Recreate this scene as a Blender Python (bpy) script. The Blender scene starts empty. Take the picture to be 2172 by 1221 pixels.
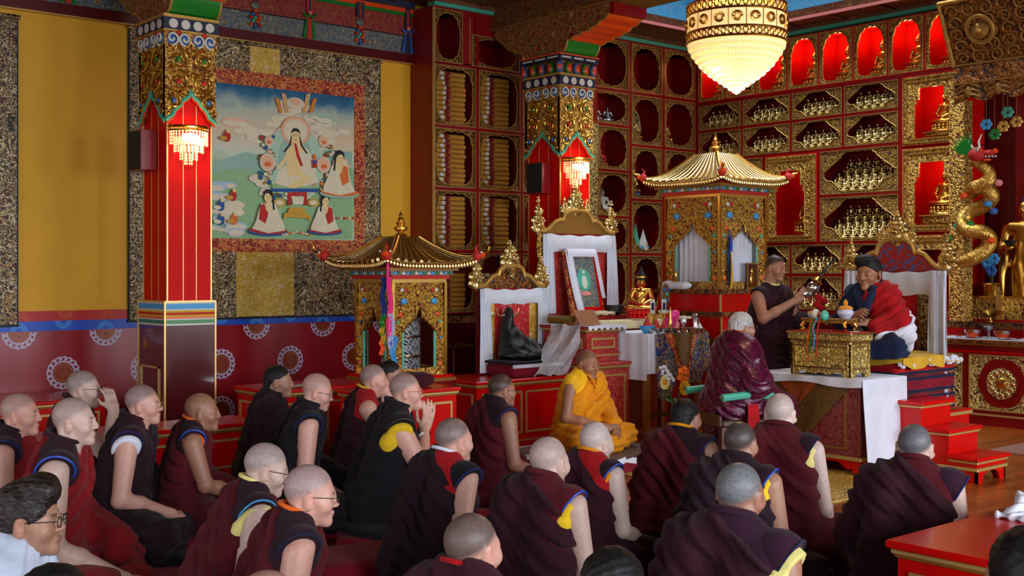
import bpy, bmesh, math, random
import numpy as np
from mathutils import Vector, Matrix, Euler
random.seed(7); RNG = np.random.RandomState(11)
SC = bpy.context.scene; COL = SC.collection
PI = math.pi
def R(a): return math.radians(a)

# ---------------------------------------------------------------- camera model (level camera, yawed against the hall's axes)
CAMH, FPX, CX, CY = 1.55, 2474.0, 1086.0, 574.0
FWD = (.6468, .7627); RGT = (.7627, -.6468)          # hall X runs along the left wall, hall Y runs to the left wall
def at(px, d, py=None):
    c = (px - CX) / FPX
    p = (d * (FWD[0] + c * RGT[0]), d * (FWD[1] + c * RGT[1]))
    return p if py is None else (p[0], p[1], CAMH + (CY - py) / FPX * d)
def dY(px, Y): return Y / (FWD[1] + (px - CX) / FPX * RGT[1])
def dX(px, X): return X / (FWD[0] + (px - CX) / FPX * RGT[0])
def onY(px, py, Y):
    d = dY(px, Y); return at(px, d, py)
def onX(px, py, X):
    d = dX(px, X); return at(px, d, py)
def zat(py, d): return CAMH + (CY - py) / FPX * d

YL, YB, XR, CEIL = 10.4, 9.985, 11.61, 4.45          # left wall, book case front, right shelf front, ceiling

# ---------------------------------------------------------------- materials
def lin(v):
    v /= 255.0
    return v / 12.92 if v <= .04045 else ((v + .055) / 1.055) ** 2.4
def C(r, g=None, b=None):
    if isinstance(r, (tuple, list)): r, g, b = r[:3]
    return (lin(r), lin(g), lin(b), 1.0)
MATS = {}
class NT:
    def __init__(s, name):
        s.m = bpy.data.materials.new(name); s.m.use_nodes = True
        s.t = s.m.node_tree; s.b = s.t.nodes['Principled BSDF']; MATS[name] = s.m
    def n(s, typ, **kw):
        nd = s.t.nodes.new(typ)
        for k, v in kw.items():
            if k.startswith('i_'):
                key = k[2:]; key = int(key) if key.isdigit() else key.replace('_', ' ')
                nd.inputs[key].default_value = v
            else: setattr(nd, k, v)
        return nd
    def l(s, a, b): s.t.links.new(a, b)
    def co(s, scale=(1, 1, 1), rot=(0, 0, 0), loc=(0, 0, 0)):
        tc = s.n('ShaderNodeTexCoord'); mp = s.n('ShaderNodeMapping')
        mp.inputs['Scale'].default_value = scale; mp.inputs['Rotation'].default_value = rot; mp.inputs['Location'].default_value = loc
        s.l(tc.outputs['Object'], mp.inputs['Vector']); return mp.outputs[0]
    def ramp(s, fac, stops, interp='LINEAR'):
        r = s.n('ShaderNodeValToRGB'); r.color_ramp.interpolation = interp
        e = r.color_ramp.elements
        while len(e) < len(stops): e.new(.5)
        for i, (p, c) in enumerate(stops): e[i].position = p; e[i].color = c
        s.l(fac, r.inputs[0]); return r.outputs[0]
    def math(s, op, a, b=0.0):
        m = s.n('ShaderNodeMath', operation=op)
        for i, v in enumerate((a, b)):
            if isinstance(v, (int, float)): m.inputs[i].default_value = v
            else: s.l(v, m.inputs[i])
        return m.outputs[0]
    def noise(s, vec, scale, detail=3, rough=.5, dist=0.0):
        nd = s.n('ShaderNodeTexNoise'); s.l(vec, nd.inputs['Vector'])
        nd.inputs['Scale'].default_value = scale; nd.inputs['Detail'].default_value = detail
        nd.inputs['Roughness'].default_value = rough; nd.inputs['Distortion'].default_value = dist
        return nd.outputs[0]
    def vor(s, vec, scale, feature='F1', out=0, rand=1.0):
        nd = s.n('ShaderNodeTexVoronoi', feature=feature); s.l(vec, nd.inputs['Vector'])
        nd.inputs['Scale'].default_value = scale
        if 'Randomness' in nd.inputs: nd.inputs['Randomness'].default_value = rand
        return nd.outputs[out]
    def bump(s, h, strength=.3, dist=.01):
        b = s.n('ShaderNodeBump'); b.inputs['Strength'].default_value = strength; b.inputs['Distance'].default_value = dist
        s.l(h, b.inputs['Height']); s.l(b.outputs[0], s.b.inputs['Normal'])
    def base(s, c=None, rough=.5, metal=0.0, spec=.5, sheen=0.0, coat=0.0):
        if c is not None: s.b.inputs['Base Color'].default_value = c
        s.b.inputs['Roughness'].default_value = rough; s.b.inputs['Metallic'].default_value = metal
        s.b.inputs['Specular IOR Level'].default_value = spec
        s.b.inputs['Sheen Weight'].default_value = sheen; s.b.inputs['Coat Weight'].default_value = coat
        return s
    def col(s, sock): s.l(sock, s.b.inputs['Base Color'])
def mix(t, fac, a, b):
    m = t.n('ShaderNodeMix', data_type='RGBA')
    for i, v in ((0, fac), (6, a), (7, b)):
        if isinstance(v, (tuple, float, int)): m.inputs[i].default_value = v
        else: t.l(v, m.inputs[i])
    return m.outputs[2]

def plain(name, rgb, rough=.5, metal=0.0, var=.0, vs=30, bump=0.0, bs=200, sheen=0.0, coat=0.0, spec=.5):
    t = NT(name); t.base(C(rgb), rough, metal, spec, sheen, coat)
    if var or bump: v = t.co()
    if var:
        n = t.noise(v, vs, 4)
        c0 = tuple(x * (1 - var) for x in C(rgb)[:3]) + (1,); c1 = tuple(min(1, x * (1 + var)) for x in C(rgb)[:3]) + (1,)
        t.col(t.ramp(n, [(.3, c0), (.7, c1)]))
    if bump: t.bump(t.noise(v, bs, 3), bump, .004)
    return t.m
def cloth(name, rgb, rough=.85, weave=420, var=.25, sheen=.06):
    t = NT(name); t.base(C(rgb), rough, 0, .2, sheen); v = t.co()
    n = t.noise(v, 7, 4); c = C(rgb)[:3]
    t.col(t.ramp(n, [(.3, tuple(x * (1 - var) for x in c) + (1,)), (.72, tuple(x * (1 + var) for x in c) + (1,))]))
    h = t.math('ADD', t.noise(v, weave, 2), t.math('MULTIPLY', t.noise(v, 26, 3, .6, .6), 2.2))
    t.bump(h, .32, .008); return t.m
def relief(name, gold, ground, scale=34, thr=.34, rough=.3, metal=.85, strength=.9, dist=.018, warp=1.2):
    """chased and pierced gilt ornament: rounded gilt scrolls over a coloured ground, with crevice shade painted in"""
    t = NT(name); t.base(None, rough, metal); v = t.co()
    nz = t.n('ShaderNodeTexNoise'); t.l(v, nz.inputs['Vector']); nz.inputs['Scale'].default_value = scale * .35; nz.inputs['Detail'].default_value = 2
    ma = t.n('ShaderNodeVectorMath', operation='SCALE'); t.l(nz.outputs['Color'], ma.inputs[0]); ma.inputs['Scale'].default_value = warp / scale * 2
    ad = t.n('ShaderNodeVectorMath', operation='ADD'); t.l(v, ad.inputs[0]); t.l(ma.outputs[0], ad.inputs[1])
    f = t.vor(ad.outputs[0], scale, 'SMOOTH_F1'); f2 = t.vor(ad.outputs[0], scale * 2.1, 'F1')
    h = t.math('SUBTRACT', 1.0, t.math('ADD', f, t.math('MULTIPLY', f2, .45)))
    k = t.ramp(h, [(max(0, thr - .12), (0, 0, 0, 1)), (thr, (1, 1, 1, 1))])
    t.col(mix(t, k, C(ground), C(gold))); t.l(t.math('MULTIPLY', k, metal), t.b.inputs['Metallic'])  # ground colour fills the piercings and also paints shade into the gilt's crevices
    t.bump(h, strength, dist); return t.m
def brocade(name, cols, scale=16, rough=.55, bs=.3):
    t = NT(name); t.base(None, rough, .15); v = t.co()
    n = t.noise(v, scale * 1.4, 2, .5, 1.8); n2 = t.noise(v, scale * 3.4, 2, .5, 2.0)
    m = t.math('ADD', t.math('MULTIPLY', n, .6), t.math('MULTIPLY', n2, .4))
    st = [(.36 + .28 * i / (len(cols) - 1), C(c)) for i, c in enumerate(cols)]
    t.col(t.ramp(m, st, 'CONSTANT')); t.bump(m, bs, .01); return t.m
def stripes_scroll(name, ground, cols, scale=22):
    """painted scroll work of a frieze"""
    t = NT(name); t.base(None, .5); v = t.co()
    n = t.noise(v, scale, 4, .55, 3.0); w = t.vor(v, scale * .55, 'F1')
    a = t.ramp(n, [(0, C(ground)), (.44, C(cols[0])), (.50, C(ground)), (.56, C(cols[1])), (.6, C(cols[2 % len(cols)])), (.66, C(ground))], 'CONSTANT')
    b = t.ramp(w, [(0, C(cols[-1])), (.10, C(cols[0])), (.16, C(ground))], 'CONSTANT')
    k = t.ramp(w, [(0, (1, 1, 1, 1)), (.16, (0, 0, 0, 1))], 'CONSTANT')
    t.col(mix(t, k, a, b)); return t.m
def emis(name, rgb, st, base=(255, 240, 210)):
    t = NT(name); t.base(C(base), .3); t.b.inputs['Emission Color'].default_value = C(rgb); t.b.inputs['Emission Strength'].default_value = st
    return t.m

GOLD = (214, 166, 74)
plain('gold', GOLD, .28, 1.0, .12, 20, .15, 90)
plain('gold_pale', (226, 200, 132), .26, 1.0, .1, 20, .1, 90)
plain('gold_paint', (196, 152, 72), .4, .55, .1, 20)
plain('gold_line', (214, 178, 104), .35, .5)
plain('gold_matte', (150, 104, 40), .5, .35, .12, 40)
plain('brass', (200, 160, 70), .2, 1.0)
plain('silver', (205, 205, 205), .22, 1.0)
plain('lacquer', (206, 10, 6), .26, 0, .08, 6, .04, 60, coat=.15, spec=.3)
plain('lacquer_deep', (132, 6, 8), .34, 0, .1, 6, .04, 60)
plain('maroon_lacquer', (84, 4, 8), .3, 0, .1, 6)
plain('maroon_gloss', (78, 10, 16), .16, 0, .08, 4, coat=.5)
plain('pillar_red', (206, 10, 4), .5, 0, .08, 5, .05, 40, spec=.12)
plain('dark', (12, 8, 8), .6)
plain('black', (8, 7, 9), .5)
plain('speaker_black', (13, 12, 13), .75, 0, 0, 30, .5, 500)
plain('yellow_wall', (228, 166, 24), .62, 0, .04, 3, .1, 240)
plain('band_red', (190, 24, 22), .5)
plain('band_blue', (20, 76, 190), .45)
plain('orange_print', (206, 84, 24), .5)
plain('blue_print', (70, 160, 232), .45)
plain('dado_red', (150, 12, 24), .3, 0, .05, 3, .05, 200)
plain('medal_white', (196, 190, 214), .5)
plain('medal_gold', (150, 92, 36), .45, .3)
plain('white_paint', (206, 202, 188), .5)
plain('green_paint', (14, 116, 34), .3, coat=.3)
plain('orange_paint', (226, 72, 14), .3, coat=.3)
plain('blue_paint', (40, 92, 160), .4)
plain('teal_paint', (70, 168, 140), .45)
plain('sky_paint', (60, 150, 205), .45)
plain('pink_paint', (224, 130, 120), .45)
plain('navy', (18, 26, 56), .55)
plain('khaki_gold', (128, 104, 30), .45, .2)
plain('wood_brown', (140, 82, 30), .45, 0, .2, 12)
plain('wood_dark', (70, 34, 14), .5, 0, .2, 12)
cloth('white_cloth', (222, 222, 232), .8, 300, .06)
cloth('white_silk', (214, 216, 226), .5, 300, .06, .2)
cloth('cream_cloth', (222, 206, 160), .8, 300, .08)
cloth('yellow_silk', (214, 166, 40), .55, 300, .15)
cloth('saffron', (226, 142, 4), .7, 400, .12)
cloth('saffron_light', (236, 176, 20), .5, 260, .18)
cloth('maroon_a', (60, 12, 25))
cloth('maroon_b', (46, 8, 21))
cloth('maroon_c', (82, 12, 23))
cloth('maroon_red', (128, 16, 22))
cloth('aubergine', (34, 15, 25))
cloth('black_cloth', (22, 15, 21))
cloth('purple_cloth', (50, 18, 36))
cloth('vest_dark', (40, 13, 25))
cloth('crimson_cloth', (168, 14, 20))
cloth('mat_red', (128, 16, 36))
cloth('mat_pink', (150, 44, 62))
cloth('navy_cloth', (22, 32, 62))
cloth('blue_cloth', (28, 40, 96))
cloth('shirt_white', (206, 214, 232))
cloth('orange_cloth', (232, 96, 18))
cloth('pale_yellow', (232, 216, 130))
cloth('yellow_cloth', (232, 186, 30))
cloth('hot_pink', (232, 52, 130), .5)
cloth('pages', (200, 184, 150))
cloth('volume_gold', (186, 128, 38), .5, 200, .2)
cloth('volume_red', (120, 12, 18), .6)
plain('label_white', (196, 196, 190), .6)
brocade('brocade_dark', [(14, 10, 12), (150, 120, 56), (12, 10, 10), (206, 180, 130), (18, 14, 14), (96, 40, 26), (190, 156, 84), (14, 12, 12)], 4.6)
brocade('brocade_red', [(130, 22, 14), (180, 40, 20), (206, 140, 60), (150, 26, 16), (90, 20, 14), (214, 110, 60)], 6)
brocade('brocade_yellow', [(206, 160, 44), (190, 140, 30), (216, 184, 90), (196, 146, 34), (232, 214, 170), (150, 100, 30)], 6)
brocade('brocade_blue', [(16, 30, 90), (20, 46, 120), (170, 132, 50), (14, 26, 74), (30, 66, 70), (180, 140, 70)], 7)
brocade('brocade_orange', [(150, 60, 16), (170, 84, 24), (120, 24, 14), (190, 120, 40)], 26)
brocade('brocade_plum', [(84, 10, 46), (62, 8, 36), (104, 18, 60), (74, 8, 40)], 9, .3, .5)
brocade('brocade_gold_dark', [(96, 64, 20), (130, 92, 34), (60, 30, 14), (140, 100, 40), (80, 50, 20)], 24)
relief('relief_gold', (222, 176, 84), (96, 36, 12), 44, .28)
relief('relief_pale', (220, 196, 120), (72, 40, 14), 50, .32)
relief('relief_fret', (196, 152, 66), (64, 8, 8), 74, .36)
relief('relief_dim', (142, 84, 28), (50, 18, 8), 26, .36, .4, .6)
relief('relief_carved', (150, 92, 34), (62, 26, 10), 16, .3, .4, .55, 1.0, .03)
relief('dragon_scale', (216, 172, 76), (150, 90, 30), 60, .3, .3, .9, .6, .008)
relief('relief_table', (206, 176, 96), (88, 62, 24), 46, .2, .28)
relief('fret_painted', (206, 160, 60), (90, 16, 10), 52, .32, .35, .6)
stripes_scroll('red_flowers', (176, 14, 12), [(196, 92, 80), (176, 50, 42), (150, 24, 20)], 11)
stripes_scroll('red_flowers_deep', (122, 8, 10), [(140, 76, 66), (150, 96, 84), (120, 40, 34)], 13)
relief('throne_paint', (60, 80, 140), (150, 20, 14), 24, .48, .45, .0, .2)
relief('silk_dragon', (196, 120, 110), (186, 18, 22), 22, .62, .6, .0, .15)
stripes_scroll('frieze_blue', (26, 70, 98), [(170, 150, 84), (60, 120, 150), (120, 36, 22)], 16)
stripes_scroll('frieze_red', (128, 10, 10), [(150, 80, 40), (160, 30, 18), (100, 8, 8)], 10)
stripes_scroll('frieze_dark', (84, 12, 8), [(140, 96, 40), (30, 104, 60), (130, 30, 18)], 12)
stripes_scroll('bracket_paint', (104, 8, 8), [(176, 120, 60), (30, 116, 56), (186, 120, 90)], 9)
stripes_scroll('ceiling_paint', (92, 20, 8), [(130, 84, 30), (40, 70, 40), (110, 16, 10)], 8)
stripes_scroll('rug_yellow', (230, 184, 70), [(90, 70, 50), (226, 196, 120), (170, 110, 40)], 12)
stripes_scroll('rug_pale', (150, 106, 90), [(170, 130, 116), (140, 90, 76)], 9)
stripes_scroll('rug_dark', (50, 36, 34), [(110, 90, 70), (90, 30, 30), (40, 60, 50)], 14)
stripes_scroll('sky_scroll', (70, 168, 214), [(120, 160, 190), (86, 176, 220), (60, 130, 180)], 6)

# wooden floor: long narrow boards
t = NT('floor_boards'); t.base(None, .28, 0, .45, 0, .1)
v = t.co((1, 1, 1))
br = t.n('ShaderNodeTexBrick', offset=.37); t.l(v, br.inputs['Vector'])
for k, x in (('Color1', C(186, 96, 30)), ('Color2', C(150, 72, 18)), ('Mortar', C(48, 20, 6)), ('Scale', 1.0), ('Mortar Size', .0025), ('Brick Width', 1.6), ('Row Height', .085)): br.inputs[k].default_value = x
g = t.noise(t.co((2.2, 30, 1)), 3.0, 5, .6, .5)
mx = t.n('ShaderNodeMix', data_type='RGBA', blend_type='MULTIPLY'); mx.inputs[0].default_value = .55
t.l(br.outputs[0], mx.inputs[6]); t.l(t.ramp(g, [(.25, C(150, 120, 100)), (.75, C(255, 245, 235))]), mx.inputs[7]); t.col(mx.outputs[2])
t.bump(br.outputs['Fac'], -.25, .003)
# human skin: colour painted per vertex (lips, brows, shaved scalp)
t = NT('skin'); t.base(None, .46, 0, .4); ca = t.n('ShaderNodeVertexColor', layer_name='Col')
v = t.co(); n = t.noise(v, 60, 3); mx = t.n('ShaderNodeMix', data_type='RGBA', blend_type='MULTIPLY'); mx.inputs[0].default_value = .5
t.l(ca.outputs[0], mx.inputs[6]); t.l(t.ramp(n, [(.3, C(226, 214, 210)), (.7, C(255, 255, 255))]), mx.inputs[7]); t.col(mx.outputs[2])
t.bump(t.noise(v, 320, 2), .12, .002); t.b.inputs['Subsurface Weight'].default_value = .06; t.b.inputs['Subsurface Radius'].default_value = (.02, .008, .004)
t = NT('hair_dark'); t.base(None, .55, 0, .3); v = t.co((1, 1, 1)); n = t.noise(v, 90, 4, .6, 1.0)
t.col(t.ramp(n, [(.3, C(8, 7, 8)), (.7, C(26, 22, 22))])); t.bump(n, .35, .008)
t = NT('hair_brown'); t.base(None, .36, 0, .4); v = t.co((1, .22, .7)); n = t.noise(v, 80, 4, .6, 1.0)
t.col(t.ramp(n, [(.3, C(14, 10, 9)), (.7, C(48, 36, 30))])); t.bump(n, .7, .012)
t = NT('hair_grey'); t.base(None, .5); v = t.co((1, 1, .5)); n = t.noise(v, 80, 4, .6, 1.0)
t.col(t.ramp(n, [(.3, C(120, 116, 116)), (.7, C(206, 204, 204))])); t.bump(n, .6, .012)
# clear plastic dust cover
t = NT('clear_plastic'); t.base(C(240, 240, 246), .12); t.b.inputs['Alpha'].default_value = .3; t.b.inputs['Transmission Weight'].default_value = .0; v = t.co(); t.bump(t.noise(v, 14, 4, .6, 1.2), .9, .03)
t = NT('glass'); t.base(C(235, 240, 240), .05); t.b.inputs['Alpha'].default_value = .16
emis('lamp_glow', (255, 214, 150), 9.0)
emis('crystal_glow', (255, 206, 128), .62, (255, 236, 196))
emis('crystal_core', (255, 170, 80), .22, (255, 220, 160))
emis('crystal_band', (255, 200, 120), .75, (255, 226, 170))
emis('window_sky', (196, 216, 255), 3.0)
t = NT('prayer_wheel'); t.base(C(200, 200, 204), .3, .55)
v = t.co((1, 1, 1)); w = t.n('ShaderNodeTexWave', wave_type='BANDS', bands_direction='DIAGONAL'); t.l(v, w.inputs['Vector']); w.inputs['Scale'].default_value = 18; w.inputs['Distortion'].default_value = 2.5; w.inputs['Detail'].default_value = 1
ck = t.n('ShaderNodeTexChecker'); t.l(v, ck.inputs['Vector']); ck.inputs['Scale'].default_value = 24
h = t.math('ADD', w.outputs[1], t.math('MULTIPLY', ck.outputs[1], .7)); t.bump(h, 1.0, .02)
t.col(t.ramp(h, [(.2, C(46, 46, 50)), (.6, C(226, 226, 230))]))
# painting ground of the big scroll: deep blue sky over pale cloud and green meadow
t = NT('scroll_sky'); t.base(None, .7); tc = t.n('ShaderNodeTexCoord'); sx = t.n('ShaderNodeSeparateXYZ'); t.l(tc.outputs['Object'], sx.inputs[0])
v = t.co(); nz = t.noise(v, 3.2, 4, .6, .8)
zz = t.math('ADD', sx.outputs[2], t.math('MULTIPLY', t.math('SUBTRACT', nz, .5), .35))
mr = t.n('ShaderNodeMapRange'); t.l(zz, mr.inputs[0]); mr.inputs[1].default_value = .77; mr.inputs[2].default_value = 2.27
t.col(t.ramp(mr.outputs[0], [(0, C(190, 214, 184)), (.2, C(160, 192, 136)), (.45, C(150, 186, 140)), (.56, C(206, 212, 190)), (.68, C(226, 196, 156)), (.84, C(180, 190, 170)), (.95, C(40, 108, 140)), (1, C(16, 78, 116))]))
for nm, c in (('cliff_green', (146, 184, 132)), ('hill_teal', (150, 186, 166)), ('cloud_pale', (224, 206, 176)), ('cloud_blue', (170, 192, 210)), ('figure_flesh', (236, 206, 140)), ('robe_ivory', (226, 214, 180)),
              ('paint_red', (186, 34, 22)), ('paint_black', (24, 20, 26)), ('halo_green', (176, 206, 176)), ('halo_rose', (232, 180, 140)), ('paint_blue', (32, 82, 150)), ('paint_gold', (206, 156, 44)), ('paint_orange', (222, 110, 40)), ('leaf_green', (60, 110, 56))):
    plain(nm, c, .7, 0, .06, 30)

# ---------------------------------------------------------------- mesh builder
class MB:
    def __init__(s): s.v = []; s.f = []; s.m = []; s.mats = []; s.sm = []; s.cur = 0; s.smooth = False
    def mat(s, name):
        if name not in s.mats: s.mats.append(name)
        s.cur = s.mats.index(name); return s
    def add(s, vs, fs, smooth=None):
        o = len(s.v); s.v += [tuple(map(float, p)) for p in vs]
        sm = s.smooth if smooth is None else smooth
        for f in fs: s.f.append(tuple(o + i for i in f)); s.m.append(s.cur); s.sm.append(sm)
        return s
    def box(s, x0, x1, y0, y1, z0, z1, mat=None, bev=0.0):
        if mat: s.mat(mat)
        if x0 > x1: x0, x1 = x1, x0
        if y0 > y1: y0, y1 = y1, y0
        if z0 > z1: z0, z1 = z1, z0
        b = min(bev, (x1 - x0) * .45, (y1 - y0) * .45, (z1 - z0) * .45)
        if b <= 0:
            vs = [(x, y, z) for z in (z0, z1) for y in (y0, y1) for x in (x0, x1)]
            return s.add(vs, [(0, 2, 3, 1), (4, 5, 7, 6), (0, 1, 5, 4), (2, 6, 7, 3), (0, 4, 6, 2), (1, 3, 7, 5)])
        def ring(z, i): return [(x0 + i, y0, z), (x1 - i, y0, z), (x1, y0 + i, z), (x1, y1 - i, z), (x1 - i, y1, z), (x0 + i, y1, z), (x0, y1 - i, z), (x0, y0 + i, z)]
        def inset(z, i): return [(x0 + 2 * i, y0 + i, z), (x1 - 2 * i, y0 + i, z), (x1 - i, y0 + 2 * i, z), (x1 - i, y1 - 2 * i, z), (x1 - 2 * i, y1 - i, z), (x0 + 2 * i, y1 - i, z), (x0 + i, y1 - 2 * i, z), (x0 + i, y0 + 2 * i, z)]
        vs = inset(z0, b) + ring(z0 + b, b) + ring(z1 - b, b) + inset(z1, b)
        fs = [tuple(range(7, -1, -1)), tuple(range(24, 32))]
        for k in range(3):
            for i in range(8): j = (i + 1) % 8; fs.append((k * 8 + i, k * 8 + j, k * 8 + 8 + j, k * 8 + 8 + i))
        return s.add(vs, fs)
    def prism(s, poly, a, b, axis='y', mat=None):
        """poly in the plane across AXIS, pushed from a to b"""
        if mat: s.mat(mat)
        n = len(poly)
        def P(u, v, w): return {'y': (u, w, v), 'x': (w, u, v), 'z': (u, v, w)}[axis]
        vs = [P(u, v, a) for u, v in poly] + [P(u, v, b) for u, v in poly]
        fs = [tuple(range(n)), tuple(range(2 * n - 1, n - 1, -1))] + [(i, i + n, (i + 1) % n + n, (i + 1) % n) for i in range(n)]
        return s.add(vs, fs)
    def lathe(s, prof, c=(0, 0, 0), seg=20, mat=None, sx=1.0, sy=1.0, axis='z', smooth=True):
        if mat: s.mat(mat)
        vs, fs = [], []
        for r, z in prof:
            for i in range(seg):
                a = 2 * PI * i / seg; x, y = r * math.cos(a) * sx, r * math.sin(a) * sy
                vs.append((c[0] + x, c[1] + y, c[2] + z) if axis == 'z' else ((c[0] + x, c[1] + z, c[2] + y) if axis == 'y' else (c[0] + z, c[1] + x, c[2] + y)))
        m = len(prof)
        for k in range(m - 1):
            for i in range(seg): j = (i + 1) % seg; fs.append((k * seg + i, k * seg + j, (k + 1) * seg + j, (k + 1) * seg + i))
        fs.append(tuple(range(seg - 1, -1, -1))); fs.append(tuple((m - 1) * seg + i for i in range(seg)))
        return s.add(vs, fs, smooth)
    def ball(s, c, r, mat=None, seg=12, sc=(1, 1, 1)):
        if mat: s.mat(mat)
        n = max(4, seg // 2); prof = [(math.sin(PI * k / n), -math.cos(PI * k / n)) for k in range(n + 1)]
        prof[0] = (.02, -1); prof[-1] = (.02, 1)
        o = len(s.v); s.lathe(prof, (0, 0, 0), seg)
        for i in range(o, len(s.v)): x, y, z = s.v[i]; s.v[i] = (c[0] + x * r * sc[0], c[1] + y * r * sc[1], c[2] + z * r * sc[2])
        return s
    def tube(s, pts, r, seg=8, mat=None, closed=False, flat=1.0):
        if mat: s.mat(mat)
        pts = [Vector(p) for p in pts]; n = len(pts)
        rr = r if isinstance(r, (list, tuple)) else [r] * n
        vs, fs = [], []; up = Vector((0, 0, 1)); prev = None
        for k in range(n):
            a = pts[(k - 1) % n] if (closed or k) else pts[k]; b = pts[(k + 1) % n] if (closed or k < n - 1) else pts[k]
            t = (b - a); t = t.normalized() if t.length > 1e-9 else Vector((0, 0, 1))
            if prev is None: u = t.cross(up) if abs(t.z) < .95 else t.cross(Vector((1, 0, 0)))
            else: u = prev - t * prev.dot(t)
            u.normalize(); prev = u; w = t.cross(u)
            for i in range(seg):
                an = 2 * PI * i / seg; q = pts[k] + u * (math.cos(an) * rr[k]) + w * (math.sin(an) * rr[k] * flat); vs.append(q)
        for k in range(n if closed else n - 1):
            for i in range(seg):
                j = (i + 1) % seg; k2 = (k + 1) % n; fs.append((k * seg + i, k * seg + j, k2 * seg + j, k2 * seg + i))
        if not closed: fs.append(tuple(range(seg - 1, -1, -1))); fs.append(tuple((n - 1) * seg + i for i in range(seg)))
        return s.add(vs, fs, True)
    def grid(s, fn, nu, nv, mat=None, thick=None, smooth=True):
        """sheet fn(u,v) -> point; THICK gives it a back"""
        if mat: s.mat(mat)
        P = [[Vector(fn(i / nu, j / nv)) for j in range(nv + 1)] for i in range(nu + 1)]
        w = nv + 1; vs = [P[i][j] for i in range(nu + 1) for j in range(nv + 1)]
        q = [(i * w + j, (i + 1) * w + j, (i + 1) * w + j + 1, i * w + j + 1) for i in range(nu) for j in range(nv)]
        if thick:
            nb = []
            for i in range(nu + 1):
                for j in range(nv + 1):
                    a = P[min(i + 1, nu)][j] - P[max(i - 1, 0)][j]; b = P[i][min(j + 1, nv)] - P[i][max(j - 1, 0)]
                    nn = a.cross(b); nn = nn.normalized() if nn.length > 1e-12 else Vector((0, 0, 1)); nb.append(P[i][j] - nn * thick)
            o = len(vs); vs = vs + nb; q = q + [tuple(o + k for k in reversed(f)) for f in q[:]]
            rim = [i * w for i in range(nu + 1)] + [nu * w + j for j in range(1, nv + 1)] + [i * w + nv for i in range(nu - 1, -1, -1)] + [j for j in range(nv - 1, 0, -1)]
            for k in range(len(rim)): a, b = rim[k], rim[(k + 1) % len(rim)]; q.append((b, a, a + o, b + o))
        return s.add(vs, q, smooth)
    def xform(s, M, start=0):
        for i in range(start, len(s.v)): s.v[i] = tuple(M @ Vector(s.v[i]))
        return s

def wmat(o):
    M = Matrix.Identity(4)
    while o is not None:
        M = (Matrix.Translation(o.location) @ Euler(o.rotation_euler).to_matrix().to_4x4()) @ M; o = o.parent
    return M
def obj(name, mb, parent=None, local=False, angle=40, origin=None):
    me = bpy.data.meshes.new(name)
    vs = mb.v
    loc = None
    if parent is not None and not local:
        Mi = wmat(parent).inverted(); vs = [tuple(Mi @ Vector(p)) for p in vs]
    elif parent is None and not local:
        a = np.array(vs); loc = origin if origin else ((a[:, 0].min() + a[:, 0].max()) / 2, (a[:, 1].min() + a[:, 1].max()) / 2, a[:, 2].min())
        vs = [(p[0] - loc[0], p[1] - loc[1], p[2] - loc[2]) for p in vs]
    me.from_pydata(vs, [], mb.f)
    for m in mb.mats: me.materials.append(MATS[m])
    me.polygons.foreach_set('material_index', mb.m); me.polygons.foreach_set('use_smooth', mb.sm)
    me.update()
    if any(mb.sm): me.set_sharp_from_angle(angle=R(angle))
    o = bpy.data.objects.new(name, me); COL.objects.link(o)
    if parent is not None: o.parent = parent
    elif loc is not None: o.location = loc
    return o
def tag(o, label, cat, group=None):
    o['label'] = label; o['category'] = cat
    if group: o['group'] = group
    return o
def thing(name, label, cat, loc=(0, 0, 0), rz=0.0, group=None):
    o = bpy.data.objects.new(name, None); COL.objects.link(o); o.empty_display_size = .1
    o.location = loc; o.rotation_euler = (0, 0, rz); return tag(o, label, cat, group)
def struct(name, mb, **kw):
    o = obj(name, mb, origin=(0, 0, 0), **kw); o['kind'] = 'structure'; return o
def dup(o, loc=None, label=None, group=None, rz=None):
    r = o.copy(); COL.objects.link(r)
    if loc is not None: r.location = loc
    if rz is not None: r.rotation_euler = (0, 0, rz)
    if label: r['label'] = label
    if group: r['group'] = group
    for ch in list(o.children):
        c = ch.copy(); COL.objects.link(c); c.parent = r
        for g in list(ch.children): d = g.copy(); COL.objects.link(d); d.parent = c
    return r
def one(name, mb, label, cat, group=None, **kw): return tag(obj(name, mb, **kw), label, cat, group)

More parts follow.
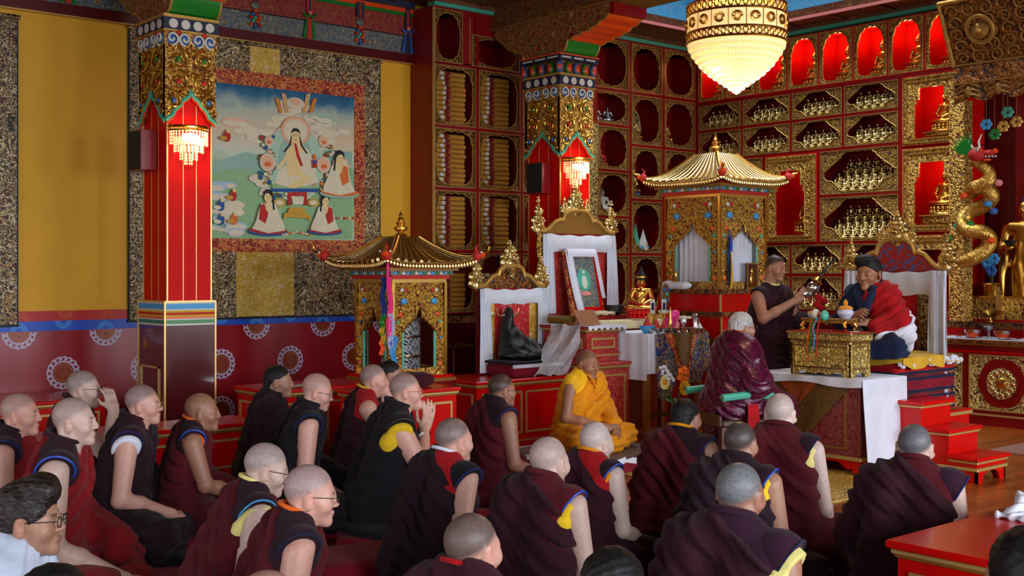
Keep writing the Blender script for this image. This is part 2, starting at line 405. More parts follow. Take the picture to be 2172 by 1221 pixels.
# ---------------------------------------------------------------- signed distance sculpting -> one continuous surface
class Field:
    def __init__(s): s.ops = []; s.warp = None; s.lo = np.full(3, 1e9); s.hi = -np.full(3, 1e9); s.M = None; s.disp = None
    def frame(s, loc=(0, 0, 0), rot=None, sc=1.0):
        s.M = (np.array(loc, np.float32), np.array(rot, np.float32) if rot is not None else np.eye(3, dtype=np.float32), sc); return s
    def _grow(s, pts, r):
        pts = np.atleast_2d(np.array(pts, np.float32))
        if s.M is not None: pts = pts * s.M[2] @ s.M[1].T + s.M[0]; r = r * s.M[2]
        s.lo = np.minimum(s.lo, pts.min(0) - r); s.hi = np.maximum(s.hi, pts.max(0) + r)
    def rc(s, a, b, ra, rb=None, k=.02, op='u', sc=None):
        rb = ra if rb is None else rb
        if op == 'u': s._grow([a, b], max(ra, rb))
        s.ops.append(('rc', np.array(a, np.float32), np.array(b, np.float32), ra, rb, k, op, s.M, sc)); return s
    def ell(s, c, r, k=.02, op='u', rot=None):
        if op == 'u': s._grow([c], max(r))
        s.ops.append(('el', np.array(c, np.float32), np.array(r, np.float32), None if rot is None else np.array(rot, np.float32), 0, k, op, s.M, None)); return s
    def bx(s, c, h, rd=.01, k=.01, op='u', rot=None):
        if op == 'u': s._grow([c], max(h) * 1.5)
        s.ops.append(('bx', np.array(c, np.float32), np.array(h, np.float32), None if rot is None else np.array(rot, np.float32), rd, k, op, s.M, None)); return s
    def plane(s, q, n, k=.004):
        n = np.array(n, np.float32); n /= np.linalg.norm(n)
        s.ops.append(('pl', np.array(q, np.float32), n, 0, 0, k, 'i', s.M, None)); return s
    def ev(s, P):
        if s.warp is not None: P = s.warp(P)
        D = np.full(len(P), 9.0, np.float32)
        for kind, a, b, c, e, k, op, M, sc in s.ops:
            Q = P if M is None else ((P - M[0]) @ M[1]) / M[2]
            if kind == 'rc':
                if sc is not None: Q = Q * sc; a2, b2 = a * sc, b * sc
                else: a2, b2 = a, b
                ab = b2 - a2; t = np.clip((Q - a2) @ ab / max(1e-9, float(ab @ ab)), 0, 1)
                d = np.linalg.norm(Q - a2 - t[:, None] * ab, axis=1) - (c + (e - c) * t)
                if sc is not None: d = d / float(np.max(sc))
            elif kind == 'el':
                q = Q - a
                if c is not None: q = q @ c
                k0 = np.linalg.norm(q / b, axis=1); k1 = np.linalg.norm(q / (b * b), axis=1); d = k0 * (k0 - 1) / np.maximum(k1, 1e-6)
                d = np.where(k0 < 1e-3, -b.min(), d)
            elif kind == 'bx':
                q = Q - a
                if c is not None: q = q @ c
                q = np.abs(q) - (b - e); d = np.linalg.norm(np.maximum(q, 0), axis=1) + np.minimum(q.max(1), 0) - e
            else: d = (Q - a) @ b
            if M is not None: d = d * M[2]
            if op == 'u':
                h = np.maximum(k - np.abs(D - d), 0) / max(k, 1e-6); D = np.minimum(D, d) - h * h * k * .25
            elif op == 's':
                d = -d; h = np.maximum(k - np.abs(D - d), 0) / max(k, 1e-6); D = np.maximum(D, d) + h * h * k * .25
            else:
                h = np.maximum(k - np.abs(D - d), 0) / max(k, 1e-6); D = np.maximum(D, d) + h * h * k * .25
        if s.disp is not None: D = D - s.disp(P)
        return D.astype(np.float32)
    def mesh(s, h=.008, pad=.03):
        lo = s.lo - pad; B = 8
        nb = np.maximum(1, np.ceil((s.hi + pad - lo) / (h * B)).astype(int)); n = nb * B
        bi = np.stack(np.meshgrid(*[np.arange(x) for x in nb], indexing='ij'), -1).reshape(-1, 3)
        cen = (lo + (bi * B + B / 2 - .5) * h).astype(np.float32); cd = s.ev(cen)
        F = np.repeat(np.repeat(np.repeat(cd.reshape(nb), B, 0), B, 1), B, 2)
        act = np.abs(cd) < h * B * 1.25 + .02
        ab = bi[act]; off = np.stack(np.meshgrid(*[np.arange(B)] * 3, indexing='ij'), -1).reshape(-1, 3)
        idx = (ab[:, None, :] * B + off[None]).reshape(-1, 3)
        pts = (lo + idx * h).astype(np.float32); vals = np.empty(len(pts), np.float32)
        for i in range(0, len(pts), 200000): vals[i:i + 200000] = s.ev(pts[i:i + 200000])
        F[idx[:, 0], idx[:, 1], idx[:, 2]] = vals
        F[0] = F[-1] = 1; F[:, 0] = F[:, -1] = 1; F[:, :, 0] = F[:, :, -1] = 1
        return nets(F, lo, h)
def nets(F, lo, h):
    I = F < 0
    c8 = [I[dx:I.shape[0] - 1 + dx, dy:I.shape[1] - 1 + dy, dz:I.shape[2] - 1 + dz] for dx in (0, 1) for dy in (0, 1) for dz in (0, 1)]
    cnt = sum(c.astype(np.int8) for c in c8); A = (cnt > 0) & (cnt < 8)
    cells = np.argwhere(A); N = len(cells)
    idm = np.full(A.shape, -1, np.int32); idm[A] = np.arange(N)
    offs = [(dx, dy, dz) for dx in (0, 1) for dy in (0, 1) for dz in (0, 1)]
    V8 = np.stack([F[cells[:, 0] + o[0], cells[:, 1] + o[1], cells[:, 2] + o[2]] for o in offs], 1)
    acc = np.zeros((N, 3), np.float32); num = np.zeros(N, np.float32)
    for i in range(8):
        for j in range(i + 1, 8):
            df = [abs(offs[i][q] - offs[j][q]) for q in range(3)]
            if sum(df) != 1: continue
            a, b = V8[:, i], V8[:, j]; m = (a < 0) != (b < 0); t = np.where(m, a / np.where(m, a - b, 1), 0)
            p = np.array(offs[i], np.float32) + t[:, None] * (np.array(offs[j], np.float32) - np.array(offs[i], np.float32))
            acc += np.where(m[:, None], p, 0); num += m
    V = lo + (cells + acc / num[:, None]) * h
    quads = []
    for ax in range(3):
        s1 = [slice(None)] * 3; s2 = [slice(None)] * 3; s1[ax] = slice(0, -1); s2[ax] = slice(1, None)
        a, b = I[tuple(s1)], I[tuple(s2)]; e = np.argwhere(a != b); ins = a[e[:, 0], e[:, 1], e[:, 2]]
        o1, o2 = [(1, 2), (2, 0), (0, 1)][ax]
        ok = (e[:, o1] > 0) & (e[:, o2] > 0) & (e[:, o1] < A.shape[o1]) & (e[:, o2] < A.shape[o2]); e = e[ok]; ins = ins[ok]
        def g(d1, d2):
            q = e.copy(); q[:, o1] -= d1; q[:, o2] -= d2; return idm[q[:, 0], q[:, 1], q[:, 2]]
        Q = np.stack([g(1, 1), g(0, 1), g(0, 0), g(1, 0)], 1); Q[~ins] = Q[~ins][:, ::-1]; quads.append(Q)
    return V.astype(np.float32), np.concatenate(quads).astype(np.int32)
def fastmesh(name, V, Q, mats, midx=None, colors=None):
    me = bpy.data.meshes.new(name); n, m = len(V), len(Q)
    me.vertices.add(n); me.vertices.foreach_set('co', V.ravel())
    me.loops.add(m * 4); me.loops.foreach_set('vertex_index', Q.ravel())
    me.polygons.add(m); me.polygons.foreach_set('loop_start', np.arange(0, m * 4, 4, dtype=np.int32))
    me.polygons.foreach_set('use_smooth', np.ones(m, bool))
    for k in mats: me.materials.append(MATS[k])
    if midx is not None: me.polygons.foreach_set('material_index', midx.astype(np.int32))
    if colors is not None:
        at_ = me.color_attributes.new('Col', 'FLOAT_COLOR', 'POINT'); at_.data.foreach_set('color', np.concatenate([colors, np.ones((n, 1))], 1).astype(np.float32).ravel())
    me.update(calc_edges=True); return me
def sculpt(name, field, mats, parent=None, h=.008, colors=None, midx=None, loc=None):
    V, Q = field.mesh(h); me = fastmesh(name, V, Q, mats, None if midx is None else midx(V, Q), None if colors is None else colors(V))
    o = bpy.data.objects.new(name, me); COL.objects.link(o)
    if parent is not None: o.parent = parent
    if loc is not None: o.location = loc
    return o
def rot3(yaw=0, pitch=0, roll=0):
    return np.array(Euler((pitch, roll, yaw), 'XYZ').to_matrix(), np.float32)
# ================================================================ THE HALL
XW, X0, Y0 = 12.1, -4.0, -3.4                         # right wall, back wall, window wall
m = MB().box(X0, XW, Y0, YL, -.1, 0, 'floor_boards'); struct('floor', m)
# ceiling with a raised light well over the altar end
RX0, RX1, RY0, RY1 = 8.75, 11.25, 5.2, 9.4
m = MB(); m.box(X0, RX0, Y0, YL, CEIL, CEIL + .12, 'ceiling_paint'); m.box(RX1, XW, Y0, YL, CEIL, CEIL + .12); m.box(RX0, RX1, Y0, RY0, CEIL, CEIL + .12); m.box(RX0, RX1, RY1, YL, CEIL, CEIL + .12)
m.mat('sky_scroll'); z1 = CEIL + .95
m.box(RX0, RX1, RY1, RY1 + .05, CEIL + .12, z1); m.box(RX0, RX1, RY0 - .05, RY0, CEIL + .12, z1); m.box(RX1, RX1 + .05, RY0, RY1, CEIL + .12, z1); m.box(RX0 - .05, RX0, RY0, RY1, CEIL + .12, z1); m.box(RX0, RX1, RY0, RY1, z1, z1 + .05)
m.mat('pink_paint')
m.box(RX0, RX1, RY1 - .012, RY1, CEIL - .005, CEIL + .03); m.box(RX1 - .012, RX1, RY0, RY1, CEIL - .005, CEIL + .03)
for i in range(9):                                     # dark ribs between painted ceiling panels
    y = RY0 - .6 + i * .62; m.box(RX1 + .03, XW, y, y + .05, CEIL - .02, CEIL, 'maroon_lacquer')
for i in range(6):
    x = X0 + 2.2 * i; m.box(x, x + .08, Y0, YL, CEIL - .03, CEIL, 'maroon_lacquer')
struct('ceiling', m)

# --- left wall: yellow plaster, printed bands, red dado with woven roundels
m = MB(); XE = 7.37
m.box(X0, XW, YL, YL + .15, 1.2, CEIL, 'yellow_wall'); m.box(X0, XW, YL - .004, YL + .15, 0, 1.025, 'dado_red')
m.box(X0, XW, YL - .006, YL + .15, 1.025, 1.112, 'band_blue'); m.box(X0, XW, YL - .006, YL + .15, 1.112, 1.2, 'band_red')
def ringpts(cx, cz, r, a0, a1, n): return [(cx + r * math.cos(a0 + (a1 - a0) * i / n), cz + r * math.sin(a0 + (a1 - a0) * i / n)) for i in range(n + 1)]
def band2(m, cx, cz, r0, r1, a0, a1, n, y):
    A = ringpts(cx, cz, r0, a0, a1, n); B = ringpts(cx, cz, r1, a0, a1, n)
    m.add([(p[0], y, p[1]) for p in A + B], [(i, i + 1, n + 2 + i, n + 1 + i) for i in range(n)])
def roundel(m, cx, cz, r, half=False):
    y = YL - .0065; a0, a1 = (PI, 2 * PI) if half else (0, 2 * PI); f = .5 if half else 1
    m.mat('medal_white'); band2(m, cx, cz, r * .62, r * .70, a0, a1, 24, y); band2(m, cx, cz, r * .88, r * .95, a0, a1, 24, y)
    n = int(16 * f)
    for k in range(n):                                 # ring of blossoms
        a = a0 + (a1 - a0) * (k + .5) / n
        for dr, da, q in ((.80, 0, .085), (.95, .12, .05), (.70, .14, .045)):
            c = (cx + r * dr * math.cos(a + da), cz + r * dr * math.sin(a + da))
            if half and c[1] > cz - r * .04: continue
            P = ringpts(c[0], c[1], r * q, 0, 2 * PI, 7)[:-1]; m.add([(p[0], y - .001, p[1]) for p in P], [tuple(range(7))])
    m.mat('medal_gold'); band2(m, cx, cz, r * .48, r * .56, a0, a1, 20, y); band2(m, cx, cz, r * .40, r * .43, a0, a1, 20, y)
    for u0, u1, w0, w1 in ((-.3, .3, -.04, .02), (-.22, .22, -.16, -.11), (-.3, -.25, -.2, -.02), (.25, .3, -.2, -.02), (-.05, .05, -.38, -.16), (-.2, .2, -.28, -.24), (-.25, .25, .1, .15), (-.28, -.23, .02, .22), (.23, .28, .02, .22), (-.16, .16, .2, .25), (-.03, .03, .02, .38), (-.2, .2, .3, .34)):
        if half and w1 > -.02: continue
        m.add([(cx + u * r, y - .001, cz + w * r) for u, w in ((u0, w0), (u1, w0), (u1, w1), (u0, w1))], [(0, 1, 2, 3)])
for i in range(14):
    x = 3.255 + .753 * (i - 4)
    if x < 7.2: roundel(m, x, 1.02, .15, True)
    if x + .376 < 7.2: roundel(m, x + .376, .652, .15); roundel(m, x + .376, -.0 + .2, .15)
    for q, (zc, mt) in enumerate(((1.112, 'blue_print'), (1.2, 'orange_print'))):      # half flowers printed along the two bands
        for k in range(2):
            up = (k == 0); cz = zc - .085 if up else zc; cx = x + .19 + .376 * k - .19 * (1 - q * .1); m.mat(mt)
            a0, a1 = (0, PI) if up else (PI, 2 * PI); y = YL - .0075
            band2(m, cx, cz, .062, .07, a0, a1, 12, y); band2(m, cx, cz, .03, .036, a0, a1, 10, y)
            for j in range(7):
                a = a0 + (a1 - a0) * (j + .5) / 7; c = (cx + .049 * math.cos(a), cz + .049 * math.sin(a)); band2(m, c[0], c[1], .007, .012, 0, 2 * PI, 7, y)
struct('wall_left', m)
# painted frieze under the ceiling on the left wall
m = MB(); fx0, fx1 = X0, XE
for z0, z1, y, mt in ((3.795, 3.895, .05, 'maroon_lacquer'), (3.895, 4.085, .035, 'frieze_blue'), (4.085, 4.3, .04, 'frieze_red'), (4.3, 4.335, .05, 'green_paint'), (4.335, 4.38, .06, 'orange_paint'), (4.38, CEIL, .09, 'navy')): m.box(fx0, fx1, YL - y, YL, z0, z1, mt)
m.box(fx0, fx1, YL - .055, YL, 3.785, 3.797, 'gold_paint'); m.box(fx0, fx1, YL - .05, YL, 4.08, 4.09, 'dark')
def hang(m, x, kind):                                  # painted pendants across the frieze
    y = YL - .055; a, b, c = ('green_paint', 'paint_red', 'navy') if kind == 0 else ('blue_paint', 'navy', 'paint_red')
    m.prism([(x - .035, 4.16), (x + .035, 4.16), (x + .03, 4.38), (x - .03, 4.38)], y - .012, y, mat=b); m.prism([(x - .012, 4.17), (x + .012, 4.17), (x + .012, 4.36), (x - .012, 4.36)], y - .016, y, mat=c)
    m.prism([(x - .03, 3.9), (x + .03, 3.9), (x + .022, 4.1), (x - .022, 4.1)], y - .012, y, mat=b)
    for s in (-1, 1): m.prism([(x + s * .035, 3.905), (x + s * .075, 3.905), (x + s * .04, 4.1), (x + s * .026, 4.1)][::s], y - .012, y, mat=a)
    m.tube([(x - .07, y - .01, 4.15), (x - .04, y - .02, 4.12), (x, y - .02, 4.135), (x + .04, y - .02, 4.12), (x + .07, y - .01, 4.15)], .014, 6, a); m.ball((x, y - .02, 4.16), .022, 'pink_paint', 8)
def jewel(m, x):
    y = YL - .055; m.prism([(x - .045, 4.2), (x + .045, 4.2), (x + .05, 4.36), (x - .05, 4.36)], y - .012, y, mat='navy'); m.prism([(x - .015, 4.2), (x + .015, 4.2), (x + .015, 4.36), (x - .015, 4.36)], y - .016, y, mat='frieze_red')
    m.ball((x, y, 4.15), .05, 'frieze_blue', 10, (1, .4, .8))
    cs = ['orange_paint', 'blue_paint', 'paint_red', 'teal_paint']
    for r, n in enumerate((1, 2, 3, 2, 3, 1)):
        for k in range(n): m.ball((x + (k - (n - 1) / 2) * .045, y - .006, 4.095 - r * .034), .021, cs[(r + k) % 4], 8)
for k in range(12):
    x = 7.29 - .606 * k
    if k % 2: jewel(m, x)
    else: hang(m, x, (k // 2 + 1) % 2)
struct('trim_1', m)

# --- right wall and the lit outer walls (windows stand behind and beside the camera)
m = MB().box(XW, XW + .15, Y0, YL + .15, 0, CEIL + .2, 'maroon_lacquer'); struct('wall_right', m)
def window_wall(name, axis, at_, lo, hi, wins, zs=(.8, 2.8)):
    m = MB(); m.mat('yellow_wall')
    def B(a, b, z0, z1):
        if axis == 'y': m.box(a, b, at_ - .2, at_, z0, z1)
        else: m.box(at_ - .2, at_, a, b, z0, z1)
    B(lo, hi, 0, zs[0]); B(lo, hi, zs[1], CEIL + .1); prev = lo
    for a, b in wins: B(prev, a, zs[0], zs[1]); prev = b
    B(prev, hi, zs[0], zs[1]); struct(name, m)
WF = [(-2.6, -.6), (.4, 2.4), (3.4, 5.4), (6.4, 8.4), (9.4, 11.2)]; WB = [(-1.5, .8), (2.0, 4.3), (5.5, 7.8)]
window_wall('wall_front', 'y', Y0, X0 - .2, XW, WF); window_wall('wall_back', 'x', X0, Y0, YL, WB)
k = 0
for ax, at_, ws in (('y', Y0 - .1, WF), ('x', X0 - .1, WB)):
    for a, b in ws:
        k += 1; m = MB(); m.mat('lacquer_deep')
        for q in (a, (a + b) / 2 - .025, b - .05):
            m.box(*((q, q + .05, at_ - .03, at_ + .03) if ax == 'y' else (at_ - .03, at_ + .03, q, q + .05)), .8, 2.8)
        for z in (.8, 2.1, 2.75): m.box(*((a, b, at_ - .03, at_ + .03) if ax == 'y' else (at_ - .03, at_ + .03, a, b)), z, z + .05)
        m.mat('glass'); m.box(*((a, b, at_ - .004, at_ + .004) if ax == 'y' else (at_ - .004, at_ + .004, a, b)), .8, 2.8)
        struct('window_%d' % k, m)

# ---------------------------------------------------------------- pillars, brackets, beams
def spiral(cx, cz, r, turns=1.6, s=1, a0=0, n=22):
    return [(cx + r * (1 - .82 * i / n) * math.cos(a0 + s * 2 * PI * turns * i / n), cz + r * (1 - .82 * i / n) * math.sin(a0 + s * 2 * PI * turns * i / n)) for i in range(n + 1)]
def ogee(w, zt, zb, zp):
    """lower edge of a capital panel, from the left tip over the peak to the right tip"""
    h = w / 2; L = [(1, 0), (.93, .012), (.84, .03), (.74, .04), (.66, .075), (.56, .11), (.44, .125), (.36, .155), (.26, .18), (.13, .195), (.05, .22)]
    return [(-h * a, zb + b) for a, b in L] + [(0, zb + .25)] + [(h * a, zb + b) for a, b in L[::-1]]
def pillar(x0, x1, y0, y1, label, lotus):
    cx, cy = (x0 + x1) / 2, (y0 + y1) / 2
    t = thing('pillar', label, 'pillar', (cx, cy, 0))
    m = MB().box(x0, x1, y0, y1, 1.25, 3.6, 'pillar_red', .006); m.mat('gold_line')
    for f in (.36, .66):
        xx = x0 + (x1 - x0) * f; m.box(xx - .003, xx + .003, y0 - .003, y0, 1.3, 3.5); yy = y0 + (y1 - y0) * f; m.box(x0 - .003, x0, yy - .003, yy + .003, 1.3, 3.5)
    for sx, sy in ((x0, y0), (x1, y0), (x0, y1)): m.box(sx - .006, sx + .006, sy - .006, sy + .006, 1.3, 2.8)
    obj('shaft', m, t)
    e = .035; a0, a1, b0, b1 = x0 - e, x1 + e * .6, y0 - e, y1 + e
    m = MB().box(a0, a1, b0, b1, 0, 1.11, 'maroon_gloss', .004); m.mat('gold_line')
    for sx, sy in ((a0, b0), (a1, b0), (a0, b1)): m.box(sx - .007, sx + .007, sy - .007, sy + .007, 0, 1.3)
    yy0, yy1 = b0 + .1, b1 - .06                       # framed door panel on the left face
    for z0, z1, u0, u1 in ((.0, .78, yy0, yy0 + .015), (.0, .78, yy1 - .015, yy1), (.765, .78, yy0, yy1)): m.box(a0 - .01, a0, u0, u1, z0, z1)
    m.box(a0 - .006, a0, yy1 - .12, yy1 - .06, .92, 1.0, 'wood_brown')
    obj('plinth', m, t)
    m = MB()
    for z0, z1, mt in ((1.11, 1.125, 'white_paint'), (1.125, 1.155, 'green_paint'), (1.155, 1.165, 'white_paint'), (1.165, 1.18, 'orange_paint'), (1.18, 1.195, 'yellow_silk'), (1.195, 1.215, 'paint_red'), (1.215, 1.232, 'yellow_silk'), (1.232, 1.242, 'white_paint'), (1.242, 1.285, 'sky_paint'), (1.285, 1.295, 'white_paint'), (1.295, 1.31, 'gold_line')):
        m.box(a0 - .003, a1 + .003, b0 - .003, b1 + .003, z0, z1, mt)
    m.box(a0 - .008, a0 + .006, b0 - .008, b0 + .006, 1.11, 1.3, 'gold_line'); m.box(a1 - .006, a1 + .008, b0 - .008, b0 + .006, 1.11, 1.3)
    obj('striped_band', m, t)
    # capital: four panels with a swagged lower edge, scrolls, jewels
    e = .03; cap = MB(); edge = MB(); scr = MB(); jw = MB(); zt = 3.36; zb, zp = 2.75, 2.985
    for ax in ('y', 'x'):
        w = (x1 - x0 if ax == 'y' else y1 - y0) + 2 * e - (0 if ax == 'y' else .006)
        poly = ogee(w, zt, zb, zp) + [(w / 2, zt), (-w / 2, zt)]
        cc = cx if ax == 'y' else cy
        for side in (0, 1):
            f = (y0 - e, y0 + .005) if (ax == 'y' and not side) else (y1 - .005, y1 + e) if ax == 'y' else (x0 - e, x0 + .005) if not side else (x1 - .005, x1 + e)
            cap.prism([(cc + u, v) for u, v in poly], f[0], f[1], 'y' if ax == 'y' else 'x', 'relief_gold')
        pl = (y0 if ax == 'y' else x0) - e
        def P(u, v, o=.0): return (cc + u, pl - o, v) if ax == 'y' else (pl - o, cc + u, v)
        edge.tube([P(u, v, .004) for u, v in ogee(w, zt, zb, zp)], .016, 6, 'teal_paint'); edge.tube([P(u * .95, v - .02, .0) for u, v in ogee(w, zt, zb, zp)], .009, 6, 'orange_paint')
        for sgn in (-1, 1):
            for (u, v, r, jc) in ((.25, 3.25, .085, 'green_paint'), (.25, 3.07, .085, 'paint_red'), (.34, 2.915, .065, 'blue_paint')):
                uu = sgn * w * u; scr.tube([P(a, b, .012) for a, b in spiral(uu, v, r, 1.5, sgn, PI / 2 if sgn > 0 else PI / 2)], [.013 - .007 * i / 22 for i in range(23)], 6, 'gold')
                scr.tube([P(a, b, .008) for a, b in spiral(uu + sgn * .045, v - .09, r * .42, 1.4, -sgn, 1.0)], .008, 6, 'gold'); scr.tube([P(a, b, .008) for a, b in spiral(uu - sgn * .07, v + .06, r * .36, 1.4, sgn, 2.0)], .008, 6, 'gold')
                jw.ball(P(uu, v, .012), .022, jc, 10)
        for k in range(4):                             # blue cloud scrolls under the row of discs
            uu = (k - 1.5) * w / 4; q = -1 if k % 2 else 1
            jw.ball(P(uu, 3.41, .0), .05, 'blue_paint', 12, (1, .3, 1) if ax == 'y' else (.3, 1, 1)); scr.tube([P(a, b, .018) for a, b in spiral(uu, 3.41, .056, 1.3, q, -PI / 2)], .009, 6, 'white_paint')
            if k % 2: jw.ball(P(uu - w / 8, 3.46, .01), .022, 'paint_red', 8)
    cap.box(x0 - .035, x1 + .035, y0 - .035, y1 + .035, 3.355, 3.475, 'relief_gold')
    cap.box(x0 - .045, x1 + .045, y0 - .045, y1 + .045, 3.475, 3.58, 'navy'); cap.box(x0 - .05, x1 + .05, y0 - .05, y1 + .05, 3.575, 3.6, 'gold_paint'); cap.box(x0 - .05, x1 + .05, y0 - .05, y1 + .05, 3.466, 3.478, 'gold_paint')
    c = obj('capital', cap, t); obj('scroll_work', scr, c); obj('scalloped_edge', edge, c); obj('jewels', jw, c)
    d = MB(); d.mat('white_paint')
    for k in range(4):
        u = x0 - .02 + (x1 - x0 + .04) * (k + .5) / 4; d.lathe([(.038, 0), (.038, .006)], (u, y0 - .051, 3.527), 16, axis='y')
        u = y0 - .02 + (y1 - y0 + .04) * (k + .5) / 4; d.lathe([(.038, 0), (.038, .006)], (x0 - .051, u, 3.527), 16, axis='x')
    obj('row_of_discs', d, c)
    if lotus:
        l = MB().box(x0 - .01, x1 + .01, y0 - .01, y1 + .01, 3.6, 3.74, 'frieze_dark')
        for ax in 'yx':
            lo, hi = (x0, x1) if ax == 'y' else (y0, y1)
            for k in range(5):
                u = lo - .03 + (hi - lo + .06) * k / 4; mt = ('blue_paint', 'green_paint')[k % 2]
                for mm, rr, o in ((mt, .055, .03), ('orange_paint', .036, .05), ('paint_red', .02, .062)):
                    l.ball((u, y0 - o, 3.66) if ax == 'y' else (x0 - o, u, 3.66), rr, mm, 10, (.8, .5, 1.25) if ax == 'y' else (.5, .8, 1.25))
        l.box(x0 - .07, x1 + .07, y0 - .07, y1 + .07, 3.735, 3.785, 'navy'); l.mat('white_paint')
        for k in range(3):
            u = x0 - .05 + (x1 - x0 + .1) * k / 3; l.box(u + .01, u + (x1 - x0) / 3, y0 - .074, y0 - .07, 3.752, 3.768)
            u = y0 - .05 + (y1 - y0 + .1) * k / 3; l.box(x0 - .074, x0 - .07, u + .01, u + (y1 - y0) / 3, 3.752, 3.768)
        l.box(x0 - .075, x1 + .075, y0 - .075, y1 + .075, 3.785, 3.8, 'orange_paint'); obj('lotus_tier', l, t)
    zo = 0 if lotus else -.19
    # bracket with a scalloped underside, green at the post and orange above
    def brk(name, pts, mt, ztop=4.2):
        pts = [(p[0], p[1] + zo) for p in pts]
        b = MB(); b.prism(pts + [(pts[-1][0], ztop), (pts[0][0], ztop)], x0 - .01, x1 + .03, 'x', 'bracket_paint'); b.mat(mt)
        vs = [(x0 - .012, p[0], p[1] - .002) for p in pts] + [(x1 + .032, p[0], p[1] - .002) for p in pts]; n = len(pts)
        b.add(vs, [(i, i + 1, n + i + 1, n + i) for i in range(n - 1)], True)
        for xx in (x0 - .012, x1 + .032): b.tube([(xx, p[0], p[1]) for p in pts], .009, 5, 'gold_paint')
        return obj(name, b, t, angle=60)
    def sc(pts, k=5):
        out = []
        for i in range(len(pts) - 1):
            (a, b), (c2, d2) = pts[i], pts[i + 1]
            for j in range(k): u = j / k; out.append((a + (c2 - a) * u, b + (d2 - b) * u - .018 * math.sin(PI * u)))
        return out + [pts[-1]]
    brk('bracket_arm', [(y0 + .012, 3.795), (y0 - .03, 3.798), (y0 - .075, 3.82), (y0 - .11, 3.86), (y0 - .135, 3.925)], 'green_paint')
    brk('bracket_arm', sc([(y0 - .13, 3.925), (y0 - .24, 3.955), (y0 - .36, 3.975), (y0 - .5, 4.0), (y0 - .6, 4.04), (y0 - .74, 4.1)]), 'orange_paint')
    brk('bracket_arm', sc([(y1 + .02, 3.82), (y1 + .12, 3.9), (y1 + .25, 3.93), (y1 + .4, 4.02), (min(YB - .03, y1 + .58), 4.16)]), 'teal_paint')
    b = MB(); b.box(x0 - .015, x1 + .03, y0 - .8, y0 - .74, 4.09 + zo, 4.2, 'lacquer_deep'); b.box(x0 - .009, x1 + .02, y0 + .006, y1 + .02, 3.79 if lotus else 3.602, 4.2, 'bracket_paint')
    for k in range(9): b.tube([(x0 - .016, y0 - .65 + k * .16 + a, 4.1 + q) for a, q in spiral(0, 0, .05, 1.3, (-1) ** k)], .006, 5, 'gold_matte')
    obj('bracket_block', b, t)
    return t
PX, PW, PD = (3.93, 8.2), (.377, .42), (.456, .49); PY0 = 8.9
pillar(PX[0], PX[0] + PW[0], PY0, PY0 + PD[0], 'red square pillar nearest the yellow wall panel, gilt capital, in front of the large painted scroll', False)
pillar(PX[1], PX[1] + PW[1], PY0, PY0 + PD[1], 'red square pillar behind the tall scarf-draped throne, gilt capital with lotus tier, by the scripture shelves', True)
for i in range(2):
    x0, x1 = PX[i] - .02, PX[i] + PW[i] + .04; m = MB()
    m.box(x0, x1, Y0, YL, 4.2, CEIL, 'frieze_dark'); m.box(x0 + .03, x1 - .03, Y0, YL, 4.195, 4.2, 'khaki_gold'); m.box(x0 - .01, x0, Y0, YL, 4.2, 4.22, 'gold_matte')
    struct('trim_%d' % (i + 2), m)
# cornices over the shelves
m = MB().box(XE, XR, YB - .03, YB + .1, 4.37, 4.41, 'teal_paint').box(XE, XR, YB - .05, YB + .1, 4.41, CEIL, 'frieze_dark'); struct('trim_4', m)
m = MB().box(XR - .03, XR + .1, 2, YB, 4.37, 4.41, 'teal_paint').box(XR - .05, XR + .1, 2, YB, 4.41, CEIL, 'frieze_dark'); struct('trim_5', m)
# ================================================================ SHELVES, SCRIPTURES AND FIGURES
ORD = ['first', 'second', 'third', 'fourth', 'fifth', 'sixth', 'seventh', 'eighth', 'ninth', 'tenth', 'eleventh', 'twelfth']
def hole(kind, n=72):
    out = []
    for i in range(n):
        a = 2 * PI * i / n; c, s = math.cos(a), math.sin(a); k = 1 + .025 * math.cos(16 * a)
        if kind == 'oval': r = .455 / (abs(c) ** 2.4 + abs(s) ** 2.4) ** (1 / 2.4) * k; out.append((.5 + r * c, .5 + r * s))
        elif kind == 'book': r = .47 / (abs(c) ** 3.6 + abs(s) ** 3.6) ** (1 / 3.6) * (k if s > 0 else 1); out.append((.5 + r * c * .96, .5 + r * s))
        elif kind == 'arch': r = .46 / (abs(c) ** (2.4 if s > 0 else 6) + abs(s) ** (2.4 if s > 0 else 6)) ** (1 / (2.4 if s > 0 else 6)) * (k if s > 0 else 1); out.append((.5 + r * c * .92, .5 + r * s))
        elif kind == 'tri':
            P = [(.97, .5), (.93, .56), (.86, .66), (.76, .80), (.68, .97), (.32, .97), (.24, .80), (.14, .66), (.07, .56), (.03, .5), (.05, .34), (.17, .27), (.28, .04), (.72, .04), (.83, .27), (.95, .34)]
            best = None
            for q in range(len(P)):
                (x1, y1), (x2, y2) = P[q], P[(q + 1) % len(P)]; x1 -= .5; x2 -= .5; y1 -= .5; y2 -= .5
                den = c * (y2 - y1) - s * (x2 - x1)
                if abs(den) < 1e-9: continue
                t = (x1 * (y2 - y1) - y1 * (x2 - x1)) / den; u = (x1 * s - y1 * c) / den
                if t > 0 and -1e-6 <= u <= 1 + 1e-6: best = t if best is None else max(best, t)
            r = best * (1 + .02 * math.cos(30 * a)); out.append((.5 + r * c, .5 + r * s))
        elif kind == 'shrine':
            w = .30 if s < .35 else (.27 if s < .6 else .22)
            r = min(w / max(abs(c), 1e-6), (.36 if s > 0 else .40) / max(abs(s), 1e-6)); out.append((.5 + r * c, .47 + r * s))
    return out
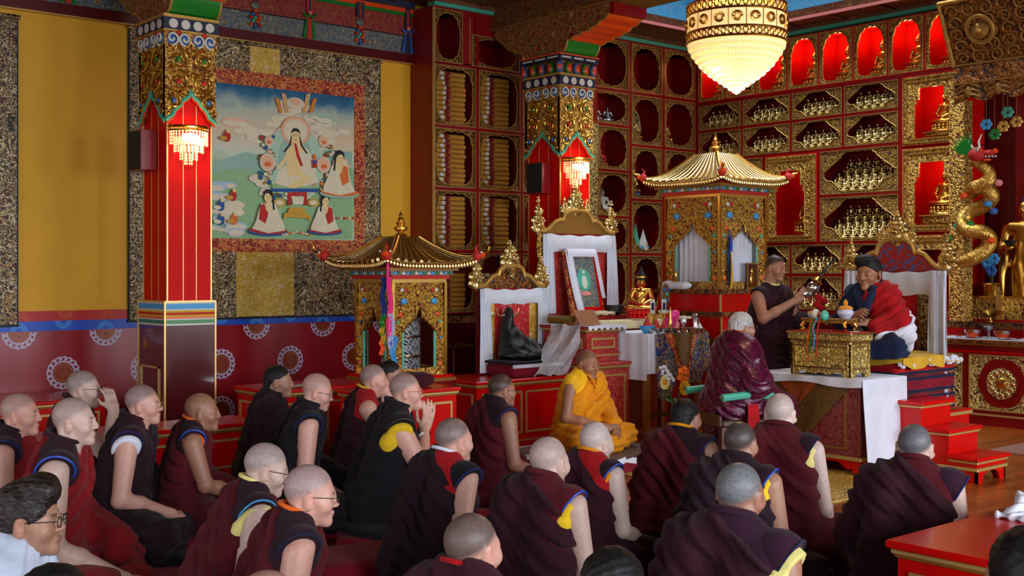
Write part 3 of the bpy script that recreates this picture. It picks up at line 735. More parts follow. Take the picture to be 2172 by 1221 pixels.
def fret(m, P, u0, u1, v0, v1, kind, mat, th=.018):
    """pierced screen: a rectangle with a cusped opening, P(u,v,depth) maps into the hall"""
    H = hole(kind); cu, cv = (u0 + u1) / 2, v0 + (v1 - v0) * (.47 if kind == 'shrine' else .5); hw, hh = (u1 - u0) / 2, (v1 - v0)
    pts = []
    for x, y in H: pts.append((u0 + (u1 - u0) * x, v0 + (v1 - v0) * y))
    ang = [math.atan2(q[1] - cv, q[0] - cu) for q in pts]
    for cx_, cy_ in ((u0, v0), (u1, v0), (u0, v1), (u1, v1)):        # make sure the corners are kept
        a = math.atan2(cy_ - cv, cx_ - cu); k = min(range(len(ang)), key=lambda i: abs(ang[i] - a)); ang[k] = a
    outer = []
    for a in ang:
        c, s = math.cos(a), math.sin(a); t = 1e9
        if abs(c) > 1e-9: t = min(t, ((u1 if c > 0 else u0) - cu) / c)
        if abs(s) > 1e-9: t = min(t, ((v1 if s > 0 else v0) - cv) / s)
        outer.append((cu + c * t, cv + s * t))
    n = len(pts); m.mat(mat)
    vs = [P(a, b, 0) for a, b in outer] + [P(a, b, 0) for a, b in pts] + [P(a, b, th) for a, b in pts] + [P(a, b, th) for a, b in outer]
    fs = []
    for i in range(n): j = (i + 1) % n; fs += [(i, j, n + j, n + i), (n + i, n + j, 2 * n + j, 2 * n + i), (2 * n + i, 2 * n + j, 3 * n + j, 3 * n + i)]
    m.add(vs, fs); m.tube([P(a, b, -.003) for a, b in pts[::1]], .005, 5, 'gold_paint', True)
def unit(m, P, u0, u1, v0, v1, depth, bar=.025, back='lacquer_deep', wood='lacquer_deep', line='gold_line'):
    """one open compartment: four boards, a back board and the thin gilt line round its mouth"""
    def B(a0, a1, b0, b1, d0, d1):
        p, q = P(a0, b0, d0), P(a1, b1, d1); m.box(p[0], q[0], p[1], q[1], p[2], q[2])
    m.mat(wood); b = bar
    B(u0 - b, u0, v0 - b, v1 + b, 0, depth); B(u1, u1 + b, v0 - b, v1 + b, 0, depth); B(u0, u1, v0 - b, v0, 0, depth); B(u0, u1, v1, v1 + b, 0, depth)
    m.mat(back); B(u0 - b, u1 + b, v0 - b, v1 + b, depth, depth + .012)
    m.mat(line); w = .006
    B(u0 - w, u0, v0 - w, v1 + w, -.004, .004); B(u1, u1 + w, v0 - w, v1 + w, -.004, .004); B(u0, u1, v0 - w, v0, -.004, .004); B(u0, u1, v1, v1 + w, -.004, .004)
def PBk(u, v, d): return (u, YB + d, v)
def PRt(u, v, d): return (XR + d, u, v)
def xb(px): return onY(px, 0, YB)[0]
def yr(px): return onX(px, 0, XR)[1]

# ---- seated figures
def buddha_field(s, base=True, hat=False, fine=False):
    f = Field(); k = .03 * s
    def p(*a): return tuple(x * s for x in a)
    if base:
        f.rc(p(-.02, .02, .03), p(.02, .02, .03), .045 * s, k=.01, sc=(.16, .2, 1)); f.ell(p(0, .03, .03), p(.33, .27, .035), k=.005 * s); f.ell(p(0, .03, .095), p(.31, .25, .03), k=.005 * s)
    z = .12 if base else 0
    f.ell(p(0, .07, z + .08), p(.29, .21, .08), k); 
    for q in (-1, 1):
        f.ell(p(q * .24, .09, z + .08), p(.11, .12, .075), k); f.rc(p(q * .185, -.01, z + .47), p(q * .25, .03, z + .27), .052 * s, .042 * s, k); f.rc(p(q * .25, .03, z + .27), p(q * .05, .2, z + (.17 if q < 0 else .2)), .042 * s, .032 * s, k)
        f.ell(p(q * .08, -.005, z + .65), p(.014, .02, .05), .01 * s)
    f.rc(p(0, -.02, z + .1), p(0, -.02, z + .42), .14 * s, .13 * s, k, sc=(1, .8, 1)) if False else f.rc(p(0, -.02, z + .1), p(0, -.02, z + .42), .13 * s, .125 * s, k)
    f.rc(p(-.14, -.02, z + .47), p(.14, -.02, z + .47), .06 * s, k=k); f.rc(p(0, -.02, z + .5), p(0, 0, z + .6), .05 * s, k=.02 * s)
    f.ell(p(0, 0, z + .66), p(.076, .088, .1), .015 * s); f.ell(p(0, .085, z + .645), p(.014, .02, .022), .012 * s)
    if hat:
        f.rc(p(0, -.01, z + .72), p(0, -.01, z + .88), .07 * s, .012 * s, .01 * s)
        for q in range(5): a = PI * (q / 4); f.rc(p(.07 * math.cos(a), .07 * math.sin(a) * .8, z + .72), p(.085 * math.cos(a), .085 * math.sin(a) * .8, z + .82), .02 * s, .006 * s, .005 * s)
    else: f.ell(p(0, -.015, z + .765), p(.045, .048, .045), .015 * s); f.ell(p(0, -.015, z + .815), p(.018, .018, .03), .008 * s)
    if fine:
        for q in range(6): f.rc(p(-.13 + .03 * q, .1 - abs(q - 2.5) * .004, z + .46 - .035 * q), p(.0 + .03 * q, .118, z + .33 - .03 * q), .007 * s, k=.006 * s)
        f.rc(p(-.15, .09, z + .44), p(.12, .11, z + .18), .015 * s, k=.012 * s)
    return f
def lotus(m, r, h, mat='gold', c=(0, 0, 0), sy=.82):
    m.lathe([(r * .92, 0), (r, h * .12), (r * .96, h * .22), (r * .8, h * .48), (r * .78, h * .52), (r * .93, h * .8), (r * .95, h * .92), (r * .86, h)], c, 28, mat, 1, sy)
    n = 18
    for i in range(n):
        a = 2 * PI * i / n
        for zz, q in ((.3, 1), (.74, -1)):
            m.ball((c[0] + r * .86 * math.cos(a), c[1] + r * .86 * sy * math.sin(a), c[2] + h * zz), r * .12, mat, 8, (1, 1, 1.3))
def buddha(name, label, cat, loc, face, s, mat='gold', group=None, seat='gold', hat=False, h=None, throne=0.0, cloth_=None):
    """seated figure of height about s on a lotus seat; FACE is the heading in degrees, 0 = hall +Y"""
    t = thing(name, label, cat, loc, R(face), group); m = MB(); bh = s * .17
    if throne: m.box(-s * .36, s * .36, -s * .22, s * .34, 0, throne, 'relief_gold', .01); m.box(-s * .4, s * .4, -s * .26, s * .38, throne * .85, throne, 'gold_paint', .008)
    lotus(m, s * .34, bh, seat, (0, s * .04, throne)); obj('lotus_seat', m, t, local=True, angle=50)
    o = sculpt('figure', buddha_field(s * .98, False, hat, True), [mat], t, h or max(.006, s * .016)); o.location = (0, 0, throne + bh * .96)
    return t

# ---- scripture book case along the left wall
t = thing('scripture_bookcase', 'tall dark red bookcase of open compartments with gilt pierced arches, along the left wall', 'bookcase', ((XE + XR) / 2, YB, 0))
car = MB(); FR = []
rowz = [(3.12, 3.745), (2.455, 3.07), (1.785, 2.403), (1.11, 1.735)]
ca, cb, cc, cd, ce, cf = [(xb(a), xb(b)) for a, b in ((923, 1008), (1017, 1102), (1110, 1180), (1271, 1333), (1341, 1403), (1411, 1473))]
cells = [('oval', xb(923), xb(980), 3.79, 4.34), ('oval', xb(1002), xb(1100), 3.79, 4.12), ('oval', xb(1262), xb(1333), 3.765, 4.34), ('oval', ce[0], ce[1], 3.765, 4.34), ('oval', cf[0], cf[1], 3.765, 4.34)]
for v in rowz: cells += [('book', ca[0], ca[1], *v), ('book', cb[0], cb[1], *v), ('book', cc[0], cc[1], *v)]
cells += [('oval', xb(1240), cd[1], 3.335, 3.71), ('oval', *cd, 2.785, 3.285), ('oval', *cd, 2.225, 2.735), ('oval', *cd, 1.775, 2.175), ('arch', *cd, 1.105, 1.725)]
for c in (ce, cf): cells += [('oval', *c, 3.12, 3.71), ('arch', *c, 2.45, 3.07), ('oval', *c, 1.78, 2.40), ('arch', *c, 1.105, 1.73)]
for k, u0, u1, v0, v1 in cells:
    unit(car, PBk, u0, u1, v0, v1, .4); f = MB(); fret(f, lambda u, v, d: (u, YB + .012 + d, v), u0, u1, v0, v1, k, 'relief_fret'); FR.append(f)
car.mat('lacquer_deep'); Y1 = YL - .008
for a, b in ((XE, ca[0] - .02), (ca[1], cb[0]), (cb[1], cc[0]), (cc[1], xb(1240)), (xb(1255), cd[0] - .02), (cd[1], ce[0]), (ce[1], cf[0]), (cf[1], XR - .001)): car.box(a + (.009 if a > XE else 0), b - .009, YB + .001, YL - .006, 1.05, 4.365)
car.box(XE, XR, YB + .002, Y1, 4.34, 4.37); car.box(XE, xb(1002), YB + .002, YB + .3, 3.752, 3.783); car.box(xb(980) + .008, xb(1002) - .008, YB + .004, YB + .3, 3.8, 4.36); car.box(xb(1002) - .004, xb(1262) - .01, YB + .02, YB + .3, 4.128, 4.36)
car.box(xb(1240), XR, YB + .03, YB + .3, 3.716, 3.758); car.box(cd[0] - .03, cd[1], YB + .03, YB + .3, 3.292, 3.328)
car.mat('gold_line'); car.box(XE - .004, XE + .004, YB - .002, YB + .006, 1.05, 4.36); car.box(XE + .012, XE + .018, YB - .002, YB, 1.05, 4.36); car.box(xb(996), xb(997.4), YB - .002, YB, 3.8, 4.3)
car.box(XE, XR - .02, YB - .22, Y1, 0, 1.0, 'maroon_lacquer'); car.box(XE - .03, XR - .03, YB - .26, Y1, 1.0, 1.07, 'relief_dim'); car.box(XE, XR, YB - .235, YB - .2, .74, .79, 'relief_dim'); car.mat('gold_line')
for k in range(6): xx = XE + .1 + .8 * k; car.box(xx, xx + .01, YB - .226, YB - .215, .05, .72)
obj('case', car, t)
for f in FR: obj('fret_arch', f, t)
m = MB(); u0, u1 = xb(1249), xb(1266); m.box(u0, u1, YB - .012, YB + .02, 1.78, 3.31, 'relief_pale'); m.box(u0 - .008, u0, YB - .016, YB, 1.78, 3.31, 'gold_line'); m.box(u1, u1 + .008, YB - .016, YB, 1.78, 3.31); obj('carved_strip', m, t)

# ---- volumes wrapped in gold cloth, each with a white label and a red binding
def volume(w, h, dep, red, q=0):
    b = MB(); b.box(-w / 2, w / 2, 0, dep, 0, h, 'volume_gold', .01); b.mat('volume_gold')
    for k in range(7):                                  # slanting cloth folds on the front
        x = -w * .02 + w * .47 * k / 7; b.tube([(x, -.002, .006), (x + w * .06, -.004, h - .006)], .004, 5)
    l = MB(); l.box(-w * (.31 - .035 * q), -w * (.20 - .035 * q), -.006, .004, h * .18, h * .85, 'label_white'); r = MB(); r.mat('volume_red')
    r.box(-w * .13, -w * (.02 if red else .07), -.007, .004, -.001, h + .001); r.prism([(-w * .16, h * .5), (-w * .08, h * .1), (w * .03, h * .45), (-w * .06, h * .95)], -.012, -.002, 'y')
    return b, l, r
VP = {}
def put_volume(loc, w, h, red, label, group, ang):
    q = int(RNG.randint(0, 4)); key = (round(w, 2), round(h, 3), red, q)
    if key not in VP:
        t = thing('scripture_volume', label, 'scripture', loc, ang, group); b, l, r = volume(w, h, .32, red, q)
        obj('cloth_wrapper', b, t, local=True); obj('label_slip', l, t, local=True); obj('binding_band', r, t, local=True); VP[key] = t
    else: dup(VP[key], loc, label, group, ang)
CN = ('left column', 'second column'); RN = ('top', 'second', 'third', 'lowest')
for ci, c in enumerate((ca, cb)):
    for ri, (v0, v1) in enumerate(rowz):
        n = 11 if ri < 3 else 8; ph = (v1 - v0 - .045) / n if ri < 3 else .052
        for k in range(n):
            q = n - 1 - k; w = round((c[1] - c[0]) * .80, 2)
            put_volume((c[0] + w / 2 + .012 + RNG.uniform(-.004, .012), YB + .05 + RNG.uniform(0, .012), v0 + .001 + ph * k), w, round(ph - .002, 3), bool((k + ri) % 3 == 0),
                       '%s gold-wrapped volume from the top, %s, %s compartment of the scripture bookcase' % (ORD[q], CN[ci], RN[ri]), 'scripture volumes in the %s compartment of the %s' % (RN[ri], CN[ci]), RNG.uniform(-.012, .012))

# ---- the wall of gilt figures at the right
t = thing('niche_cabinet', 'dark red wall of niches with gilt pierced fronts, behind the small pavilion and the teacher', 'shelving', (XR, 7.6, 0))
car = MB(); FR = []; topz = (3.735, 4.335)
td = [1480, 1538, 1602, 1669, 1736, 1809, 1883, 1961, 2040]
A4 = [1480, 1573.5, 1677.5, 1788, 1908]
tops = [(yr(b), yr(a)) for a, b in zip(td[:-1], td[1:])]
for u0, u1 in tops: unit(car, PRt, u0 + .018, u1 - .018, topz[0], topz[1], .36, .018, 'pillar_red', 'pillar_red'); f = MB(); fret(f, lambda u, v, d: (XR + .01 + d, u, v), u0 + .016, u1 - .016, *topz, 'arch', 'relief_gold'); FR.append(f)
SMALL = []
def cellr(a, b, v0, v1, nm, kind='tri', dep=.36):
    u0, u1 = yr(b) + .025, yr(a) - .025; unit(car, PRt, u0, u1, v0, v1, dep); f = MB(); fret(f, lambda u, v, d: (XR + .01 + d, u, v), u0, u1, v0, v1, kind, 'relief_fret'); FR.append(f)
    if nm: SMALL.append((u0, u1, v0, v1, nm))
CW = ('corner', 'second', 'third', 'right-hand')
for i in range(4):
    cellr(A4[i], A4[i + 1], 3.365, 3.665, 'upper row, %s compartment' % CW[i]); cellr(A4[i], A4[i + 1], 2.985, 3.315, 'lower row, %s compartment' % CW[i])
cellr(1737, 1908, 2.445, 2.935, 'upper wide compartment'); cellr(1737, 1908, 1.9, 2.395, 'lower wide compartment')
cellr(1480, 1619, 2.445, 2.935, None); cellr(1480, 1619, 1.9, 2.395, None)
for i, (a, b) in enumerate(((1580, 1677), (1677, 1788), (1788, 1908))):
    cellr(a, b, 1.525, 1.85, 'upper low compartment, %s' % ('behind the standing monk', 'behind the vase', 'by the throne')[i]) ; cellr(a, b, 1.1, 1.475, 'bottom compartment, %s' % ('behind the standing monk', 'above the gilt table', 'by the throne')[i])
SH = []
def shrine(a, b, v0, v1, dep=.42):
    u0, u1 = yr(b) + .02, yr(a) - .02; unit(car, PRt, u0, u1, v0, v1, dep, .02, 'pillar_red', 'pillar_red'); f = MB(); fret(f, lambda u, v, d: (XR - .015 + d, u, v), u0, u1, v0, v1, 'shrine', 'relief_gold', .03)
    f.mat('gold_paint'); w = .03
    for q in (.012, .05):
        f.box(XR - .03, XR - .01, u0 + q, u0 + q + .01, v0 + q, v1 - q); f.box(XR - .03, XR - .01, u1 - q - .01, u1 - q, v0 + q, v1 - q); f.box(XR - .03, XR - .01, u0 + q, u1 - q, v0 + q, v0 + q + .01); f.box(XR - .03, XR - .01, u0 + q, u1 - q, v1 - q - .01, v1 - q)
    FR.append(f); SH.append((u0, u1, v0, v1))
shrine(1622, 1733, 1.9, 2.925); shrine(1912, 2045, 2.93, 3.665); shrine(1912, 2045, 1.98, 2.88); shrine(1912, 2045, 1.05, 1.93)
car.mat('lacquer_deep'); XB = XW - .01
for z0, z1, a, b in ((3.66, 3.72, 1475, 2045), (3.315, 3.365, 1475, 1910), (2.935, 2.985, 1475, 1910), (2.395, 2.445, 1737, 1908), (1.85, 1.9, 1475, 1910), (1.475, 1.525, 1580, 1910), (1.0, 1.1, 1475, 1910)): car.box(XR + .002, XB, yr(b), yr(a), z0 + .006, z1 - .006)
for a, b, z0, z1 in ((1474, 1481.5, 1.05, 4.37), (1905, 1913, 1.0, 3.7), (1732, 1739, 1.9, 2.95), (1617, 1624, 1.9, 2.95)): car.box(XR + .001, XB, yr(b) + .006, yr(a) - .006, z0, z1)
car.box(XR, XB, yr(1480), YB + .1, 1.0, 4.37); car.box(XR, XB, yr(2045), yr(1475), 0, 1.05, 'maroon_lacquer'); car.box(XR + .01, XB, yr(1580), yr(1475), 1.05, 1.9)
obj('case', car, t)
for f in FR: obj('fret_arch', f, t)
# little gilt figures in tiers, one object each
tv, tq = buddha_field(.185, True).mesh(.0068); sm = fastmesh('figurine', tv, tq, ['gold_pale'])
def small(loc, label, group):
    o = bpy.data.objects.new('buddha_figurine', sm); COL.objects.link(o); o.location = loc; o.rotation_euler = (0, 0, R(90) + RNG.uniform(-.05, .05)); return tag(o, label, 'figurine', group)
steps = MB().mat('maroon_lacquer'); TR = ('front', 'second', 'third', 'back')
for u0, u1, v0, v1, nm in SMALL:
    wide = 'wide' in nm; tiers = 4 if wide else 2; cols = 7 if wide else 5; st = .088 if wide else .085
    for r in range(tiers):
        if r: p = (XR + .02 + .075 * r, u0, v0); steps.box(p[0], XR + .36, u0, u1, v0 + st * (r - 1), v0 + st * r)
        nn = cols - (r // 2 if wide else 0)
        for c in range(nn):
            y = (u0 + u1) / 2 - (c - (nn - 1) / 2) * (u1 - u0) * .8 / cols
            small((XR + .065 + .075 * r, y, v0 + st * r), 'small gilt seated figurine, %s tier, %s from left, %s' % (TR[r] if tiers > 2 else ('front', 'back')[r], ORD[c], nm), 'gilt figurines, %s' % nm)
obj('tier_steps', steps, t)
# lit figures in the top row and in the shrines
for i, (u0, u1) in enumerate(tops):
    lab = 'gilt seated buddha in lit red niche under the ceiling, ' + ('nearest the corner', 'second from the corner', 'third from the corner', 'fourth from the corner', 'fifth from the corner', 'sixth from the corner', 'seventh from the corner', 'beside the carved canopy')[i]
    if i == 0: B0 = buddha('seated_buddha', lab, 'statue', (XR + .2, u0 + (u1 - u0) * .42, topz[0]), 72, .46, group='lit buddhas under the ceiling')
    else: dup(B0, (XR + .2, u0 + (u1 - u0) * .42, topz[0]), lab)
for (u0, u1, v0, v1), nm, s in zip(SH[1:3], ('upper of the two left of the dragon', 'lower of the two left of the dragon'), (.46, .52)):
    buddha('seated_buddha', 'gilt buddha in lit red shrine, ' + nm, 'statue', (XR + .16, (u0 + u1) / 2 - .07, v0 + .075), 78, s, throne=.1 if s > .5 else .05)
buddha('seated_buddha', 'seated gilt figure at the edge of the red shrine right of the pavilion roof', 'statue', (XR + .16, SH[0][0] + .22, SH[0][2] + .1), 80, .5)
# figures in the compartments right of the second pillar
def C2(c): return (c[0] + c[1]) / 2
for k in range(3): buddha('silver_figure', 'dull silver seated figure, %s of three, in the wide compartment beside the second pillar' % ('left', 'middle', 'right')[k], 'statue', (xb(1258 + 25 * k), YB + .16, 3.336), 160, .25, 'silver', 'three silver figures', 'silver', h=.009)
t = buddha('aureole_buddha', 'pale gilt buddha with tall leaf-shaped aureole in the bookcase', 'statue', (ce[0] + .17, YB + .18, 3.121), 160, .4, 'gold_pale', seat='gold_pale')
m = MB(); m.prism([(-.15, .06), (-.19, .2), (-.17, .36), (-.1, .48), (0, .56), (.1, .48), (.17, .36), (.19, .2), (.15, .06)], -.13, -.1, 'y', 'relief_pale'); obj('aureole', m, t, local=True)
buddha('seated_buddha', 'gilt seated buddha on broad lotus in compartment left of the corner', 'statue', (cf[0] + .14, YB + .18, 3.121), 150, .4, 'gold_pale')
buddha('painted_figure', 'small painted figure on blue lotus in compartment right of the sconce', 'statue', (C2(cd) - .05, YB + .18, 2.786), 160, .27, 'paint_red', seat='sky_paint', h=.009)
buddha('white_figure', 'small white figure on white lotus behind the tall throne crest', 'statue', (C2(cd) - .02, YB + .18, 2.226), 160, .34, 'white_paint', seat='white_paint', h=.009)
buddha('rider_figure', 'gilt figure with blue and green seat beside the pavilion eave', 'statue', (C2(ce) - .12, YB + .18, 2.451), 160, .4, 'gold_pale', seat='blue_paint', h=.009)
t = thing('offering_cake', 'white round cakes stacked on thin stand in the bookcase', 'offering', (C2(cd) - .02, YB + .15, 1.776)); m = MB(); m.ball((0, 0, .1), .05, 'white_paint', 12, (1, .3, 1)); m.ball((.03, 0, .2), .04, 'teal_paint', 12, (1, .3, 1)); obj('disc', m, t, local=True); m = MB().box(-.02, .02, -.02, .02, 0, .06, 'silver'); obj('stand', m, t, local=True)
for k, (dx, hh, mt) in enumerate(((-.12, .2, 'teal_paint'), (.0, .28, 'teal_paint'), (.14, .2, 'white_paint'))):
    t = thing('model_shrine', ('green pointed model shrine at left edge of bookcase compartment', 'tallest green pointed model shrine in bookcase compartment', 'white model shrine with blue spire in bookcase compartment')[k], 'model', (C2(ce) - .04 + dx, YB + .16, 1.781), 0, 'model shrines')
    m = MB(); m.lathe([(.085, 0), (.085, .03), (.065, .04), (.065, .09)], (0, 0, 0), 16, 'white_paint'); obj('drum', m, t, local=True)
    m = MB(); m.lathe([(.085, .09), (.05, .09 + hh * .4), (.004, .09 + hh)], (0, 0, 0), 4, mt, smooth=False); obj('spire', m, t, local=True); m = MB(); m.ball((0, -.06, .1), .02, 'pink_paint', 8); m.ball((.05, -.04, .06), .02, 'sky_paint', 8); m.ball((-.05, -.04, .06), .02, 'sky_paint', 8); obj('ornament', m, t, local=True)
# ================================================================ HANGING SCROLLS ON THE LEFT WALL
def WL_(px, py, o=.03): p = onY(px, py, YL - o); return (p[0], p[2])
class Flat(MB):
    """painted shapes: thin polygons laid on the canvas, drawn in wall coordinates"""
    layer = 0
    def poly(s, pts, mat, o=None):
        s.layer += 1; y = YL - .0345 - .00012 * s.layer; s.mat(mat); n = len(pts)
        cx = sum(p[0] for p in pts) / n; cz = sum(p[1] for p in pts) / n
        s.add([(p[0], y, p[1]) for p in pts], [tuple(range(n))]); return s
    def el(s, cx, cz, rx, rz, mat, n=22, rot=0):
        return s.poly([(cx + rx * math.cos(a) * math.cos(rot) - rz * math.sin(a) * math.sin(rot), cz + rx * math.cos(a) * math.sin(rot) + rz * math.sin(a) * math.cos(rot)) for a in [2 * PI * i / n for i in range(n)]], mat)
    def px(s, pts, mat): return s.poly([WL_(a, b) for a, b in pts], mat)
def scroll_frame(t, x0, x1, zb, zt):
    m = MB().box(x0, x1, YL - .028, YL - .008, zb, zt, 'brocade_dark'); m.box(x0 - .012, x0, YL - .03, YL - .008, zb, zt, 'dark'); m.box(x1, x1 + .012, YL - .03, YL - .008, zb, zt); m.box(x0 - .02, x1 + .02, YL - .032, YL - .008, zb - .02, zb)
    m.tube([(x0 - .02, YL - .05, zt), (x1 + .02, YL - .05, zt)], .02, 8, 'brocade_dark'); return m
cx, x0, x1 = 5.59, 4.225, 6.948
t = thing('scroll_picture', 'huge painted cloth scroll with brocade borders, seated saint under a pale halo, on yellow wall', 'scroll painting', (cx, YL - .03, 1.1))
obj('brocade_border', scroll_frame(t, x0, x1, 1.1, 3.77), t)
m = MB().box(4.42, 6.76, YL - .031, YL - .02, 1.735, 3.5, 'brocade_red'); obj('inner_border', m, t)
m = MB().box(5.283, 5.915, YL - .032, YL - .02, 1.105, 1.733, 'brocade_yellow'); obj('yellow_panel', m, t)
m = MB().box(5.43, 5.76, YL - .032, YL - .02, 3.502, 3.765, 'brocade_yellow'); obj('yellow_panel', m, t)
X0p, X1p, Z0p, Z1p = 4.555, 6.625, 1.866, 3.358
m = MB().box(X0p, X1p, YL - .0345, YL - .02, Z0p, Z1p, 'scroll_sky'); canvas = obj('canvas', m, t, origin=None)
f = Flat(); rr = random.Random(3)
f.px([(446, 345), (480, 335), (520, 322), (560, 330), (590, 345), (590, 372), (446, 375)], 'hill_teal'); f.px([(446, 372), (470, 360), (520, 358), (560, 372), (590, 420), (590, 506), (446, 505)], 'cliff_green')
f.px([(650, 330), (690, 318), (746, 322), (746, 350), (700, 352), (660, 360)], 'hill_teal'); f.px([(650, 360), (700, 350), (746, 356), (746, 508), (590, 507), (600, 430)], 'cliff_green')
def cloud(px, py, w, h, mat, n=6):
    for i in range(n):
        X, Z = WL_(px + rr.uniform(-w, w), py + rr.uniform(-h, h)); r = rr.uniform(.03, .075); f.el(X, Z, r * 1.7, r * .62, mat, 14); f.el(X, Z - .006, r * 1.5, r * .42, 'cloud_pale' if mat == 'cloud_blue' else 'robe_ivory', 14)
cloud(625, 228, 26, 10, 'cloud_pale', 9); cloud(600, 255, 40, 8, 'cloud_pale', 9); cloud(650, 256, 40, 8, 'cloud_pale', 8); cloud(540, 290, 34, 20, 'cloud_pale', 10); cloud(505, 262, 22, 6, 'halo_rose', 5); cloud(700, 290, 30, 20, 'cloud_pale', 9); cloud(470, 405, 22, 18, 'cloud_blue', 9); cloud(478, 470, 26, 26, 'cloud_blue', 12); cloud(500, 440, 18, 12, 'cloud_pale', 6); cloud(690, 255, 26, 8, 'hill_teal', 5); cloud(560, 400, 14, 24, 'cloud_pale', 7)
for s in (-1, 1):                                       # banners rising behind the clouds
    for a, b in ((22, 40), (36, 30)):
        f.px([(625 + s * a, 200 + (40 - b)), (625 + s * (a + 9), 198 + (40 - b)), (625 + s * (a - 1), 240), (625 + s * (a - 9), 240)], 'paint_orange' if a == 36 else 'halo_rose'); f.px([(625 + s * (a + 3), 200 + (40 - b)), (625 + s * (a + 6), 199 + (40 - b)), (625 + s * (a - 4), 240), (625 + s * (a - 7), 240)], 'paint_gold')
X, Z = WL_(624, 220); f.el(X, Z, .1, .06, 'cloud_pale'); f.el(X, Z + .015, .06, .04, 'halo_rose')
# aureole, throne, seated saint
X, Z = WL_(624, 345); f.el(X, Z, .33, .40, 'cloud_pale', 40); f.el(X, Z, .315, .385, 'halo_green', 40); f.el(X, Z, .2, .3, 'hill_teal', 40)
X, Z = WL_(624, 278); f.el(X, Z, .168, .145, 'paint_red', 36); f.el(X, Z, .164, .142, 'halo_rose', 36); f.el(X, Z, .13, .112, 'robe_ivory', 36)
f.px([(575, 390), (672, 392), (672, 402), (575, 402)], 'cliff_green'); f.px([(575, 400), (672, 400), (672, 408), (575, 407)], 'paint_blue'); f.px([(580, 384), (668, 384), (666, 392), (580, 391)], 'paint_orange')
f.px([(580, 388), (588, 362), (600, 352), (650, 352), (664, 362), (672, 386), (650, 394), (624, 397), (598, 395)], 'robe_ivory'); f.px([(606, 396), (640, 372), (660, 378), (648, 390), (622, 400)], 'figure_flesh')
f.px([(604, 356), (606, 330), (612, 312), (622, 303), (634, 304), (646, 316), (656, 340), (662, 356), (650, 378), (610, 372)], 'figure_flesh')
f.px([(606, 318), (614, 310), (610, 330), (600, 348), (590, 360), (584, 356), (598, 338)], 'figure_flesh'); f.px([(648, 314), (658, 330), (664, 348), (656, 352), (648, 336)], 'figure_flesh')
f.px([(628, 330), (650, 316), (664, 345), (668, 372), (640, 370), (632, 350)], 'robe_ivory')
f.px([(620, 302), (624, 300), (632, 330), (640, 352), (634, 353), (626, 332)], 'paint_red')
X, Z = WL_(624, 290); f.el(X, Z, .05, .07, 'figure_flesh', 24); f.poly([(X - .052, Z + .005), (X - .05, Z + .05), (X - .03, Z + .078), (X, Z + .086), (X + .03, Z + .078), (X + .05, Z + .05), (X + .052, Z + .005), (X + .042, Z + .04), (X, Z + .055), (X - .042, Z + .04)], 'paint_black')
for s in (-1, 1):
    f.poly([(X + s * .05, Z + .01), (X + s * .075, Z - .08), (X + s * .14, Z - .16), (X + s * .12, Z - .165), (X + s * .055, Z - .085), (X + s * .042, Z)][::s], 'paint_black'); f.el(X + s * .018, Z + .008, .011, .004, 'paint_black', 8); f.el(X + s * .018, Z + .022, .013, .0025, 'paint_black', 8)
f.el(X, Z - .035, .012, .005, 'paint_red', 8); f.el(X, Z - .008, .005, .012, 'halo_rose', 8)
def flowers(px, py, n, w, h):
    for i in range(n):
        X, Z = WL_(px + rr.uniform(-w, w), py + rr.uniform(-h, h)); r = rr.uniform(.014, .026); f.el(X, Z, r * 1.2, r * 1.2, 'leaf_green', 7); f.el(X, Z, r, r * .8, rr.choice(['paint_orange', 'paint_red', 'robe_ivory', 'halo_rose', 'paint_blue']), 8)
flowers(562, 345, 26, 16, 62); flowers(690, 350, 22, 14, 52); flowers(600, 418, 14, 34, 8)
for px, py, rr2 in ((563, 345, .085), (682, 350, .08), (566, 300, .05), (682, 300, .06)): X, Z = WL_(px, py); f.el(X, Z, rr2, rr2 * 1.05, 'cloud_pale', 20); f.el(X, Z, rr2 * .8, rr2 * .85, 'halo_rose', 20); f.el(X, Z - rr2 * .2, rr2 * .45, rr2 * .3, 'paint_orange', 12)
X, Z = WL_(662, 340); f.poly([(X - .03, Z), (X + .03, Z), (X + .024, Z - .08), (X - .024, Z - .08)], 'paint_red'); f.el(X, Z - .02, .025, .02, 'paint_blue', 10); f.el(X, Z + .03, .022, .03, 'paint_orange', 10)
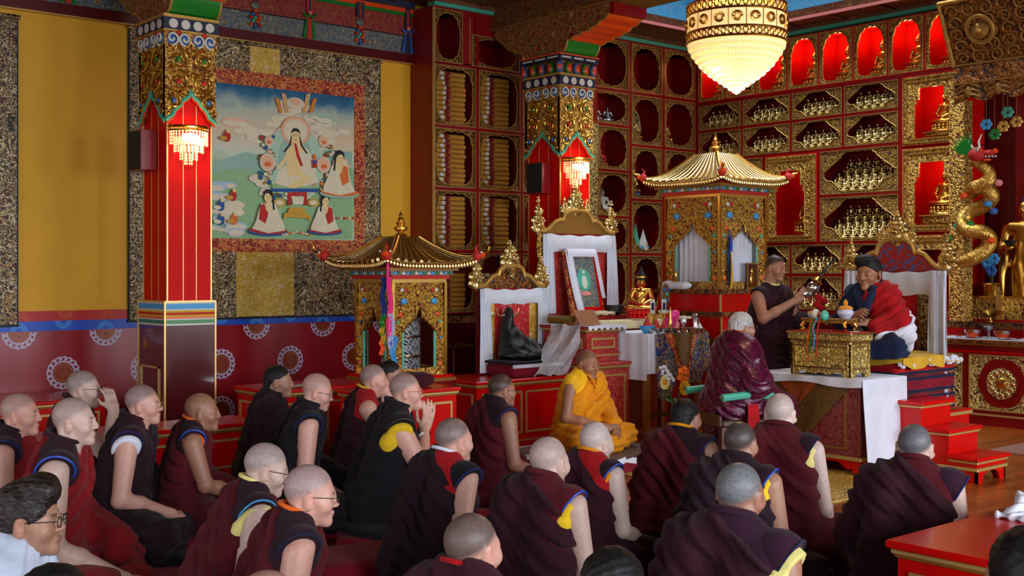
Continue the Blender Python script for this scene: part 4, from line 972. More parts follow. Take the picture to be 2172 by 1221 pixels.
# offering table below the throne
f.px([(606, 408), (646, 408), (646, 436), (640, 436), (640, 416), (613, 416), (612, 436), (606, 436)], 'paint_red'); f.px([(614, 418), (640, 418), (638, 434), (616, 434)], 'robe_ivory'); f.px([(598, 452), (652, 455), (655, 470), (648, 464), (604, 460), (596, 468)], 'paint_gold'); f.px([(610, 440), (640, 440), (646, 454), (604, 452)], 'paint_gold')
for px in (588, 660): X, Z = WL_(px, 430); f.el(X, Z, .07, .04, 'paint_gold', 14); f.el(X, Z, .045, .024, 'robe_ivory', 12)
def attendant(px, py, s, robe, shawl, seat, hair, side=1):
    X, Z = WL_(px, py)
    def q(pts, m): f.poly([(X + a * s * side, Z + b * s) for a, b in (pts if side > 0 else pts[::-1])], m)
    f.el(X, Z - .03 * s, .42 * s, .085 * s, seat, 20); f.el(X, Z + .0, .40 * s, .075 * s, shawl, 20)
    q([(-.34, .02), (-.26, .16), (-.2, .36), (-.15, .5), (.05, .54), (.17, .48), (.24, .3), (.34, .1), (.36, .0), (0, -.06)], robe); q([(-.2, .2), (-.17, .46), (-.04, .52), (.0, .3), (-.06, .12)], shawl); q([(-.08, .5), (.06, .5), (.03, .36), (-.04, .36)], 'figure_flesh')
    f.el(X, Z + .62 * s, .085 * s, .11 * s, 'figure_flesh', 16); q([(-.1, .6), (-.1, .72), (-.02, .78), (.08, .75), (.11, .62), (.14, .4), (.1, .38), (.07, .64), (0, .7), (-.06, .69)], hair)
    f.el(X - .03 * s, Z + .625 * s, .016 * s, .006 * s, 'paint_black', 6); f.el(X + .03 * s, Z + .625 * s, .016 * s, .006 * s, 'paint_black', 6); f.el(X, Z + .57 * s, .016 * s, .006 * s, 'paint_red', 6)
attendant(564, 488, .52, 'robe_ivory', 'paint_red', 'paint_blue', 'paint_black'); attendant(685, 488, .48, 'robe_ivory', 'paint_red', 'paint_blue', 'paint_black', -1)
X, Z = WL_(718, 352); f.el(X, Z, .1, .1, 'halo_rose', 22); f.el(X, Z, .075, .075, 'robe_ivory', 22); attendant(715, 408, .56, 'robe_ivory', 'paint_orange', 'hill_teal', 'paint_black', -1)
for px, py, m2 in ((477, 290, 'paint_red'), (490, 415, 'paint_red'), (492, 465, 'paint_orange'), (464, 436, 'paint_blue'), (464, 466, 'paint_blue')):
    X, Z = WL_(px, py); f.el(X, Z, .035, .055, m2, 12); f.el(X + .01, Z + .05, .018, .02, 'figure_flesh', 10); f.el(X - .04, Z - .02, .04, .02, 'paint_gold' if m2 != 'paint_blue' else 'robe_ivory', 10)
for k in range(9): X, Z = WL_(595 + 7 * k, 498 - 1.5 * (4 - abs(k - 4))); f.el(X, Z, .018, .012, ('halo_rose', 'robe_ivory', 'paint_orange')[k % 3], 8)
for k in range(6): X, Z = WL_(712 + 6 * k, 463); f.el(X, Z, .014, .016, ('paint_orange', 'robe_ivory', 'paint_red')[k % 3], 8)
p = obj('painting', f, t)
# second scroll, its right border in view
xe = 3.23; t = thing('scroll_picture', 'dark brocade border of another hanging scroll at the left edge of the yellow wall', 'scroll painting', (2.0, YL - .03, 1.09)); obj('brocade_border', scroll_frame(t, xe - 2.72, xe, 1.09, 3.72), t)
m = MB().box(xe - 2.5, xe - .22, YL - .031, YL - .02, 1.735, 3.5, 'brocade_red'); obj('inner_border', m, t); m = MB().box(xe - 2.3, xe - .4, YL - .034, YL - .02, 1.87, 3.36, 'scroll_sky'); obj('canvas', m, t)
# ================================================================ FURNITURE
def rim(m, x0, x1, y0, y1, z0, z1, o, mat): m.box(x0 - o, x1 + o, y0 - o, y1 + o, z0, z1, mat, min(.006, (z1 - z0) * .3))
def panel_frame(m, face, at_, a0, a1, z0, z1, w=.018, th=.012, mat='gold_line', fill=None):
    """raised moulding rectangle on a face: 'y' = facing -Y, 'x' = facing -X"""
    def B(u0, u1, v0, v1, d):
        if face == 'y': m.box(u0, u1, at_ - d, at_ + .004, v0, v1)
        else: m.box(at_ - d, at_ + .004, u0, u1, v0, v1)
    if fill: m.mat(fill); B(a0, a1, z0, z1, .004)
    m.mat(mat); B(a0, a1, z1 - w, z1, th); B(a0, a1, z0, z0 + w, th); B(a0, a0 + w, z0 + w, z1 - w, th); B(a1 - w, a1, z0 + w, z1 - w, th)
def chest(name, label, cat, x0, x1, y0, y1, h, ny=2, nx=1, mat='lacquer', fill='lacquer', feet=.0, top=.028, o=.03, zb=0.0, group=None, panelmat='lacquer'):
    t = thing(name, label, cat, ((x0 + x1) / 2, (y0 + y1) / 2, zb), 0, group)
    m = MB().box(x0, x1, y0, y1, zb + (.05 if feet else 0), zb + h - top, mat)
    if feet:
        for px in (x0, x1 - .1):
            for py in (y0, y1 - .1): m.box(px, px + .1, py, py + .1, zb, zb + .06)
    m.box(x0 - .008, x1 + .008, y0 - .008, y1 + .008, zb + .05, zb + .065, 'gold_line'); m.box(x0 - .012, x1 + .012, y0 - .012, y1 + .012, zb + .065, zb + .085, mat)
    obj('body', m, t)
    m = MB(); rim(m, x0, x1, y0, y1, zb + h - top, zb + h, o, mat); obj('top_board', m, t)
    m = MB(); rim(m, x0, x1, y0, y1, zb + h - top - .022, zb + h - top, o * .6, 'gold_line'); rim(m, x0, x1, y0, y1, zb + h - top - .034, zb + h - top - .022, o * .3, 'gold_matte'); obj('moulding', m, t)
    zl, zh = zb + .12, zb + h - top - .08
    for k in range(ny):
        a = x0 + .05 + (x1 - x0 - .06) * k / ny; b = x0 + .01 + (x1 - x0 - .06) * (k + 1) / ny; m = MB(); panel_frame(m, 'y', y0, a, b, zl, zh, fill=fill); obj('front_panel', m, t)
    for k in range(nx):
        a = y0 + .05 + (y1 - y0 - .06) * k / nx; b = y0 + .01 + (y1 - y0 - .06) * (k + 1) / nx; m = MB(); panel_frame(m, 'x', x0, a, b, zl, zh, fill=fill); obj('end_panel', m, t)
    return t
chest('wall_bench', 'long red bench with gilt mouldings against the red dado of the yellow wall', 'bench', -3.4, 3.7, 9.6, 10.3, .5, 6, 1)
chest('long_bench', 'long low red bench with gilt framed panels behind the monks at left', 'bench', -2.4, 4.15, 7.8, 8.22, .44, 7, 1)
chest('prayer_desk', 'bright red desk block with gilt moulding left of the prayer wheel pavilion', 'desk', 4.47, 5.45, 8.2, 8.75, .61, 2, 1)
chest('prayer_desk', 'red desk with gilt panel in front of the prayer wheel pavilion, maroon bundle on it', 'desk', 4.95, 5.77, 7.5, 7.95, .61, 1, 1)
t = thing('cloth_bundle', 'plump maroon cloth bundle on the red desk before the prayer wheel', 'bundle', (5.5, 7.74, .611)); f = Field(); f.bx((0, 0, .055), (.17, .1, .055), .04); f.disp = lambda P: .006 * np.sin(P[:, 0] * 40 + np.sin(P[:, 1] * 30)); sculpt('cloth', f, ['maroon_a'], t, .012)
t = thing('text_sheet', 'loose white sheet lying on the red desk between two monks', 'paper', (4.75, 8.32, .612)); m = MB().grid(lambda u, v: (.24 * (u - .5), .1 * (v - .5), .004 + .02 * u * u), 6, 2, 'pages', .002); obj('sheet', m, t, local=True)

# ---- pavilions with sweeping gilt roofs
def pavilion(name, label, x0, x1, y0, y1, zb, zt, ov, ztop, zfin, floor_tiers, inner):
    cx, cy = (x0 + x1) / 2, (y0 + y1) / 2; hw = (x1 - x0) / 2
    t = thing(name, label, 'pavilion', (cx, cy, 0))
    m = MB()
    for z0, z1, o, mt in floor_tiers: m.box(x0 - o, x1 + o, y0 - o, y1 + o, z0, z1, mt)
    obj('base', m, t)
    for px, py in ((x0, y0), (x1, y0), (x0, y1), (x1, y1)):
        m = MB(); q = .014; m.box(px - q, px + q, py - q, py + q, zb, zt, 'gold'); obj('corner_post', m, t)
    def scr(P, a0, a1, nm):
        m = MB(); n = 46; W = a1 - a0; H = zt - zb
        L = []                                          # arch outline from foot to crown to foot
        for i in range(n + 1):
            u = i / n; a = abs(u - .5) * 2                # 1 at jambs, 0 at crown
            v = .46 + .20 * (1 - a) ** .8 + (.06 if a < .16 else 0) + .012 * math.cos(u * 60)
            L.append((a0 + W * (.16 + .68 * u), zb + H * v))
        foot = zb + H * .08
        inner_ = [(L[0][0], foot)] + L + [(L[-1][0], foot)]
        outer = [(a0, foot)] + [(a0, L[0][1])] + [(a0 + W * i / n, zt) if 0 < i < n else ((a0, zt) if i == 0 else (a1, zt)) for i in range(1, n)] + [(a1, L[-1][1]), (a1, foot)]
        k = len(inner_); m.mat('fret_painted'); th = .014
        vs = [P(a, b, 0) for a, b in outer[:k]] + [P(a, b, 0) for a, b in inner_] + [P(a, b, th) for a, b in outer[:k]] + [P(a, b, th) for a, b in inner_]
        fs = []
        for i in range(k - 1): fs += [(i, i + 1, k + i + 1, k + i), (2 * k + i, 3 * k + i, 3 * k + i + 1, 2 * k + i + 1), (k + i, k + i + 1, 3 * k + i + 1, 3 * k + i)]
        m.add(vs, fs); q0, q1 = P(a0, zb, 0), P(a1, foot, th); m.box(min(q0[0], q1[0]), max(q0[0], q1[0]), min(q0[1], q1[1]), max(q0[1], q1[1]), zb, foot, 'relief_gold')
        m.tube([P(a, b, -.004) for a, b in L], .006, 5, 'gold'); 
        for s in (0, 1):
            xx = inner_[0][0] if s == 0 else inner_[-1][0]; m.tube([P(xx + (.012 if s == 0 else -.012) , foot, .004), P(xx + (.012 if s == 0 else -.012), L[0][1], .004)], .012, 6, 'teal_paint')
        o = obj(nm, m, t)
        b = MB()                                          # carved and painted birds and flowers on the screen
        for s in (-1, 1):
            c = (a0 + a1) / 2 + s * W * .3
            for du, dv, r, mt in ((0, .80, .04, 'sky_paint'), (.03, .815, .022, 'pink_paint'), (-.05, .795, .022, 'blue_paint'), (s * -.04, .92, .024, 'paint_red'), (s * .05, .92, .024, 'white_paint'), (s * .09, .66, .028, 'orange_paint'), (s * .12, .58, .02, 'teal_paint'), (s * .13, .4, .016, 'sky_paint'), (s * .12, .12, .03, 'paint_orange'), (s * .13, .2, .022, 'gold')):
                p = P(c + du * W * .8 if abs(du) < .1 else c + du * W, zb + H * dv, -.006); b.ball(p, r * W / .55 * .9, mt, 8, (1, .35, .8) if nm[0] == 'f' else (.35, 1, .8))
        obj('carving_pattern', b, o)
    scr(lambda u, v, d: (u, y0 + d, v), x0 + .012, x1 - .012, 'front_screen'); scr(lambda u, v, d: (x0 + d, u, v), y0 + .012, y1 - .012, 'side_screen')
    scr(lambda u, v, d: (u, y1 - d, v), x0 + .012, x1 - .012, 'front_screen'); scr(lambda u, v, d: (x1 - d, u, v), y0 + .012, y1 - .012, 'side_screen')
    m = MB(); E = ov * .9
    for k, (z0, z1, o, mt) in enumerate(((0, .03, .01, 'gold_paint'), (.03, .065, .03, 'paint_red'), (.065, .10, .05, 'frieze_blue'), (.10, .13, .085, 'gold_matte'), (.13, .155, .10, 'lacquer_deep'))): m.box(x0 - o, x1 + o, y0 - o, y1 + o, zt + z0, zt + z1, mt)
    for k in range(14):                                  # triangles of the painted entablature
        u = k / 14; w = (x1 - x0 + .06) / 14
        for ax in (0, 1):
            a = (x0 if ax == 0 else y0) - .03 + w * k; pts = [(a, zt + .068), (a + w, zt + .068), (a + w / 2, zt + .098)]; m.prism(pts, (y0 if ax == 0 else x0) - .054, (y0 if ax == 0 else x0) - .05, 'y' if ax == 0 else 'x', ('sky_paint', 'green_paint', 'white_paint')[k % 3])
    obj('entablature', m, t)
    ze = zt + .16; S = hw + ov; top = hw * .42; m = MB(); nu = 20
    def slope(u, v): a = (v - .5) * 2; r = S + (top - S) * u; z = ze + (ztop - ze) * (u ** 1.55) + .05 * (1 - u) ** 3 * abs(a) ** 4; return a * r, r, z
    for q in range(4):
        c_, s_ = [(0, -1), (1, 0), (0, 1), (-1, 0)][q]
        def G(u, v, off=0):
            a, r, z = slope(u, v); return (cx + (a if c_ == 0 else c_ * r), cy + (a if s_ == 0 else s_ * r), z + off)
        m.grid(lambda u, v: G(u, v), 10, 16, 'gold_matte', .01)
        for k in range(12): m.tube([G(i / 8, (k + .5) / 12, .016) for i in range(9)], [.016 - .009 * i / 8 for i in range(9)], 7, 'gold_pale')
    m.box(cx - top, cx + top, cy - top, cy + top, ztop - .02, ztop + .015, 'gold'); roof = obj('roof', m, t, angle=60)
    e = MB(); n = 30
    for q in range(4):
        c_, s_ = [(0, -1), (1, 0), (0, 1), (-1, 0)][q]
        for k in range(n):
            a, r, z = slope(0, (k + .5) / n); p = (cx + (a if c_ == 0 else c_ * r), cy + (a if s_ == 0 else s_ * r), z - .022); e.ball(p, S / n * .98, 'gold_pale', 8, (1, 1, 1.5))
    obj('eave_tiles', e, roof)
    for sx in (-1, 1):
        for sy in (-1, 1):
            h = MB(); r = [((cx + sx * (S + (top - S) * i / 8)), (cy + sy * (S + (top - S) * i / 8)), slope(i / 8, 0)[2] + .02) for i in range(9)]; h.tube(r, .018, 7, 'gold'); obj('hip_ridge', h, roof)
            d = MB(); bx_, by_, bz_ = cx + sx * S, cy + sy * S, slope(0, 0)[2]   # open-mouthed beast at each corner
            d.ball((bx_, by_, bz_ + .02), .045, 'paint_red', 10, (1, 1, 1.1)); d.ball((bx_ + sx * .03, by_ + sy * .03, bz_ + .03), .03, 'orange_paint', 8); d.tube([(bx_ + sx * .03, by_ + sy * .03, bz_ + .05), (bx_ + sx * .065, by_ + sy * .065, bz_ + .06), (bx_ + sx * .075, by_ + sy * .075, bz_ + .1), (bx_ + sx * .06, by_ + sy * .06, bz_ + .115)], [.016, .013, .009, .005], 6, 'gold')
            for k in (-1, 1): d.ball((bx_ + sx * .03 - sy * k * .03, by_ + sy * .03 + sx * k * .03, bz_ + .05), .012, 'white_paint', 6)
            d.tube([(bx_, by_, bz_ + .05), (bx_ - sx * .01, by_ - sy * .01, bz_ + .09), (bx_ + sx * .01, by_ + sy * .01, bz_ + .12)], [.02, .012, .004], 6, 'paint_red'); obj('corner_beast', d, t)
    f = MB(); h = zfin - ztop; f.lathe([(.05, 0), (.06, .08 * h), (.035, .14 * h), (.03, .2 * h), (.06, .28 * h), (.062, .36 * h), (.03, .42 * h), (.042, .5 * h), (.044, .55 * h), (.022, .6 * h), (.03, .68 * h), (.016, .74 * h), (.02, .82 * h), (.007, .92 * h), (.002, h)], (cx, cy, ztop + .015), 16, 'gold'); obj('finial', f, t)
    return t, cx, cy
t, cx, cy = pavilion('prayer_wheel_pavilion', 'small gilt-roofed pavilion holding a big silver prayer wheel, in front of the yellow wall', 5.57, 6.12, 8.12, 8.67, .655, 1.45, .2, 1.83, 2.06,
                     ((0, .6, .05, 'lacquer_deep'), (.6, .63, .07, 'gold_matte'), (.63, .655, .05, 'lacquer')), None)
w = MB(); w.lathe([(.03, 0), (.165, .005), (.165, .04)], (cx, cy, .66), 32, 'gold'); 
t2 = thing('prayer_drum', 'silver embossed prayer wheel drum standing inside the gilt-roofed pavilion', 'prayer wheel', (cx, cy, .656))
m = MB(); m.lathe([(.12, .0), (.17, .004), (.17, .66), (.12, .67)], (cx, cy, .66), 40, 'prayer_wheel'); obj('drum', m, t2)
m = MB(); [m.lathe([(.173, 0), (.178, .012), (.173, .024)], (cx, cy, z), 40, 'silver') for z in (.662, .80, .97, 1.15, 1.30)]; obj('bands', m, t2); m = MB(); m.lathe([(.02, 0), (.02, .1)], (cx, cy, 1.33), 10, 'gold'); obj('spindle', m, t2)
t = thing('ribbon_bunch', 'long rainbow ribbons hanging from the front corner of the prayer wheel roof', 'ribbons', (5.39, 7.93, .72)); rx, ry = 5.40, 7.94
for k, (mt, zl, dx) in enumerate((('blue_cloth', 1.18, -.03), ('green_paint', 1.02, -.032), ('yellow_silk', .95, -.03), ('orange_paint', .86, -.035), ('hot_pink', .98, .012), ('medal_white', .86, .02), ('sky_paint', .78, .035), ('band_blue', .9, .03))):
    m = MB(); z0 = 1.56 if k in (0, 4) else (1.26 if k < 4 else 1.15); z0 = {0: 1.5, 1: 1.2, 2: 1.1, 3: .98, 4: 1.5, 5: 1.2, 6: 1.02, 7: 1.0}[k]
    m.grid(lambda u, v: (rx + dx + .035 * (v - .5) + .01 * math.sin(u * 9 + k), ry - dx * .8 - .02 * (v - .5) + .008 * math.sin(v * 12 + k), z0 + (zl - z0) * u), 12, 4, mt, .003); obj('ribbon', m, t)
m = MB(); m.tube([(rx, ry, 1.62), (rx, ry, 1.48)], .012, 6, 'hot_pink'); obj('cord', m, t)

t, cx, cy = pavilion('shrine_pavilion', 'tall gilt-roofed pavilion with white curtains on stepped red base, in the corner of the shelves', 9.39, 10.14, 7.77, 8.51, 1.36, 2.32, .17, 2.78, 3.02,
                     ((0, .12, .22, 'lacquer_deep'), (.12, .80, .16, 'lacquer'), (.80, .86, .2, 'relief_dim'), (.86, 1.08, .12, 'lacquer'), (1.08, 1.13, .15, 'relief_dim'), (1.13, 1.31, .06, 'lacquer'), (1.31, 1.36, .1, 'relief_dim')), None)
m = MB(); m.mat('gold_line')
for o, z0, z1 in ((.16, .12, .8), (.12, .86, 1.08), (.06, 1.13, 1.31)): m.box(9.39 - o - .006, 9.39 - o + .01, 7.77 - o - .006, 7.77 - o + .01, z0, z1)
obj('gilt_edge', m, t)
def curtain(name, label, P, a0, a1, z0, z1, mat='white_silk', n=9, amp=.016):
    m = MB().grid(lambda u, v: P(a0 + (a1 - a0) * u, z0 + (z1 - z0) * v, amp * math.sin(u * n * 2 * PI + .6 * math.sin(v * 5)) * (.4 + .6 * (1 - v))), 90, 8, mat, .003); return one(name, m, label, 'curtain')
curtain('curtain', 'white silk curtain filling the left arch of the tall pavilion', lambda u, v, d: (9.46 + d, u, v), 7.83, 8.45, 1.37, 2.1); curtain('curtain', 'white silk curtain filling the right arch of the tall pavilion', lambda u, v, d: (u, 7.84 + d, v), 9.47, 10.08, 1.37, 2.1)
t = thing('ribbon_bunch', 'blue and yellow ribbons hanging at the right arch of the tall pavilion', 'ribbons', (9.52, 7.73, 1.37))
for dx, mt, z0, z1 in ((0, 'blue_cloth', 1.98, 1.45), (.035, 'yellow_silk', 1.75, 1.37), (.03, 'band_blue', 1.93, 1.75), (.012, 'purple_cloth', 1.9, 1.4)): m = MB().grid(lambda u, v: (9.5 + dx + .03 * (v - .5) * (.4 + u), 7.735 + .004 * math.sin(u * 8) - dx * .2, z0 + (z1 - z0) * u), 8, 3, mt, .003); obj('ribbon', m, t)
t = thing('framed_icon', 'small dark framed statue picture leaning in the right arch of the tall pavilion', 'picture', (9.88, 7.74, 1.362)); m = MB(); m.box(-.09, .09, 0, .015, 0, .27, 'wood_dark'); obj('backing', m, t, local=True); m = MB(); panel_frame(m, 'y', 0, -.09, .09, 0, .27, .014, .01, 'gold_matte'); obj('frame', m, t, local=True); m = MB(); m.ball((0, -.002, .1), .05, 'gold', 12, (.7, .2, 1.2)); m.ball((0, -.004, .18), .024, 'gold', 10, (1, .4, 1.2)); m.box(-.05, .05, -.006, 0, .02, .06, 'brass'); obj('image', m, t, local=True)
t = thing('white_cloth', 'folded white cloth lying at the foot of the left curtain, gold ornament on it', 'cloth', (9.31, 8.3, 1.362)); f = Field(); f.rc((0, -.14, .03), (0, .14, .03), .035, k=.02, sc=(.8, 1, 1)); f.ell((0, .08, .04), (.05, .1, .05), .03); f.ell((0, -.1, .035), (.05, .12, .04), .03); sculpt('folded_cloth', f, ['white_cloth'], t, .01); m = MB(); m.lathe([(.03, 0), (.035, .02), (.012, .05), (.02, .08), (.003, .13)], (0, 0, .065), 10, 'gold'); obj('ornament', m, t, local=True)
buddha('white_statuette', 'small white statuette on the ledge of the stepped red base', 'statuette', (9.22, 8.2, .861), 125, .22, 'white_paint', seat='white_paint', h=.007)

# ---- thrones
def flame(m, c, w, h, mat='gold_pale', ax='y'):
    """upright carved flame: a heap of curling gilt tongues"""
    def P(u, v, d=0): return (c[0] + u, c[1] + d, c[2] + v) if ax == 'y' else (c[0] + d, c[1] + u, c[2] + v)
    m.mat(mat)
    for i, (u, v, r) in enumerate(((0, .08, .30), (-.3, .14, .2), (.3, .14, .2), (-.2, .34, .22), (.2, .34, .22), (0, .42, .24), (-.12, .58, .16), (.12, .58, .16), (0, .70, .15), (0, .86, .08), (0, .95, .04))):
        m.ball(P(u * w, v * h, -.012 * math.cos(i)), r * w, mat, 10, (1, .5, 1.15) if ax == 'y' else (.5, 1, 1.15)); m.tube([P(u * w + a, v * h + b, -.5 * r * w - .004) for a, b in spiral(0, 0, r * w * .8, 1.3, (-1) ** i, i)], .006, 5, mat)
def throne_back(name, label, ax, at_, a0, a1, z0, zs, zc, zf, face_mat, side_flames=True, posts=True):
    """upright back: gilt posts, panel, ogee crest and three flame finials; AX is the axis it faces (-AX)"""
    cx = (a0 + a1) / 2; w = a1 - a0
    def P(u, v, d=0): return (u, at_ + d, v) if ax == 'y' else (at_ + d, u, v)
    t = thing(name, label, 'throne', P(cx, 0 if z0 < .3 else z0, .05)); axp = ax
    m = MB(); m.prism([(a0, z0), (a1, z0), (a1, zs + .02), (a0, zs + .02)], at_, at_ + .05, ax, 'lacquer_deep'); obj('back_panel', m, t)
    L = [(1, .0), (.97, -.06), (.88, -.07), (.78, .02), (.68, .22), (.58, .42), (.44, .52), (.40, .46), (.38, .6), (.34, .78), (.24, .94), (.12, .99), (0, 1)]
    prof = [(cx - w / 2 * a * 1.06, zs + (zc - zs) * (b * .86 + .14)) for a, b in L] + [(cx + w / 2 * a * 1.06, zs + (zc - zs) * (b * .86 + .14)) for a, b in L[:-1][::-1]]
    m = MB(); m.prism([(a0 - .02, zs)] + prof + [(a1 + .02, zs)], at_ - .005, at_ + .045, ax, face_mat); cr = obj('crest', m, t)
    m = MB(); m.tube([P(u, v, -.012) for u, v in prof], .022, 8, 'gold_paint'); obj('crest_rim', m, cr)
    for u, s in ((cx, 1.0), (a0 - .02, .7), (a1 + .02, .7)):
        m = MB(); h = (zf - zc) * (1.0 if s == 1 else .95); flame(m, P(u, zc - .01 if s == 1 else zs + .0, .02), (.25 if s == 1 else .2), h * (1.05 if s == 1 else 1.35), 'gold_pale', ax); obj('flame_finial', m, t)
    if side_flames and w > .9 or ax == 'x':
        for s in (-1, 1): m = MB(); flame(m, P(cx + s * w * .16, zc - .03, .02), .11, (zf - zc) * .55, 'gold_pale', ax); obj('flame_finial', m, t)
    if posts:
        for u in (a0 - .02, a1 + .02):
            m = MB()
            for k in range(7): m.ball(P(u, z0 + (zs - z0) * (k + .5) / 7, -.01), .045, 'relief_gold', 10, (1, .6, (zs - z0) / 7 / .08) if ax == 'y' else (.6, 1, (zs - z0) / 7 / .08))
            obj('carved_post', m, t)
    return t, P
def scarf(name, label, P, a0, a1, z_top, z_left, z_right, drop, thick=.11, flare=.0, mat='white_silk'):
    """long offering scarf laid over the top bar and falling down both sides"""
    m = MB(); path = []; n1, n2 = 16, 22
    def width(s): return thick
    m.grid(lambda u, v: P(a0 + (a1 - a0) * u, z_top + .012 * math.sin(u * PI) * -1 - drop * v + .006 * math.sin(u * 22 + v * 3), -.035 - .02 * math.sin(v * PI) - .004 * math.sin(u * 30)), 40, 8, mat, .006)
    for s, a, zb in ((-1, a0, z_left), (1, a1, z_right)):
        m.grid(lambda u, v: P(a + s * (-.01 + flare * u ** 2) + (v - .5) * thick * (1 + .35 * u) * 1.0, z_top + (zb - z_top) * u, -.045 - .014 * math.sin(v * 3 * 2 * PI + u * 2) - .02 * u), 26, 18, mat, .006)
    return one(name, m, label, 'scarf')
# platform and empty throne with the black robe
chest('throne_platform', 'long red platform with gilt framed panels, under the low throne', 'platform', 6.22, 7.27, 7.8, 8.42, .6, 2, 1)
T1, P1 = throne_back('low_throne', 'lower throne back with gilt flame crest, white scarf and empty seat on red platform', 'y', 8.32, 6.66, 7.42, .601, 1.39, 1.60, 1.84, 'relief_dim', posts=False)
m = MB().box(6.72, 7.36, 8.305, 8.325, .62, 1.3, 'brocade_yellow'); b = obj('brocade_back', m, T1); m = MB().box(6.83, 7.25, 8.298, 8.306, .62, 1.28, 'silk_dragon'); obj('dragon_silk', m, b)
m = MB(); m.tube([(6.97, 8.285, 1.49), (7.0, 8.28, 1.53), (7.04, 8.28, 1.50), (7.08, 8.28, 1.53), (7.11, 8.285, 1.49)], .012, 6, 'gold_pale'); m.ball((7.04, 8.285, 1.5), .03, 'gold_pale', 10, (1, .3, .8)); obj('crest_emblem', m, T1)
scarf('offering_scarf', 'white silk scarf draped over the lower throne back', P1, 6.68, 7.40, 1.385, .62, .72, .13)
t = thing('seat_cushion', 'dark square seat cushion with white fringe on the red platform', 'cushion', (6.97, 8.06, .601)); f = Field(); f.bx((0, 0, .06), (.29, .2, .06), .04); sculpt('pad', f, ['mat_red'], t, .014); m = MB(); 
for k in range(60): a = -.3 + .6 * k / 59; m.box(a, a + .006, -.222, -.205, .085, .115, 'white_cloth')
obj('fringe', m, t, local=True); f = Field(); f.bx((0, 0, .125), (.31, .215, .014), .012); f.disp = lambda P: .004 * np.sin(P[:, 0] * 25); sculpt('cover', f, ['black_cloth'], t, .012)
t = thing('folded_robe', 'black robe heaped upright with pointed hood on the empty throne seat', 'robe', (6.97, 8.08, .741)); f = Field()
f.rc((-.07, .08, .05), (-.08, .1, .36), .11, .055, .05); f.ell((-.08, .1, .40), (.045, .045, .08), .03); f.ell((0, -.02, .05), (.26, .17, .07), .06); f.rc((-.05, .03, .16), (.22, -.03, .06), .1, .06, .06)
f.disp = lambda P: .009 * np.sin(P[:, 0] * 46 + 3 * np.sin(P[:, 2] * 9)) * (P[:, 2] > .03); sculpt('cloth', f, ['black'], t, .011); m = MB().prism([(-.1, .33), (-.07, .42), (-.06, .33)], .035, .045, 'y', 'paint_orange')
m = MB()
for s in (-1, 1): m.tube([(-.08 + s * .05, .1, .4), (-.08 + s * .11, .1, .4), (-.08 + s * .13, .1, .46)], [.012, .009, .004], 6, 'gold_pale')
obj('horn_ornament', m, t, local=True)
t = thing('plastic_cover', 'crumpled clear plastic sheet hanging over the chest beside the black robe', 'cover', (7.2, 7.75, .61)); TL, TR, BL, BR = (Vector(onY(*q)) for q in ((1168, 689, 8.02), (1236, 688, 7.58), (1128, 797, 7.86), (1198, 792, 7.68)))
m = MB().grid(lambda u, v: (TL * (1 - v) + TR * v) * (1 - u) + (BL * (1 - v) + BR * v) * u + Vector((.02 * math.sin(u * 9 + v * 11), -.05 * math.sin(PI * u) + .022 * math.sin(v * 13 + u * 5), .012 * math.sin(v * 17 + u * 3))), 26, 22, 'clear_plastic', .002); obj('sheet', m, t)
# chest and tall throne
chest('carved_chest', 'red chest painted with silver flower scrolls and gilt frames, right of the platform', 'chest', 7.3, 7.77, 7.5, 8.22, .72, 1, 1, 'red_flowers', 'red_flowers')
chest('carved_box', 'smaller red flowered chest with gilt frame standing on the carved chest', 'chest', 7.35, 7.75, 7.62, 8.2, .325, 1, 1, 'red_flowers', 'red_flowers', zb=.72)
t = thing('lace_cloth', 'white lace cloth on the small red flowered chest, hanging over its right end', 'cloth', (7.55, 7.9, 1.046)); m = MB(); m.grid(lambda u, v: (7.31 + .48 * u, 7.56 + .66 * v, 1.049 + .003 * math.sin(u * 20)), 14, 10, 'white_silk', .003); m.grid(lambda u, v: (7.31 + .48 * u, 7.557 - .006 * math.sin(u * 26), 1.05 - (.03 + .012 * math.sin(u * 40)) * v), 30, 3, 'white_silk', .002); m.grid(lambda u, v: (7.793 + .012 * math.sin(v * 18) * u, 7.56 + .66 * v, 1.05 - .33 * u), 8, 24, 'white_silk', .003); obj('cloth', m, t)
t = thing('book_stand', 'plain brown board propped up on the small chest', 'book stand', (7.42, 7.66, 1.055)); m = MB(); m.prism([(-.02, 0), (.0, 0), (.09, .13), (.075, .135)], -.13, .13, 'x', 'wood_brown'); m.xform(Matrix.Rotation(R(90), 4, 'Z') @ Matrix.Rotation(R(-90), 4, 'Z')); m.box(-.13, .13, .05, .2, 0, .02, 'wood_brown'); obj('board', m, t, local=True)
t = thing('cloth_roll', 'rolled brown cloth lying left of the propped board', 'roll', (7.36, 8.0, 1.055)); m = MB(); m.tube([(-.02, -.2, .04), (0, .12, .04)], .04, 12, 'khaki_gold'); obj('roll', m, t, local=True)
m = MB(); T2, P2 = throne_back('tall_throne', 'tallest throne back with gilt carved posts and flame finials, framed icon before it', 'y', 8.75, 7.80, 8.80, .0, 1.93, 2.17, 2.46, 'gold_matte')
m = MB().box(7.82, 8.78, 8.28, 8.75, 0, 1.1, 'lacquer_deep'); obj('seat_block', m, T2); m = MB().box(7.86, 8.74, 8.735, 8.752, 1.1, 1.9, 'red_flowers'); obj('red_silk', m, T2)
scarf('offering_scarf', 'white silk scarf draped over the tallest throne back', P2, 7.84, 8.76, 1.92, 1.12, 1.12, .17, .13)
